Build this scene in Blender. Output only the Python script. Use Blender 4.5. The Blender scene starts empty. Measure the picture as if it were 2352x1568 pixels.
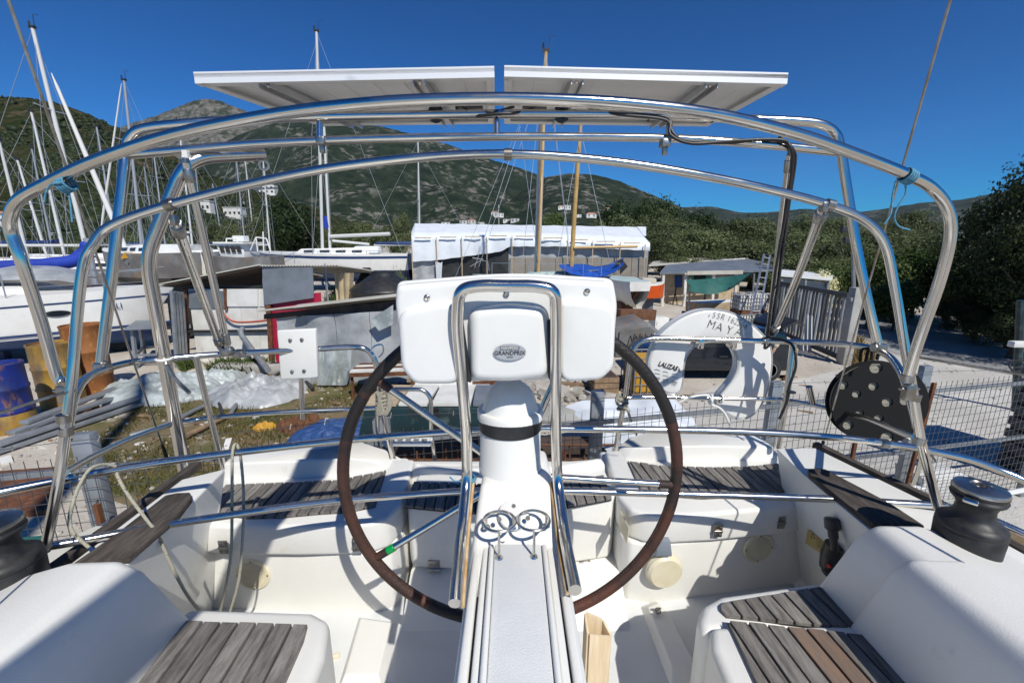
import bpy, bmesh, math, random
import numpy as np
from mathutils import Vector, Matrix, noise
rnd = random.Random(7)
scn = bpy.context.scene
COL = scn.collection
R = math.radians

# ---------------------------------------------------------------- camera
CAM_H, PITCH, FPX = 2.6, R(12.9), 973.9          # eye height over the yard, downward pitch, focal length in units of a 2352 px wide frame
cam_d = bpy.data.cameras.new('camera')
cam_d.sensor_width = 36.0
cam_d.lens = FPX / 2352 * 36.0
cam_d.clip_start, cam_d.clip_end = 0.02, 9000
cam = bpy.data.objects.new('camera', cam_d); COL.objects.link(cam)
cam.location = (0, 0, CAM_H); cam.rotation_euler = (R(90) - PITCH, 0, 0)
scn.camera = cam

# ---------------------------------------------------------------- sky, sun, exposure
SUN = Vector((0.317, -0.593, 0.74)).normalized()   # towards the sun: right of and behind the camera
w = bpy.data.worlds.new('World'); scn.world = w; w.use_nodes = True
nt = w.node_tree; nt.nodes.clear()
wo = nt.nodes.new('ShaderNodeOutputWorld'); bg = nt.nodes.new('ShaderNodeBackground')
sky = nt.nodes.new('ShaderNodeTexSky'); sky.sky_type = 'NISHITA'; sky.sun_disc = False
sky.sun_elevation = math.asin(SUN.z); sky.sun_rotation = math.atan2(SUN.x, SUN.y)
sky.altitude = 800; sky.air_density = 1.0; sky.dust_density = 0.15; sky.ozone_density = 3.0
gam = nt.nodes.new('ShaderNodeGamma'); gam.inputs['Gamma'].default_value = 1.25
tint = nt.nodes.new('ShaderNodeMix'); tint.data_type = 'RGBA'; tint.blend_type = 'MULTIPLY'; tint.inputs[0].default_value = 1.0
tint.inputs[7].default_value = (0.075, 0.545, 0.96, 1)
nt.links.new(sky.outputs[0], gam.inputs[0]); nt.links.new(gam.outputs[0], tint.inputs[6])
nt.links.new(tint.outputs[2], bg.inputs[0]); bg.inputs[1].default_value = 0.058
nt.links.new(bg.outputs[0], wo.inputs[0])
sd = bpy.data.lights.new('sun', 'SUN'); sd.energy = 4.2; sd.angle = R(0.5); sd.color = (1, 0.965, 0.885)
so = bpy.data.objects.new('sun', sd); COL.objects.link(so); so.location = SUN * 50
so.rotation_euler = SUN.to_track_quat('Z', 'Y').to_euler()
vs = scn.view_settings; vs.view_transform = 'Standard'; vs.look = 'None'; vs.gamma = 1.0; vs.use_curve_mapping = False; vs.exposure = 0.12
scn.render.film_transparent = False
scn.cycles.max_bounces = 9; scn.cycles.diffuse_bounces = 6; scn.cycles.glossy_bounces = 4; scn.cycles.transmission_bounces = 4; scn.cycles.transparent_max_bounces = 6
scn.cycles.caustics_reflective = False; scn.cycles.caustics_refractive = False

# ---------------------------------------------------------------- helpers
def ray(x, y):
    a = (x - 1176) / FPX; b = (y - 784) / FPX
    return Vector((a, math.cos(PITCH) - b * math.sin(PITCH), -(math.sin(PITCH) + b * math.cos(PITCH))))
EYE = Vector((0, 0, CAM_H))
def P(x, y, Y): r = ray(x, y); return r * (Y / r.y) + EYE           # point at distance Y
def G(x, y, z=0.0): r = ray(x, y); return r * ((z - CAM_H) / r.z) + EYE  # point at height z
def PX(x, y, X): r = ray(x, y); return r * (X / r.x) + EYE
V = Vector

def catmull(pts, n=8, closed=False):
    pts = [V(p) for p in pts]; out = []
    N = len(pts)
    rng = range(N if closed else N - 1)
    for i in rng:
        if closed: p0, p1, p2, p3 = pts[(i-1) % N], pts[i], pts[(i+1) % N], pts[(i+2) % N]
        else: p0, p1, p2, p3 = pts[max(i-1, 0)], pts[i], pts[i+1], pts[min(i+2, N-1)]
        for k in range(n):
            t = k / n
            out.append(0.5*((2*p1)+(p2-p0)*t+(2*p0-5*p1+4*p2-p3)*t*t+(3*p1-p0-3*p2+p3)*t**3))
    if not closed: out.append(pts[-1])
    return out
def fillet(pts, r=0.08, n=6):
    pts = [V(p) for p in pts]; out = [pts[0]]
    for i in range(1, len(pts)-1):
        a, b, c = pts[i-1], pts[i], pts[i+1]
        rr = min(r, (a-b).length*0.49, (c-b).length*0.49)
        s = b + (a-b).normalized()*rr; e = b + (c-b).normalized()*rr
        for k in range(n+1):
            t = k/n; out.append(s*(1-t)**2 + b*2*t*(1-t) + e*t*t)
    out.append(pts[-1]); return out

class MB:
    def __init__(s): s.v = []; s.f = []
    def add(s, vs, fs):
        o = len(s.v); s.v.extend([V(v) for v in vs]); s.f.extend([[i+o for i in f] for f in fs]); return s
    def hexa(s, p):   # 4 bottom + 4 top, same winding
        return s.add(p, [(3,2,1,0),(4,5,6,7),(0,1,5,4),(1,2,6,5),(2,3,7,6),(3,0,4,7)])
    def box(s, c, d, rot=None):
        c = V(c); x, y, z = d[0]/2, d[1]/2, d[2]/2
        p = [V(q) for q in ((-x,-y,-z),(x,-y,-z),(x,y,-z),(-x,y,-z),(-x,-y,z),(x,-y,z),(x,y,z),(-x,y,z))]
        if rot is not None:
            m = rot if isinstance(rot, Matrix) else Matrix.Rotation(rot, 3, 'Z')
            p = [m @ q for q in p]
        return s.hexa([q+c for q in p])
    def prism(s, poly, off):
        poly = [V(p) for p in poly]; off = V(off); n = len(poly)
        nr = V((0,0,0))
        for i in range(n): nr += poly[i].cross(poly[(i+1) % n])
        if nr.dot(off) < 0: poly = poly[::-1]
        return s.add(poly + [p+off for p in poly], [list(range(n))[::-1], list(range(n, 2*n))] + [(i,(i+1) % n, n+(i+1) % n, n+i) for i in range(n)])
    def beam(s, a, b, w, h=None, up=(0,0,1)):
        a, b = V(a), V(b); h = h or w; d = (b-a).normalized(); u = V(up)
        if abs(d.dot(u)) > 0.98: u = V((0,1,0))
        sx = d.cross(u).normalized()*w/2; uz = sx.cross(d).normalized()*h/2
        return s.hexa([a-sx-uz, a+sx-uz, b+sx-uz, b-sx-uz, a-sx+uz, a+sx+uz, b+sx+uz, b-sx+uz])
    def tube(s, pts, r, n=8, closed=False):
        pts = [V(p) for p in pts]; N = len(pts); rs = r if isinstance(r, (list, tuple)) else [r]*N
        T = []
        for i in range(N):
            if closed: t = pts[(i+1) % N]-pts[i-1]
            else: t = pts[min(i+1, N-1)]-pts[max(i-1, 0)]
            T.append(t.normalized() if t.length > 1e-9 else V((0,0,1)))
        u = T[0].orthogonal().normalized(); vs = []
        for i in range(N):
            u = (u - T[i]*u.dot(T[i])); u = u.normalized() if u.length > 1e-6 else T[i].orthogonal().normalized()
            b = T[i].cross(u)
            for k in range(n):
                a = 2*math.pi*k/n; vs.append(pts[i]+(u*math.cos(a)+b*math.sin(a))*rs[i])
        fs = []
        for i in range(N if closed else N-1):
            j = (i+1) % N
            sh = 0
            if closed and j == 0:  # match the twist where the loop closes
                sh = min(range(n), key=lambda q: (vs[i*n]-vs[q]).length)
            for k in range(n): fs.append((i*n+k, i*n+(k+1) % n, j*n+(k+1+sh) % n, j*n+(k+sh) % n))
        if not closed: fs += [list(range(n))[::-1], list(range((N-1)*n, N*n))]
        return s.add(vs, fs)
    def lathe(s, prof, c, axis=(0,0,1), n=24, sx=None):
        c = V(c); ax = V(axis).normalized(); u = V(sx).normalized() if sx else ax.orthogonal().normalized(); b = ax.cross(u); vs = []; fs = []
        for r, h in prof:
            for k in range(n):
                a = 2*math.pi*k/n; vs.append(c+ax*h+(u*math.cos(a)+b*math.sin(a))*max(r, 1e-4))
        m = len(prof)
        for i in range(m-1):
            for k in range(n): fs.append((i*n+k, i*n+(k+1) % n, (i+1)*n+(k+1) % n, (i+1)*n+k))
        fs += [list(range(n))[::-1], list(range((m-1)*n, m*n))]
        return s.add(vs, fs)
    def grid(s, rows, thick=0.0, closed=False):
        m, n = len(rows), len(rows[0]); vs = [V(p) for r in rows for p in r]
        kk = n if closed else n-1
        fs = [(i*n+k, i*n+(k+1) % n, (i+1)*n+(k+1) % n, (i+1)*n+k) for i in range(m-1) for k in range(kk)]
        if thick:
            nv = [V((0,0,0)) for _ in vs]
            for f in fs:
                nn = (vs[f[1]]-vs[f[0]]).cross(vs[f[3]]-vs[f[0]])
                for q in f: nv[q] += nn
            o = len(vs); vs2 = [v-(nv[i].normalized()*thick if nv[i].length > 0 else V((0,0,0))) for i, v in enumerate(vs)]
            fs2 = [tuple(q+o for q in f[::-1]) for f in fs]; rim = []
            if not closed:
                bd = [(i*n) for i in range(m)]
                for i in range(m-1):
                    a, b = i*n, (i+1)*n; rim.append((a, b, b+o, a+o)); a, b = i*n+n-1, (i+1)*n+n-1; rim.append((b, a, a+o, b+o))
            for k in range(kk):
                k2 = (k+1) % n; rim.append((k2, k, k+o, k2+o)); a, b = (m-1)*n+k, (m-1)*n+k2; rim.append((a, b, b+o, a+o))
            vs += vs2; fs += fs2 + rim
        return s.add(vs, fs)
    def build(s, name, mat, parent=None, smooth=35, bevel=0.0, seg=2, subsurf=0, label=None, kind=None, recalc=True):
        o3 = ORG.get(parent.name, V((0,0,0))) if parent is not None else V((0,0,0))
        me = bpy.data.meshes.new(name)
        me.from_pydata([(v-o3)[:] for v in s.v], [], s.f)
        if bevel or recalc:
            bm = bmesh.new(); bm.from_mesh(me)
            if bevel:
                bmesh.ops.remove_doubles(bm, verts=bm.verts, dist=1e-5)
                bmesh.ops.recalc_face_normals(bm, faces=bm.faces)
                ed = [e for e in bm.edges if len(e.link_faces) == 2 and e.calc_face_angle(0) > R(28)]
                bmesh.ops.bevel(bm, geom=ed, offset=bevel, segments=seg, profile=0.5, affect='EDGES', clamp_overlap=True)
            else: bmesh.ops.recalc_face_normals(bm, faces=bm.faces)
            bm.to_mesh(me); bm.free()
        if smooth:
            me.shade_smooth()
            if smooth < 180: me.set_sharp_from_angle(angle=R(smooth))
        if mat is not None: me.materials.append(mat)
        o = bpy.data.objects.new(name, me); COL.objects.link(o)
        if parent is not None: o.parent = parent; ORG[o.name] = o3
        if subsurf:
            m = o.modifiers.new('subsurf', 'SUBSURF'); m.levels = subsurf; m.render_levels = subsurf
        if label: o['label'] = label
        if kind: o['kind'] = kind
        return o
def build_each(mb, name, mt, parent=None, **k):
    # one object per separate piece; pieces that touch stay together
    n = len(mb.v); up = list(range(n))
    def find(a):
        while up[a] != a: up[a] = up[up[a]]; a = up[a]
        return a
    for f in mb.f:
        for q in f[1:]: up[find(q)] = find(f[0])
    isl = {}
    for i in range(n): isl.setdefault(find(i), []).append(i)
    L = [[set(ix), [min(mb.v[i][c] for i in ix)-.002 for c in range(3)], [max(mb.v[i][c] for i in ix)+.002 for c in range(3)]] for ix in isl.values()]
    ch = True
    while ch:
        ch = False
        for a in range(len(L)):
            for b in range(a+1, len(L)):
                if all(L[a][1][c] <= L[b][2][c] and L[b][1][c] <= L[a][2][c] for c in range(3)):
                    L[a] = [L[a][0] | L[b][0], [min(p, q) for p, q in zip(L[a][1], L[b][1])], [max(p, q) for p, q in zip(L[a][2], L[b][2])]]; del L[b]; ch = True; break
            if ch: break
    for s_, _, _ in L:
        ix = sorted(s_); mp = {v: i for i, v in enumerate(ix)}; m = MB(); m.v = [mb.v[i] for i in ix]; m.f = [[mp[q] for q in f] for f in mb.f if f[0] in s_]; m.build(name, mt, parent, **k)
ORG = {}
def tag(o, label=None, cat=None, group=None, kind=None):
    if label: o['label'] = label
    if cat: o['category'] = cat
    if group: o['group'] = group
    if kind: o['kind'] = kind
    return o
def thing(name, label, cat, loc=(0,0,0), group=None, rz=0.0):
    o = bpy.data.objects.new(name, None); COL.objects.link(o); o.location = V(loc); o.rotation_euler = (0,0,rz)
    o.empty_display_size = 0.2; ORG[o.name] = V(loc)
    return tag(o, label, cat, group)
def kids(o): return [c for c in bpy.data.objects if c.parent == o]
def copy_tree(o, parent=None):
    c = o.copy(); COL.objects.link(c)
    if parent is not None: c.parent = parent
    for ch in list(o.children): copy_tree(ch, c)
    return c
def text(s, name, mat, parent, origin, xdir, up, size, extrude=0.0008, align='CENTER', shear=0.0, offset=0.0, sx=1.0, space=1.0):
    cu = bpy.data.curves.new(name, 'FONT'); cu.body = s; cu.size = size; cu.extrude = extrude; cu.align_x = align; cu.align_y = 'CENTER'
    cu.shear = shear; cu.offset = offset; cu.space_character = space
    tmp = bpy.data.objects.new(name+'_tmp', cu); COL.objects.link(tmp)
    dg = bpy.context.evaluated_depsgraph_get()
    me = bpy.data.meshes.new_from_object(tmp.evaluated_get(dg)); bpy.data.objects.remove(tmp)
    x = V(xdir).normalized(); z = x.cross(V(up)).normalized(); y = z.cross(x).normalized()
    org = V(origin) - (ORG.get(parent.name, V((0,0,0))) if parent is not None else V((0,0,0)))
    M = Matrix(((x.x,y.x,z.x,org.x),(x.y,y.y,z.y,org.y),(x.z,y.z,z.z,org.z),(0,0,0,1)))
    me.transform(Matrix.Diagonal((sx,1,1,1))); me.transform(M); me.materials.clear(); me.materials.append(mat)
    o = bpy.data.objects.new(name, me); COL.objects.link(o)
    if parent is not None: o.parent = parent; ORG[o.name] = ORG.get(parent.name, V((0,0,0)))
    return o
def np_mesh(name, verts, faces, mat, parent=None, smooth=False):
    me = bpy.data.meshes.new(name); k = faces.shape[1]
    me.vertices.add(len(verts)); me.vertices.foreach_set('co', np.asarray(verts, np.float32).ravel())
    me.loops.add(faces.size); me.loops.foreach_set('vertex_index', faces.astype(np.int32).ravel())
    me.polygons.add(len(faces)); me.polygons.foreach_set('loop_start', np.arange(0, faces.size, k, dtype=np.int32))
    me.polygons.foreach_set('loop_total', np.full(len(faces), k, np.int32))
    me.update(calc_edges=True); me.validate()
    if smooth: me.shade_smooth()
    if mat: me.materials.append(mat)
    o = bpy.data.objects.new(name, me); COL.objects.link(o)
    if parent is not None: o.parent = parent; ORG[o.name] = ORG.get(parent.name, V((0,0,0)))
    return o

# ---------------------------------------------------------------- materials
def mat(name, c, rough=0.5, metal=0.0, c2=None, sc=6.0, lo=0.4, hi=0.6, bump=0.0, bsc=None, c3=None, sc3=2.0, lo3=0.55, hi3=0.7, spec=0.5, coat=0.0, rand=0.0, stretch=None, obj=False, rough2=None, trans=0.0, alpha=1.0, bdist=0.02, det=6.0, mask3=0):
    m = bpy.data.materials.new(name); m.use_nodes = True; t = m.node_tree; N = t.nodes; L = t.links
    b = N['Principled BSDF']; b.inputs['Roughness'].default_value = rough; b.inputs['Metallic'].default_value = metal
    b.inputs['Specular IOR Level'].default_value = spec; b.inputs['Coat Weight'].default_value = coat; b.inputs['Coat Roughness'].default_value = 0.08
    if trans: b.inputs['Transmission Weight'].default_value = trans
    b.inputs['Alpha'].default_value = alpha
    geo = N.new('ShaderNodeTexCoord' if obj else 'ShaderNodeNewGeometry'); pos = geo.outputs['Object' if obj else 'Position']
    if stretch:
        mp = N.new('ShaderNodeMapping'); mp.inputs['Scale'].default_value = stretch; L.new(pos, mp.inputs[0]); pos = mp.outputs[0]
    def nz(scale, det=6.0, rg=0.6):
        n = N.new('ShaderNodeTexNoise'); n.inputs['Scale'].default_value = scale; n.inputs['Detail'].default_value = det; n.inputs['Roughness'].default_value = rg
        L.new(pos, n.inputs['Vector']); return n.outputs['Fac']
    def ramp(f, a, z):
        r = N.new('ShaderNodeMapRange'); r.inputs['From Min'].default_value = a; r.inputs['From Max'].default_value = z; L.new(f, r.inputs['Value']); return r.outputs[0]
    def mix(f, a, z):
        x = N.new('ShaderNodeMix'); x.data_type = 'RGBA'
        if hasattr(f, 'links'): L.new(f, x.inputs[0])
        else: x.inputs[0].default_value = f
        for q, i in ((a, 6), (z, 7)):
            if hasattr(q, 'links'): L.new(q, x.inputs[i])
            else: x.inputs[i].default_value = (*q, 1)
        return x.outputs[2]
    cur = None
    if c2 is not None:
        f = ramp(nz(sc, det), lo, hi); cur = mix(f, c, c2)
        if rough2 is not None:
            r = N.new('ShaderNodeMapRange'); r.inputs['To Min'].default_value = rough; r.inputs['To Max'].default_value = rough2; L.new(f, r.inputs['Value']); L.new(r.outputs[0], b.inputs['Roughness'])
    if c3 is not None:
        f3 = ramp(nz(sc3, 8.0, 0.65), lo3, hi3)
        if mask3:
            mu = N.new('ShaderNodeMath'); mu.operation = 'MULTIPLY'; L.new(f3, mu.inputs[0]); L.new(ramp(nz(mask3, 3.0), 0.46, 0.60), mu.inputs[1]); f3 = mu.outputs[0]
        cur = mix(f3, cur if cur is not None else c, c3)
    if rand:
        oi = N.new('ShaderNodeObjectInfo'); hs = N.new('ShaderNodeHueSaturation')
        r = N.new('ShaderNodeMapRange'); r.inputs['To Min'].default_value = 1-rand; r.inputs['To Max'].default_value = 1+rand; L.new(oi.outputs['Random'], r.inputs['Value']); L.new(r.outputs[0], hs.inputs['Value'])
        if cur is not None: L.new(cur, hs.inputs['Color'])
        else: hs.inputs['Color'].default_value = (*c, 1)
        cur = hs.outputs[0]
    if cur is not None: L.new(cur, b.inputs['Base Color'])
    else: b.inputs['Base Color'].default_value = (*c, 1)
    if bump:
        bp = N.new('ShaderNodeBump'); bp.inputs['Strength'].default_value = bump; bp.inputs['Distance'].default_value = bdist
        L.new(nz(bsc or sc*3, 5.0), bp.inputs['Height']); L.new(bp.outputs[0], b.inputs['Normal'])
    return m
def leafmat(name, c, c2, rand=0.25, tr=0.25, sc=1.5):
    m = mat(name, c, 0.55, c2=c2, sc=sc, lo=0.35, hi=0.65, rand=rand, spec=0.25)
    t = m.node_tree; b = t.nodes['Principled BSDF']; out = t.nodes['Material Output']
    tl = t.nodes.new('ShaderNodeBsdfTranslucent'); mx = t.nodes.new('ShaderNodeMixShader'); mx.inputs[0].default_value = tr
    src = b.inputs['Base Color'].links[0].from_socket; t.links.new(src, tl.inputs[0])
    t.links.new(b.outputs[0], mx.inputs[1]); t.links.new(tl.outputs[0], mx.inputs[2]); t.links.new(mx.outputs[0], out.inputs[0])
    return m
M = {}
M['gel'] = mat('gelcoat', (0.78,0.77,0.73), 0.36, c2=(0.71,0.695,0.65), sc=3.0, lo=0.42, hi=0.72, bump=0.12, bsc=260, spec=0.4, c3=(0.60,0.55,0.44), sc3=7, lo3=0.64, hi3=0.80, rough2=0.5)
M['gelnon'] = mat('nonslip_gelcoat', (0.70,0.71,0.71), 0.55, c2=(0.65,0.66,0.66), sc=5, bump=0.25, bsc=420, spec=0.35)
M['podwhite'] = mat('pod_plastic', (0.80,0.79,0.755), 0.25, spec=0.5, c2=(0.765,0.755,0.71), sc=4)
M['cream'] = mat('aged_plastic', (0.72,0.66,0.50), 0.4, c2=(0.66,0.60,0.42), sc=8)
M['white'] = mat('white_paint', (0.78,0.78,0.76), 0.45, c2=(0.70,0.70,0.67), sc=2.2)
M['wornwhite'] = mat('worn_white', (0.74,0.73,0.69), 0.6, c2=(0.62,0.60,0.54), sc=2.5, c3=(0.36,0.28,0.2), sc3=3.2, lo3=0.64, hi3=0.8)
M['steel'] = mat('stainless_steel', (0.68,0.65,0.60), 0.13, 1.0, c2=(0.60,0.575,0.53), sc=5, rough2=0.22)
M['dullsteel'] = mat('dull_steel', (0.42,0.42,0.41), 0.35, 1.0, c2=(0.30,0.27,0.23), sc=20)
M['alu'] = mat('aluminium', (0.62,0.63,0.64), 0.38, 0.9, c2=(0.55,0.55,0.55), sc=6)
M['panelframe'] = mat('panel_frame', (0.80,0.80,0.79), 0.32, 0.15)
M['backsheet'] = mat('panel_backsheet', (0.86,0.86,0.85), 0.3, c2=(0.82,0.82,0.81), sc=5)
M['black'] = mat('black_plastic', (0.018,0.018,0.019), 0.42, c2=(0.03,0.03,0.03), sc=12)
M['rubber'] = mat('black_rubber', (0.010,0.010,0.010), 0.75, spec=0.25)
M['winch'] = mat('winch_drum', (0.016,0.016,0.017), 0.42, 0.0, c2=(0.032,0.031,0.030), sc=25, spec=0.4, rough2=0.6)
M['satin'] = mat('satin_steel', (0.64,0.62,0.58), 0.24, 1.0, c2=(0.52,0.50,0.46), sc=6)
M['teak'] = mat('weathered_teak', (0.285,0.266,0.242), 0.75, c2=(0.125,0.114,0.104), sc=9, lo=0.35, hi=0.68, bump=0.5, bsc=60, rand=0.22, stretch=(8,1.2,8), spec=0.2)
M['teakbrown'] = mat('brown_teak', (0.25,0.165,0.115), 0.72, c2=(0.19,0.15,0.125), sc=12, bump=0.4, bsc=60, stretch=(8,1.2,8), rand=0.1, spec=0.2)
M['teakdark'] = mat('dark_teak', (0.13,0.11,0.095), 0.75, c2=(0.07,0.06,0.052), sc=9, bump=0.5, bsc=60, rand=0.15, stretch=(8,1.4,8), spec=0.2)
M['caulk'] = mat('caulking', (0.02,0.02,0.02), 0.7)
M['leather'] = mat('wheel_leather', (0.066,0.026,0.015), 0.55, c2=(0.022,0.013,0.010), sc=10, bump=0.3, bsc=150, c3=(0.09,0.028,0.014), sc3=7, lo3=0.52, hi3=0.66)
M['leatherdark'] = mat('dark_leather', (0.014,0.010,0.008), 0.5, bump=0.3, bsc=120)
M['rope'] = mat('rope', (0.52,0.48,0.38), 0.85, c2=(0.40,0.36,0.28), sc=160, bump=0.7, bsc=300)
M['fleck'] = mat('flecked_rope', (0.50,0.47,0.36), 0.85, c2=(0.06,0.06,0.05), sc=95, lo=0.62, hi=0.66, bump=0.6, bsc=260)
M['bluerope'] = mat('blue_cord', (0.04,0.18,0.30), 0.8, c2=(0.12,0.30,0.40), sc=180)
M['rustline'] = mat('rusty_sealant', (0.45,0.24,0.08), 0.7, c2=(0.60,0.45,0.25), sc=18)
M['green'] = mat('green_tape', (0.0,0.30,0.06), 0.4)
M['grey'] = mat('grey_plastic', (0.20,0.23,0.27), 0.5)
M['ink'] = mat('black_ink', (0.03,0.03,0.035), 0.7)
M['greyink'] = mat('grey_ink', (0.16,0.16,0.165), 0.6)
M['badge'] = mat('badge_silver', (0.50,0.50,0.50), 0.35, 0.4)
M['red'] = mat('red_plastic', (0.55,0.02,0.015), 0.4)
M['box'] = mat('pale_plywood', (0.70,0.58,0.41), 0.6, c2=(0.62,0.49,0.32), sc=6, stretch=(10,10,1))
M['plate'] = mat('brass_plate', (0.55,0.42,0.16), 0.4, 0.3)
M['navy'] = mat('navy_paint', (0.012,0.03,0.11), 0.35, c2=(0.02,0.05,0.14), sc=2)
M['bluecover'] = mat('blue_canvas', (0.01,0.035,0.30), 0.7, c2=(0.015,0.05,0.38), sc=4, bump=0.4, bsc=8)
M['bluetarp'] = mat('blue_tarp', (0.015,0.07,0.36), 0.45, c2=(0.02,0.10,0.45), sc=6, bump=0.5, bsc=9)
M['bluehull'] = mat('blue_antifouling', (0.02,0.06,0.19), 0.6, c2=(0.03,0.08,0.22), sc=3)
M['rust'] = mat('rust', (0.17,0.062,0.024), 0.85, c2=(0.09,0.034,0.016), sc=9, bump=0.4, bsc=30, c3=(0.27,0.12,0.05), sc3=14)
M['rustdark'] = mat('dark_rust', (0.10,0.045,0.025), 0.85, c2=(0.16,0.07,0.03), sc=9)
M['galv'] = mat('galvanised', (0.34,0.36,0.38), 0.5, 0.5, c2=(0.26,0.28,0.30), sc=5)
M['wire'] = mat('wire', (0.16,0.16,0.16), 0.5, 0.7)
M['tin'] = mat('roof_tin', (0.55,0.53,0.47), 0.55, c2=(0.46,0.43,0.36), sc=1.5, c3=(0.3,0.2,0.12), sc3=2.5, lo3=0.62, hi3=0.8)
M['greytin'] = mat('grey_tin', (0.18,0.20,0.23), 0.5, c2=(0.13,0.15,0.17), sc=2)
M['darkwood'] = mat('dark_timber', (0.05,0.035,0.028), 0.8, c2=(0.09,0.06,0.045), sc=4)
M['wood'] = mat('timber', (0.30,0.20,0.11), 0.75, c2=(0.20,0.13,0.08), sc=4, stretch=(3,3,3))
M['palewood'] = mat('pale_timber', (0.50,0.40,0.27), 0.75, c2=(0.40,0.31,0.2), sc=5)
M['mastwood'] = mat('varnished_spar', (0.52,0.34,0.12), 0.45, c2=(0.44,0.27,0.09), sc=3)
M['crimson'] = mat('crimson_panel', (0.42,0.012,0.05), 0.5, c2=(0.33,0.01,0.04), sc=2)
M['tarpwhite'] = mat('white_tarp', (0.74,0.77,0.80), 0.5, c2=(0.66,0.70,0.74), sc=2, bump=0.35, bsc=3)
M['greyfilm'] = mat('grey_film', (0.26,0.275,0.285), 0.35, c2=(0.42,0.43,0.435), sc=1.4, bump=0.6, bsc=5)
M['clearfilm'] = mat('clear_film', (0.24,0.27,0.265), 0.42, c2=(0.44,0.48,0.475), sc=3.0, bump=0.6, bsc=7, spec=0.6)
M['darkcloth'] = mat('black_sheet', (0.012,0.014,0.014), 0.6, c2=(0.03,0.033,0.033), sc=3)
M['teal'] = mat('teal_paint', (0.010,0.040,0.050), 0.5, c2=(0.018,0.03,0.033), sc=3, c3=(0.08,0.12,0.11), sc3=5)
M['palegreen'] = mat('pale_green_paint', (0.45,0.56,0.53), 0.5, c2=(0.38,0.47,0.45), sc=2)
M['orange'] = mat('orange_paint', (0.65,0.10,0.012), 0.45, c2=(0.55,0.07,0.01), sc=3)
M['tealwood'] = mat('teal_shutter', (0.06,0.28,0.25), 0.6)
M['greennet'] = mat('green_net', (0.015,0.09,0.075), 0.7, c2=(0.02,0.12,0.10), sc=5)
M['yellow'] = mat('yellow_plastic', (0.55,0.30,0.03), 0.5, c2=(0.48,0.25,0.02), sc=3)
M['bluebin'] = mat('blue_plastic', (0.01,0.06,0.25), 0.45)
M['carpaint'] = mat('car_paint', (0.010,0.014,0.022), 0.12, 0.3, coat=0.6)
M['glass'] = mat('dark_glass', (0.015,0.02,0.024), 0.06, spec=0.8)
M['tyre'] = mat('tyre', (0.02,0.02,0.02), 0.8)
M['concrete'] = mat('concrete', (0.40,0.39,0.36), 0.85, c2=(0.32,0.31,0.28), sc=2.5, bump=0.3, bsc=20)
M['barrelblue'] = mat('barrel_blue', (0.01,0.03,0.22), 0.5, c2=(0.012,0.02,0.10), sc=5, c3=(0.26,0.12,0.03), sc3=9, lo3=0.54, hi3=0.70, stretch=(1,1,.4))
M['barrelyellow'] = mat('barrel_yellow', (0.35,0.205,0.03), 0.6, c2=(0.13,0.10,0.06), sc=5, lo=0.42, hi=0.62, c3=(0.22,0.08,0.03), sc3=11, lo3=0.5, hi3=0.66, stretch=(1,1,.4))
M['barrelrust'] = mat('barrel_rust', (0.28,0.11,0.032), 0.75, c2=(0.24,0.08,0.02), sc=10, c3=(0.46,0.22,0.05), sc3=14, lo3=0.55, hi3=0.7, stretch=(1,1,.5))
M['skin'] = mat('skin', (0.42,0.24,0.16), 0.6)
M['khaki'] = mat('khaki_cloth', (0.36,0.28,0.19), 0.85, c2=(0.30,0.23,0.15), sc=9)
M['straw'] = mat('straw_cloth', (0.50,0.45,0.36), 0.85)
M['bark'] = mat('bark', (0.10,0.075,0.055), 0.9, c2=(0.06,0.045,0.035), sc=6)
M['roofred'] = mat('roof_tiles', (0.42,0.20,0.12), 0.8)
M['house'] = mat('house_wall', (0.72,0.70,0.65), 0.7, rand=0.1)
M['hullgrey'] = mat('hull_grey', (0.20,0.20,0.195), 0.6, c2=(0.13,0.12,0.11), sc=1.5, c3=(0.26,0.15,0.07), sc3=2.0, lo3=0.55, hi3=0.68)
M['sail'] = mat('furled_sail', (0.66,0.65,0.62), 0.7)
M['spar'] = mat('white_spar', (0.60,0.60,0.58), 0.4, rand=0.1)
M['spargrey'] = mat('grey_spar', (0.42,0.43,0.45), 0.4, 0.4, rand=0.15)
M['greywood'] = mat('grey_panel', (0.27,0.24,0.20), 0.7, c2=(0.22,0.20,0.17), sc=3)
M['hosered'] = mat('red_hose', (0.40,0.075,0.04), 0.5)
M['curtain'] = mat('beige_cloth', (0.52,0.44,0.30), 0.8, c2=(0.44,0.36,0.24), sc=3)
M['ivory'] = mat('ivory_blossom', (0.70,0.66,0.38), 0.7)
M['signgrey'] = mat('dark_gate_paint', (0.055,0.06,0.066), 0.5)
# ================================================================ ground, hills, trees
M['gravel'] = mat('gravel', (0.56,0.51,0.44), 0.95, c2=(0.42,0.37,0.31), sc=1.1, lo=0.35, hi=0.7, bump=1.0, bsc=28, c3=(0.30,0.26,0.21), sc3=9, lo3=0.58, hi3=0.7, spec=0.15)
M['apron'] = mat('apron', (0.58,0.56,0.52), 0.92, c2=(0.48,0.46,0.42), sc=0.8, bump=0.5, bsc=40, c3=(0.36,0.34,0.31), sc3=24, lo3=0.56, hi3=0.7, spec=0.15)
M['road'] = mat('road', (0.34,0.34,0.33), 0.9, c2=(0.26,0.26,0.25), sc=0.7, bump=0.4, bsc=30, spec=0.15)
M['dirt'] = mat('dirt', (0.20,0.15,0.09), 0.95, c2=(0.11,0.11,0.045), sc=1.6, bump=0.8, bsc=12, c3=(0.42,0.38,0.32), sc3=2.2, lo3=0.56, hi3=0.68, spec=0.1)
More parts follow.
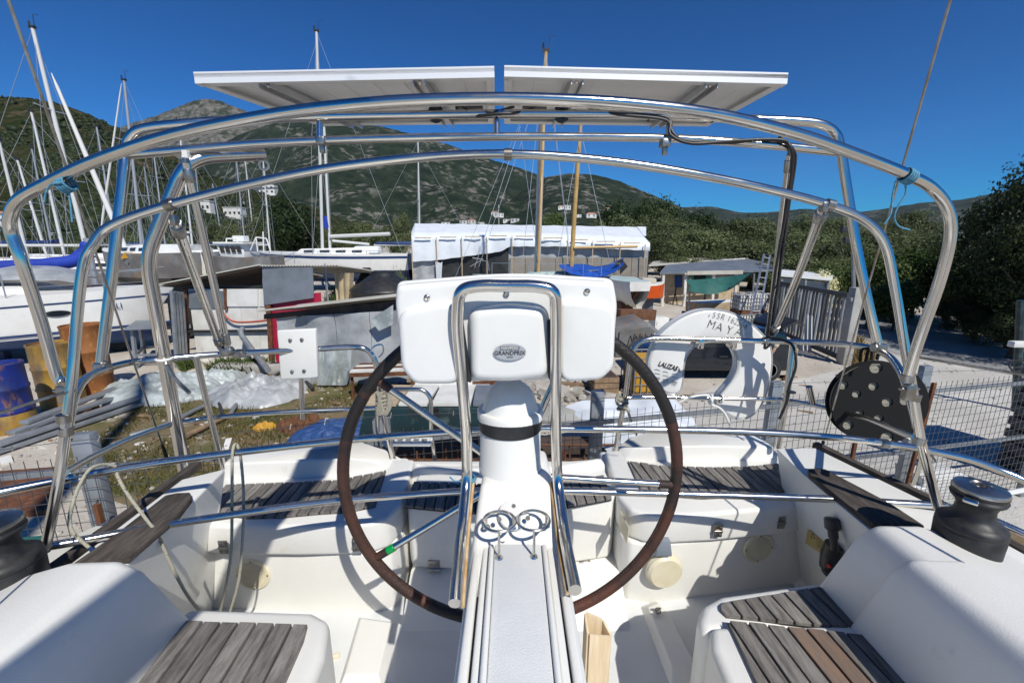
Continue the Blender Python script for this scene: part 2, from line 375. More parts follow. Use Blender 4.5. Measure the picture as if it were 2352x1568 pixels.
M['hillgreen'] = mat('hill_scrub', (0.022,0.032,0.010), 0.95, c2=(0.055,0.052,0.022), sc=0.16, lo=0.38, hi=0.64, bump=1.0, bsc=0.35, bdist=3.0, det=12, c3=(0.16,0.12,0.08), sc3=0.16, lo3=0.50, hi3=0.64, mask3=0.03, spec=0.05)
M['mtgreen'] = mat('mountain_scrub', (0.010,0.020,0.011), 0.95, c2=(0.030,0.042,0.022), sc=0.030, lo=0.36, hi=0.66, bump=1.0, bsc=0.05, bdist=16.0, det=14, c3=(0.21,0.195,0.17), sc3=0.045, lo3=0.50, hi3=0.60, mask3=0.0075, spec=0.05)
M['rock'] = mat('mountain_rock', (0.20,0.185,0.16), 0.95, c2=(0.085,0.083,0.065), sc=0.035, lo=0.40, hi=0.60, bump=1.0, bsc=0.04, bdist=22.0, det=14, c3=(0.040,0.048,0.026), sc3=0.02, lo3=0.50, hi3=0.60, spec=0.05)
M['fargreen'] = mat('far_hill_scrub', (0.016,0.028,0.022), 0.95, c2=(0.034,0.044,0.034), sc=0.02, bump=1.0, bsc=0.04, bdist=14.0, det=12, c3=(0.15,0.145,0.13), sc3=0.04, lo3=0.50, hi3=0.60, mask3=0.007, spec=0.05)
M['leafolive'] = leafmat('olive_leaves', (0.080,0.104,0.036), (0.145,0.165,0.075), rand=0.35)
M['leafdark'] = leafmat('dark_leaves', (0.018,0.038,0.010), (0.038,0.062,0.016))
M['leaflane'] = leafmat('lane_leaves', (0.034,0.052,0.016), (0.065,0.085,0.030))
M['leafgreen'] = leafmat('fresh_leaves', (0.05,0.085,0.018), (0.085,0.115,0.03))
M['grass'] = leafmat('weed_blades', (0.065,0.08,0.018), (0.18,0.135,0.05), sc=2.5)
M['dry'] = leafmat('dry_grass', (0.32,0.24,0.10), (0.22,0.15,0.06), sc=2.0)
M['stone'] = mat('stone', (0.46,0.43,0.38), 0.9, c2=(0.32,0.29,0.25), sc=3)

def sheet(name, pts, z, mt):
    m = MB(); m.add([V((p[0], p[1], z)) for p in pts], [list(range(len(pts)))]); return tag(m.build(name, M[mt], None, smooth=0, recalc=False), kind='structure')
def gp(L, z=0.0): return [G(x, y, z) for x, y in L]
m = MB(); m.add([(-5000,-400,0),(5000,-400,0),(5000,6000,0),(-5000,6000,0)], [(0,1,2,3)]); tag(m.build('ground', M['gravel'], None, smooth=0, recalc=False), kind='structure')
sheet('weedy_ground', catmull(gp([(150,1010),(330,905),(560,850),(800,868),(1000,870),(1060,960),(1000,1090),(600,1180),(260,1150)]), 5, closed=True), 0.004, 'dirt')
sheet('concrete_apron', catmull(gp([(1560,960),(1640,890),(1830,872),(1960,840),(2060,816),(2352,850)])+[V((9,3,0)),V((4,2.2,0)),V((2,2.6,0))], 3, closed=True), 0.004, 'apron')
sheet('road', [G(1962,706),G(2006,706),G(2110,735),G(2352,806),G(2700,900),G(2352,866),G(2060,814),G(1966,770)], 0.008, 'road')
sheet('dry_verge', catmull([V((2.3,3.15,0)),V((4.4,3.45,0)),V((5.0,3.0,0)),V((4.0,1.9,0)),V((2.2,2.0,0))], 4, closed=True), 0.012, 'dirt')

from mathutils.bvhtree import BVHTree
BVH = {}
def ridge(name, pts, D, near, mt, amp, fscale, n=170, rows=34, seed=0):
    xs = np.array([p[0] for p in pts], float); ys = np.array([p[1] for p in pts], float)
    px = np.linspace(xs[0], xs[-1], n); py = np.interp(px, xs, ys)
    k = np.ones(5)/5; pys = np.convolve(np.pad(py, 2, mode='edge'), k, mode='valid')
    R_, T = [], list(np.linspace(0, 1, rows))+[1.08, 1.3]
    for t in T:
        r = []
        for i in range(n):
            q = P(px[i], pys[i], D); zr = q.z
            jig = noise.noise(V((px[i]*0.06, seed, 0)))*0.010*zr + noise.noise(V((px[i]*0.25, seed, 3)))*0.006*zr
            zr += jig; f = near+(1-near)*min(t, 1)
            a = q.x/q.y; y = D*f*(1 if t <= 1 else t); x = a*y
            s = noise.fractal(V((x*fscale, y*fscale, seed)), 1.0, 2.1, 5)
            s2 = abs(noise.noise(V((x*fscale*0.6+seed, y*fscale*0.15, 1))))
            z = zr*(t**1.15)+ (amp*s - amp*1.1*(0.5-s2))*math.sin(math.pi*min(t,1))**0.8 if t <= 1 else zr*(1-(t-1)*2.5)
            r.append(V((x, y, max(z, -2.0))))
        R_.append(r)
    m = MB(); m.grid(R_); o = tag(m.build(name, M[mt], None, smooth=180, recalc=False), kind='structure')
    BVH[name] = BVHTree.FromPolygons([v[:] for v in m.v], m.f); return o
ridge('rocky_mountain', [(100,400),(160,352),(230,318),(290,287),(370,262),(430,236),(465,227),(500,230),(540,246),(600,268),(680,285),(760,310),(840,360)], 2300, 0.6, 'rock', 60, 0.004, seed=3)
ridge('green_mountain', [(380,400),(480,345),(560,305),(640,280),(735,268),(800,282),(880,291),(960,312),(1040,335),(1080,352),(1140,370),(1200,388),(1260,410),(1320,440),(1400,480),(1480,520)], 1600, 0.45, 'mtgreen', 42, 0.005, seed=5, n=200, rows=44)
ridge('middle_hill', [(1100,505),(1170,460),(1220,425),(1262,405),(1310,398),(1370,402),(1420,415),(1480,440),(1560,474),(1640,500),(1720,530)], 1300, 0.5, 'mtgreen', 16, 0.006, seed=9)
ridge('far_hill', [(1400,520),(1500,490),(1560,476),(1640,474),(1700,489),(1760,488),(1850,479),(1950,490),(2030,480),(2120,465),(2200,460),(2280,445),(2352,430),(2500,415),(2750,400)], 1900, 0.5, 'fargreen', 18, 0.004, seed=11)
ridge('near_hill', [(-700,120),(-300,190),(-100,214),(0,222),(60,226),(130,236),(200,260),(280,302),(340,332),(420,368),(480,402),(560,432),(640,455),(700,474),(780,500),(860,530)], 270, 0.33, 'hillgreen', 8, 0.02, seed=2, n=220, rows=50)
def on_hill(x, y, names=('near_hill','green_mountain','middle_hill','far_hill','rocky_mountain')):
    d = ray(x, y).normalized(); best = None
    for nme in names:
        h = BVH[nme].ray_cast(EYE, d)
        if h[0] is not None and (best is None or h[3] < best[3]): best = h
    return best[0] if best else None
# scrub bushes over the near hill, rocks over the mountain: masses nobody could count
def ico():
    bm = bmesh.new(); bmesh.ops.create_icosphere(bm, subdivisions=1, radius=1.0); v = np.array([x.co[:] for x in bm.verts]); f = np.array([[q.index for q in x.verts] for x in bm.faces]); bm.free(); return v, f
IV, IF = ico()
def blobs(name, centres, radii, mt, flat_=0.8, jag=0.35, seed=0, kind='stuff', label=None, cat=None):
    g = np.random.default_rng(seed); n = len(centres); c = np.asarray(centres); r = np.asarray(radii)
    v = IV[None]*(1+jag*(g.random((n, len(IV), 1))-0.5)*2)*np.array([1,1,flat_])*r[:,None,None]+c[:,None,:]
    f = IF[None]+(np.arange(n)*len(IV))[:,None,None]
    return tag(np_mesh(name, v.reshape(-1,3), f.reshape(-1,3), M[mt]), label, cat, None, kind)
g = np.random.default_rng(4); cs, rs = [], []
for _ in range(26000):
    x = g.uniform(-60, 860); y = g.uniform(215, 560); h = BVH['near_hill'].ray_cast(EYE, ray(x, y).normalized())
    if h[0] is None: continue
    if noise.noise(h[0]*0.035)+0.35*noise.noise(h[0]*0.12) < -0.12: continue
    cs.append(h[0][:]); rs.append((0.35+1.0*g.random()**2)*(1 if g.random() < 0.95 else 2.0))
M['bushes'] = leafmat('hill_bushes', (0.012,0.022,0.006), (0.036,0.046,0.015), rand=0, tr=0.05, sc=0.5)
blobs('scrub', cs, rs, 'bushes', 0.8, 0.75, 1, label='dark green scrub bushes covering the near hillside', cat='scrub')

# ---- tree prototypes
def crown_np(seed, nblob, nleaf, leaf, flat_=0.85, low=-0.6, spread=0.62, br=(0.28,0.5)):
    g = np.random.default_rng(seed); V_, D_, k = [], [], nleaf//nblob
    for b in range(nblob):
        while True:
            c = g.normal(size=3); c /= np.linalg.norm(c); c *= spread*g.random()**0.4
            c[2] *= flat_
            if c[2] > low: break
        r = g.uniform(*br); d = g.normal(size=(k,3)); d /= np.linalg.norm(d, axis=1)[:,None]; D_.append(d*0.8+c/np.linalg.norm(c)*0.5)
        p = c+d*r*(0.55+0.45*g.random((k,1))**0.5)*(1+0.25*g.normal(size=(k,1)).clip(-1,1.5)); V_.append(p)
    p = np.concatenate(V_); n = len(p)
    nn = np.concatenate(D_)+g.normal(size=(n,3))*0.55; a = np.cross(nn, g.normal(size=(n,3))); a /= np.linalg.norm(a, axis=1)[:,None]; b = np.cross(nn, a); b /= np.linalg.norm(b, axis=1)[:,None]
    s = leaf*g.uniform(0.6, 1.4, (n,1)); q = np.stack([p-a*s, p+b*s*0.5, p+a*s, p-b*s*0.5], 1).reshape(-1,3)
    return q, np.arange(4*n).reshape(-1,4)
def trunk_mesh(mb, h, r, seed, limbs=5):
    g = random.Random(seed); top = V((g.uniform(-.1,.1), g.uniform(-.1,.1), h)); mb.tube(catmull([V((0,0,-0.2)), V((g.uniform(-.05,.05),g.uniform(-.05,.05),h*0.5)), top],4), [r*1.2,r*1.1,r,r*.95,r*.9,r*.85,r*.8,r*.75,r*.7], 8)
    for k in range(limbs):
        a = 2*math.pi*k/limbs+g.random(); b = top*g.uniform(0.6,1.0); e = b+V((math.cos(a)*0.6,math.sin(a)*0.6,g.uniform(0.25,0.7))); mb.tube(catmull([b, b.lerp(e,.5)+V((0,0,-0.06)), e],3), [r*.5,r*.45,r*.4,r*.34,r*.28,r*.2,r*.1], 6)
PROTO = {}
def make_proto(key, name, mt, seed, nblob, nleaf, leaf, trunk_h, **kw):
    t = thing(name, None, None, (0,0,0)); q, f = crown_np(seed, nblob, nleaf, leaf, **kw)
    q = q+np.array([0,0,1.0]); np_mesh('crown', q, f, M[mt], t)
    m = MB(); trunk_mesh(m, trunk_h, 0.06, seed); m.build('trunk', M['bark'], t)
    PROTO[key] = [t, False]
for k in range(2):
    make_proto('olive%d' % k, 'olive_tree', 'leafolive', 10+k, 34, 9000, 0.032, 0.55, low=-0.75, br=(0.16,0.32), spread=0.8)
    make_proto('lane%d' % k, 'lane_tree', 'leaflane', 50+k, 46, 24000, 0.022, 0.6, low=-0.85, br=(0.14,0.32), spread=0.8)
    make_proto('dark%d' % k, 'broadleaf_tree', 'leafdark', 20+k, 30, 8000, 0.045, 0.75, low=-0.5, br=(0.22,0.42))
    make_proto('bush%d' % k, 'bush', 'leafgreen', 30+k, 22, 5000, 0.055, 0.4, low=-0.8, flat_=0.75)
def plant(key, x, ytop, Y, wpx, label, cat, group=None, ybase=None, name=None):
    a = P(x, ytop, Y); rw = wpx/2/FPX*Y*1.02; h = a.z
    proto = PROTO[key]; o = proto[0] if not proto[1] else copy_tree(proto[0]); proto[1] = True
    o.location = (a.x, Y, 0.0 if ybase is None else ybase); o.scale = (rw, rw, h/1.85); o.rotation_euler = (0,0,rnd.uniform(0,6.3))
    if group is None and 'group' in o: del o['group']
    tag(o, label, cat, group); return o
RS = 'grey green olive scrub tree in the belt behind the right hand sheds'
RG = 'olive scrub trees behind the right hand sheds'
for Y, y0, x0, x1, n in ((48,482,1380,2120,9),(38,500,1440,2160,10),(30,520,1500,2150,10),(24,545,1560,2160,9),(19,585,1800,2160,6)):
    for i in range(n):
        x = x0+(x1-x0)*(i+rnd.uniform(0.2,0.8))/n
        plant('olive%d' % rnd.randint(0,1), x, y0+rnd.uniform(-14,26), Y*rnd.uniform(0.94,1.06), rnd.uniform(100,150)*(1+(24/Y)*0.35), RS, 'tree', RG)
for x, yt, Y, wd, lab in ((1415,452,56,120,'dark tree just right of the ochre mizzen mast, rounded top'),(1478,442,58,90,'tall dark tree behind the right end of the tent, pointed top'),(1530,448,57,100,'dark broadleaf tree with ragged top right of the tent'),(1612,478,50,130,'lower dark tree right of the ragged one above the sheds')):
    plant('dark%d' % rnd.randint(0,1), x, yt, Y, wd, lab, 'tree')
plant('dark0', 663, 440, 40, 150, 'dark round tree behind the fishing boat and the white ketch', 'tree')
plant('olive1', 560, 492, 44, 130, 'olive tree left of the dark round tree behind the boats', 'tree')
plant('olive0', 470, 505, 50, 120, 'olive tree behind the white sailing boats at left', 'tree')
plant('olive0', 915, 480, 46, 90, 'olive tree at the left end of the white tent', 'tree')
plant('olive1', 840, 505, 48, 120, 'low olive bush behind the booms of the white ketch', 'tree')
plant('olive0', 775, 510, 55, 90, 'small olive bush right of the blue pennant', 'tree')
plant('bush1', 1272, 475, 75, 62, 'small round green tree behind the tent between the wooden masts', 'tree')
for i, x in enumerate(range(-40, 430, 52)): plant('olive%d' % (i % 2), x+rnd.uniform(-15,15), 545+rnd.uniform(-12,10), 75, 110, 'olive tree at the foot of the near hill behind the masts', 'tree', 'olive trees at the foot of the near hill')
for x, yt, Y, wd, lab in ((2000,575,15.5,110,'bright green bush beside the lane, nearest the light pole'),(2062,590,14.5,130,'bright green bush in the middle of the lane edge'),(2130,560,15,150,'fresh green bush against the dark trees at the lane'),(2070,640,12.8,110,'low olive green bush at the lane edge'),(2010,640,13.2,90,'low dry green bush right behind the gate post'),(1905,600,14.5,90,'green bush behind the flowering bush')):
    plant('bush%d' % rnd.randint(0,1), x, yt, Y, wd, lab, 'bush')
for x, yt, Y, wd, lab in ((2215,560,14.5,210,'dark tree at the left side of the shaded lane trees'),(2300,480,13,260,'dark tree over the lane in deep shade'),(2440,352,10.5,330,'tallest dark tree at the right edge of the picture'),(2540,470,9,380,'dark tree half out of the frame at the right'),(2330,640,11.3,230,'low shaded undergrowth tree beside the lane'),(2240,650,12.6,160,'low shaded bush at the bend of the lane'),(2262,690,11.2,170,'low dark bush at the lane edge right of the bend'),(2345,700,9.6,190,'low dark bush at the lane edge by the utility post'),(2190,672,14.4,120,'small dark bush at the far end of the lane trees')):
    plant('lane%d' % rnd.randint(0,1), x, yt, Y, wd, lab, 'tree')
o = plant('bush0', 1902, 618, 13.2, 56, 'bush covered with ivory blossom above the gate', 'bush')
for c in o.children:
    if c.name.startswith('crown'): c.data = c.data.copy(); c.data.materials[0] = M['ivory']
for key, (t, used) in PROTO.items():
    if not used: t.location = (0, 120, 0)
# weeds, dry grass and stones
def blades(name, poly_px, n, mt, h=(0.05,0.16), seed=0, clump=0.5, label=None, pts=None):
    g = np.random.default_rng(seed); a = [V((p.x,p.y)) for p in (pts or gp(poly_px))]; xs = [p.x for p in a]; ys = [p.y for p in a]; out = []
    while len(out) < n:
        x, y = g.uniform(min(xs), max(xs)), g.uniform(min(ys), max(ys)); ins = False
        for i in range(len(a)):
            p, q = a[i], a[i-1]
            if (p.y > y) != (q.y > y) and x < (q.x-p.x)*(y-p.y)/(q.y-p.y)+p.x: ins = not ins
        if ins and noise.noise(V((x*1.3, y*1.3, seed))) > -0.05+0.3*g.random()-0.15: out.append((x, y))
    p = np.array([(x, y, 0) for x, y in out]); m_ = len(p); an = g.uniform(0, 6.28, m_); hh = g.uniform(*h, m_)
    wv = np.stack([np.cos(an), np.sin(an), np.zeros(m_)], 1)*(hh*0.10)[:,None]; ln = np.stack([g.normal(0,0.45,m_)*hh, g.normal(0,0.45,m_)*hh, hh], 1)
    v = np.stack([p-wv, p+wv, p+ln+wv*0.1, p+ln*0.95-wv*0.1], 1).reshape(-1,3)
    return tag(np_mesh(name, v, np.arange(4*m_).reshape(-1,4), M[mt]), label, 'grass', None, 'stuff')
blades('grass', [(210,1010),(390,900),(640,880),(900,880),(1010,890),(1030,1000),(800,1110),(400,1160),(230,1130)], 15000, 'grass', (0.02,0.09), 1, label='yellow green weeds growing between the plastic sheeting and the wire fence')
blades('grass', [(410,840),(640,840),(640,858),(420,860)], 1800, 'leafgreen', (0.08,0.26), 3, label='green weeds along the foot of the white shed')
blades('dry_grass', None, 9000, 'dry', (0.03,0.10), 2, label='dry straw coloured grass below the line reel', pts=[V((2.3,3.05,0)),V((4.0,3.5,0)),V((4.6,3.0,0)),V((4.0,1.9,0)),V((2.2,2.0,0))])
blades('dry_grass', [(1930,800),(1970,780),(2010,830),(1970,850)], 900, 'dry', (0.08,0.3), 5, label='tuft of dry grass at the foot of the gate post')
g = np.random.default_rng(8); cs, rs = [], []
for _ in range(5200):
    x, y = g.uniform(-9, 10), 2.6+g.random()**1.6*11
    if x > 2.6 and y < 9 and g.random() < 0.75: continue
    cs.append((x, y, 0.004)); rs.append(0.012+0.04*g.random()**4)
blobs('gravel_stones', cs, rs, 'stone', 0.6, 0.3, 2, label='loose pale stones strewn over the yard', cat='gravel')

# ---- houses
M['windowdark'] = mat('window_dark', (0.03,0.035,0.045), 0.2)
def house(pos, wd, dp, ht, label, group, mt='house', roof=None, rot=0.0, wins=3):
    t = thing('house', label, 'house', pos, group); t.rotation_euler = (0,0,rot); o3 = V(pos)
    m = MB(); m.box(o3+V((0,0,ht/2-1.5)), (wd,dp,ht+3)); m.build('wall', M[mt], t, smooth=0)
    for k in range(wins):
        for fl in range(2 if ht > 4 else 1):
            m = MB(); c = o3+V((-wd/2+wd*(k+0.5)/wins, -dp/2-0.05, ht*(0.28+0.45*fl) if ht > 4 else ht*0.5)); m.box(c, (wd/wins*0.42,0.3,ht*0.22)); m.build('window', M['windowdark'], t, smooth=0)
    m = MB()
    if roof:
        a = [o3+V(q) for q in ((-wd/2-.3,-dp/2-.3,ht),(wd/2+.3,-dp/2-.3,ht),(wd/2+.3,dp/2+.3,ht),(-wd/2-.3,dp/2+.3,ht))]; rdg = [o3+V((-wd/2*0.6,0,ht+wd*0.16)), o3+V((wd/2*0.6,0,ht+wd*0.16))]
        m.add(a+rdg, [(0,1,5,4),(2,3,4,5),(1,2,5),(3,0,4),(3,2,1,0)])
    else: m.box(o3+V((0,0,ht+0.12)), (wd+0.4,dp+0.4,0.24))
    m.build('roof', M[roof or 'house'], t, smooth=0); return t
for (x0, y0, x1, y1), lab, rf, mt, nw in (((-14,494,24,522),'pale yellow house with white windows at the left edge of the near hill','roofred','house',4),((459,465,488,488),'white two storey house behind the masts, lower left of the hillside',None,'house',3),((523,480,560,500),'white flat roofed house with dark windows, above the fishing boat',None,'house',4),((602,428,634,447),'white house on the cut terrace above the dark round tree',None,'house',3)):
    b = on_hill((x0+x1)/2, y1); 
    if b is None: b = P((x0+x1)/2, y1, 120)
    k = b.y/FPX; house(b, (x1-x0)*k, (x1-x0)*k*0.6, (y1-y0)*k*1.0, lab, None, mt, rf, 0.1, nw)
tn = ((1129,486,1143,497),(1143,489,1156,497),(1057,506,1072,514),(1076,505,1092,513),(1155,503,1170,510),(1174,501,1192,510),(1282,473,1294,480),(1296,471,1310,480),(1320,492,1334,499),(1346,491,1368,499),(1014,510,1032,516),(1100,510,1112,515),(1390,478,1402,485))
for i, (x0, y0, x1, y1) in enumerate(tn):
    b = on_hill((x0+x1)/2, y1)
    if b is None: continue
    k = b.y/FPX; house(b, (x1-x0)*k, (x1-x0)*k*0.5, (y1-y0)*k*0.8, 'tiny white house among trees at the foot of the far green hill', 'white houses at the foot of the green hill', 'house', 'roofred' if i % 3 == 0 else None, rnd.uniform(-.3,.3), 2)
for i, (x0, x1, y, h) in enumerate(((60,140,527,7),(120,250,541,8),(290,420,505,6),(430,540,508,7),(560,700,470,8),(560,640,437,9))):
    b0, b1 = on_hill(x0, y), on_hill(x1, y-4)
    if b0 is None or b1 is None: continue
    hh = h*b0.y/FPX; m = MB(); m.beam(b0+V((0,0,hh*0.3)), b1+V((0,0,hh*0.3)), 0.5, hh); tag(m.build('retaining_wall', M['concrete'], None, smooth=0), ['pale terrace wall at far left low on the near hill','pale terrace wall behind the left masts','pale terrace wall left of the white houses','pale terrace wall below the white houses','pale terrace wall behind the dark round tree','pale cut bank wall under the uppermost white house'][i], 'wall')
# ================================================================ the yacht the picture is taken from
def view(ox, oy, s):
    k = 2352/2560
    return lambda x, y: ((x/s+ox)*k, (y/s+oy)*k)
Z0, Z0b, Z0c = view(0,0,2.45), view(800,0,2.45), view(1600,100,2.45)
A1, A2, A3, A4, A5 = view(0,500,2.413), view(400,540,2.571), view(900,500,2.613), view(1500,560,2.903), view(1960,560,2.45)
B1, B2, B3, B4 = view(0,1050,2.386), view(800,1050,2.386), view(1500,1050,2.219), view(950,660,2.903)
SOLE, SEAT = 1.09, 1.52
yacht = thing('sailing_yacht', 'white sailing yacht cockpit with brown steering wheel and steel rails in the foreground', 'yacht', (0, 1.2, 0))
def flat(pts, z): return [V((p.x, p.y, z)) for p in pts]

# hull and keel, under everything
m = MB(); st = []
for v, hw, zt, zb in ((-6.5,0.15,1.9,1.2),(-4.5,1.0,1.8,0.7),(-2,1.5,1.72,0.55),(0,1.62,1.66,0.52),(1.2,1.55,1.62,0.60),(2.0,1.42,1.50,0.75),(2.12,1.38,1.30,0.85)):
    st.append([V((-hw,v,zt)), V((-hw*0.96,v,(zt+zb)/2+0.1)), V((-hw*0.6,v,zb+0.08)), V((0,v,zb)), V((hw*0.6,v,zb+0.08)), V((hw*0.96,v,(zt+zb)/2+0.1)), V((hw,v,zt))])
m.grid(st); m.f.append(list(range(len(m.v)-7, len(m.v))))
hull = m.build('hull', M['gel'], yacht, smooth=50)
m = MB(); m.prism([(-0.08,-2.6,0.6),(-0.08,-1.0,0.6),(-0.08,-1.2,0.0),(-0.08,-2.4,0.0)], (0.16,0,0)); m.build('keel', M['navy'], yacht, bevel=0.03)

m = MB(); m.tube([V((-0.10,0.52,3.50)), V((-0.5,-4.0,3.42))], 0.075, 14); bmx = m.build('boom', M['spargrey'], yacht, smooth=60)
m = MB(); m.tube([V((-0.5,-4.1,1.7)), V((-0.5,-4.1,8.0)), V((-0.5,-3.9,15.0))], 0.09, 14); m.build('mast', M['spargrey'], yacht, smooth=60)
# cockpit sole and the step between the lockers
m = MB(); m.box((0, 1.0, SOLE-0.04), (2.9, 2.3, 0.08))
sole = m.build('cockpit_sole', M['gelnon'], yacht)
m = MB(); m.prism([(-0.45,1.36,SOLE-0.02),(-0.45,1.60,1.195),(-0.45,2.1,1.20),(-0.45,2.1,SOLE-0.02)], (0.93,0,0))
m.build('step', M['gel'], yacht, bevel=0.012)
# foot chocks moulded into the sole
def chock(pts, h):
    a = [G(*p, z=SOLE) for p in pts]
    m = MB(); top = [p.lerp(sum(a, V((0,0,0)))/len(a), 0.28)+V((0,0,h)) for p in a]
    n = len(a); m.add(a+top, [list(range(n,2*n))]+[(i,(i+1) % n,n+(i+1) % n,n+i) for i in range(n)])
    m.build('foot_chock', M['gel'], yacht, bevel=0.006, seg=3)
chock([(770,1600),(824,1417),(916,1430),(880,1600)], 0.045)
chock([B3(225,1035), B3(305,1000), B3(385,1095), B3(600,1500), B3(400,1500)], 0.04)

def clip_strip(poly, d, lo, hi):
    for sgn, lim in ((1, lo), (-1, -hi)):
        out = []
        for i in range(len(poly)):
            a, b = poly[i], poly[(i+1) % len(poly)]; fa, fb = sgn*a.dot(d)-lim, sgn*b.dot(d)-lim
            if fa >= 0: out.append(a)
            if (fa >= 0) != (fb >= 0): out.append(a.lerp(b, fa/(fa-fb)))
        poly = out
        if len(poly) < 3: return []
    return poly
def planks(poly, z, parent, width=0.043, gap=0.006, ang=0.0, mats=('teak',), thick=0.012, brown=()):
    poly = [V((p.x, p.y, 0)) for p in poly]; d = V((math.cos(ang), math.sin(ang), 0))
    lo = min(p.dot(d) for p in poly); hi = max(p.dot(d) for p in poly); n = max(1, round((hi-lo)/width)); wd = (hi-lo)/n
    m = MB(); m.prism([p+V((0,0,z-0.004)) for p in poly], (0,0,0.006)); m.build('caulking', M['caulk'], parent)
    for i in range(n):
        c = clip_strip(poly, d, lo+i*wd+(gap/2 if i else 0), lo+(i+1)*wd-(gap/2 if i < n-1 else 0))
        if len(c) < 3: continue
        a = 0
        dz = rnd.uniform(-0.0015, 0.0015)
        m = MB(); m.prism([p+V((0,0,z)) for p in c], (0,0,thick+dz))
        b = i in brown
        m.build('plank', M['teakbrown' if b else rnd.choice(mats)], parent, bevel=0.0015, seg=1, label='plank of newer brown teak' if b else None)

def moulded(name, poly, z0, z1, bev=0.03, mt='gel', seg=4, parent=None, label=None):
    m = MB(); m.prism([V((x, y, z0)) for x, y in poly], (0,0,z1-z0)); return m.build(name, M[mt], parent or yacht, bevel=bev, seg=seg, smooth=50, label=label)
# ---- helm seats on their lockers
def hinge(pt, n=(0,-1,0), s=0.026, name='hinge', parent=None):
    m = MB(); c = V(pt); m.box(c+V((0,0,s*0.75)), (s*1.7,0.006,s*1.3)); m.box(c-V((0,0,s*0.75)), (s*1.7,0.006,s*1.3)); m.tube([c+V((-s*0.85,-0.004,0)), c+V((s*0.85,-0.004,0))], 0.006, 8)
    h = m.build(name, M['dullsteel'], parent, bevel=0.002)
    m = MB()
    for a in (-1,1):
        for b in (-1,1): m.lathe([(0.004,0),(0.004,0.003),(0.001,0.004)], c+V((a*s*0.5,-0.003,b*s*0.8)), (0,-1,0), 8)
    m.build('screw', M['dullsteel'], parent); return h
def round_vent(c, r, nrm, parent, label=None):
    c = V(c); n = V(nrm).normalized()
    m = MB(); m.lathe([(r,0),(r,0.005),(r*0.93,0.010),(r*0.80,0.011),(r*0.78,0.006),(0.001,0.006)], c, n, 36)
    v = m.build('speaker', M['cream'], parent, label=label)
    m = MB(); u = n.orthogonal().normalized(); b = n.cross(u)
    for i in range(-7, 8):
        hw = math.sqrt(max(0, (r*0.76)**2-(i*r*0.1)**2))
        if hw > 0.006: m.beam(c+n*0.0075+V((0,0,i*r*0.1))-V((hw,0,0)), c+n*0.0075+V((0,0,i*r*0.1))+V((hw,0,0)), 0.0025, 0.003)
    for a in range(-7, 8):
        hw = math.sqrt(max(0, (r*0.76)**2-(a*r*0.1)**2))
        if hw > 0.006: m.beam(c+n*0.0078+V((a*r*0.1,0,-hw)), c+n*0.0078+V((a*r*0.1,0,hw)), 0.0025, 0.003)
    m.build('speaker_grille', M['cream'], parent)
    m = MB()
    for a in (45,135,225,315): m.lathe([(0.004,0),(0.0035,0.003)], c+n*0.0095+(u*math.cos(R(a))+b*math.sin(R(a)))*r*0.87, n, 8)
    m.build('screw', M['dullsteel'], parent)

lockL = moulded('seat_locker', [(-1.42,1.515),(-0.60,1.485),(-0.50,1.51),(-0.475,1.60),(-0.48,1.95),(-1.42,1.95)], SOLE-0.01, 1.379, 0.016)
seatL = moulded('helm_seat', [(-1.42,1.505),(-1.25,1.478),(-1.1,1.466),(-0.85,1.462),(-0.65,1.468),(-0.56,1.482),(-0.505,1.515),(-0.475,1.60),(-0.50,2.0),(-1.42,2.0)], 1.382, SEAT, 0.018)
TL = [G(*p, z=SEAT) for p in ((462,1180),(520,1117),(774,1107),(887,1084),(862,1165),(800,1178),(735,1182),(650,1190),(570,1192))]
planks(TL, SEAT, seatL, ang=R(1))
lockR = moulded('seat_locker', [(0.47,1.60),(0.50,1.555),(0.60,1.535),(1.42,1.66),(1.42,2.1),(0.47,2.05)], SOLE-0.01, 1.379, 0.016)
seatR = moulded('helm_seat', [(0.465,1.66),(0.495,1.575),(0.55,1.540),(0.64,1.530),(0.85,1.548),(1.1,1.583),(1.42,1.642),(1.42,2.12),(0.50,2.1)], 1.382, SEAT, 0.018)
TR = [G(*p, z=SEAT) for p in ((1442,1062),(1510,1072),(1610,1077),(1700,1076),(1786,1068),(1840,1124),(1751,1140),(1610,1147),(1475,1136))]
planks(TR, SEAT, seatR, ang=R(5))
# low backrests behind the helm seats
def backrest(px, Y, ztop, parent, base, th=0.16):
    fr = [P(x, y, YY) for x, y, YY in px]
    m = MB(); rows = []
    n = len(fr)
    poly = [V((p.x, p.y, base)) for p in fr]+[V((p.x, p.y+th, base)) for p in fr[::-1]]
    top = [V((p.x, p.y+0.015, p.z)) for p in fr]+[V((p.x, p.y+th, p.z)) for p in fr[::-1]]
    k = len(poly); m.add(poly+top, [list(range(k))[::-1], list(range(k,2*k))]+[(i,(i+1) % k,k+(i+1) % k,k+i) for i in range(k)])
    return m.build('backrest', M['gel'], parent, bevel=0.012, seg=4, smooth=50)
backrest([(505,1068,1.80),(565,1066,1.80),(700,1060,1.81),(800,1053,1.84),(862,1064,1.88),(908,1090,1.90)], 0, 0, seatL, 1.45)
backrest([(1432,1062,1.98),(1462,1036,1.98),(1520,1026,1.97),(1640,1026,1.97),(1783,1030,1.99)], 0, 0, seatR, 1.45)
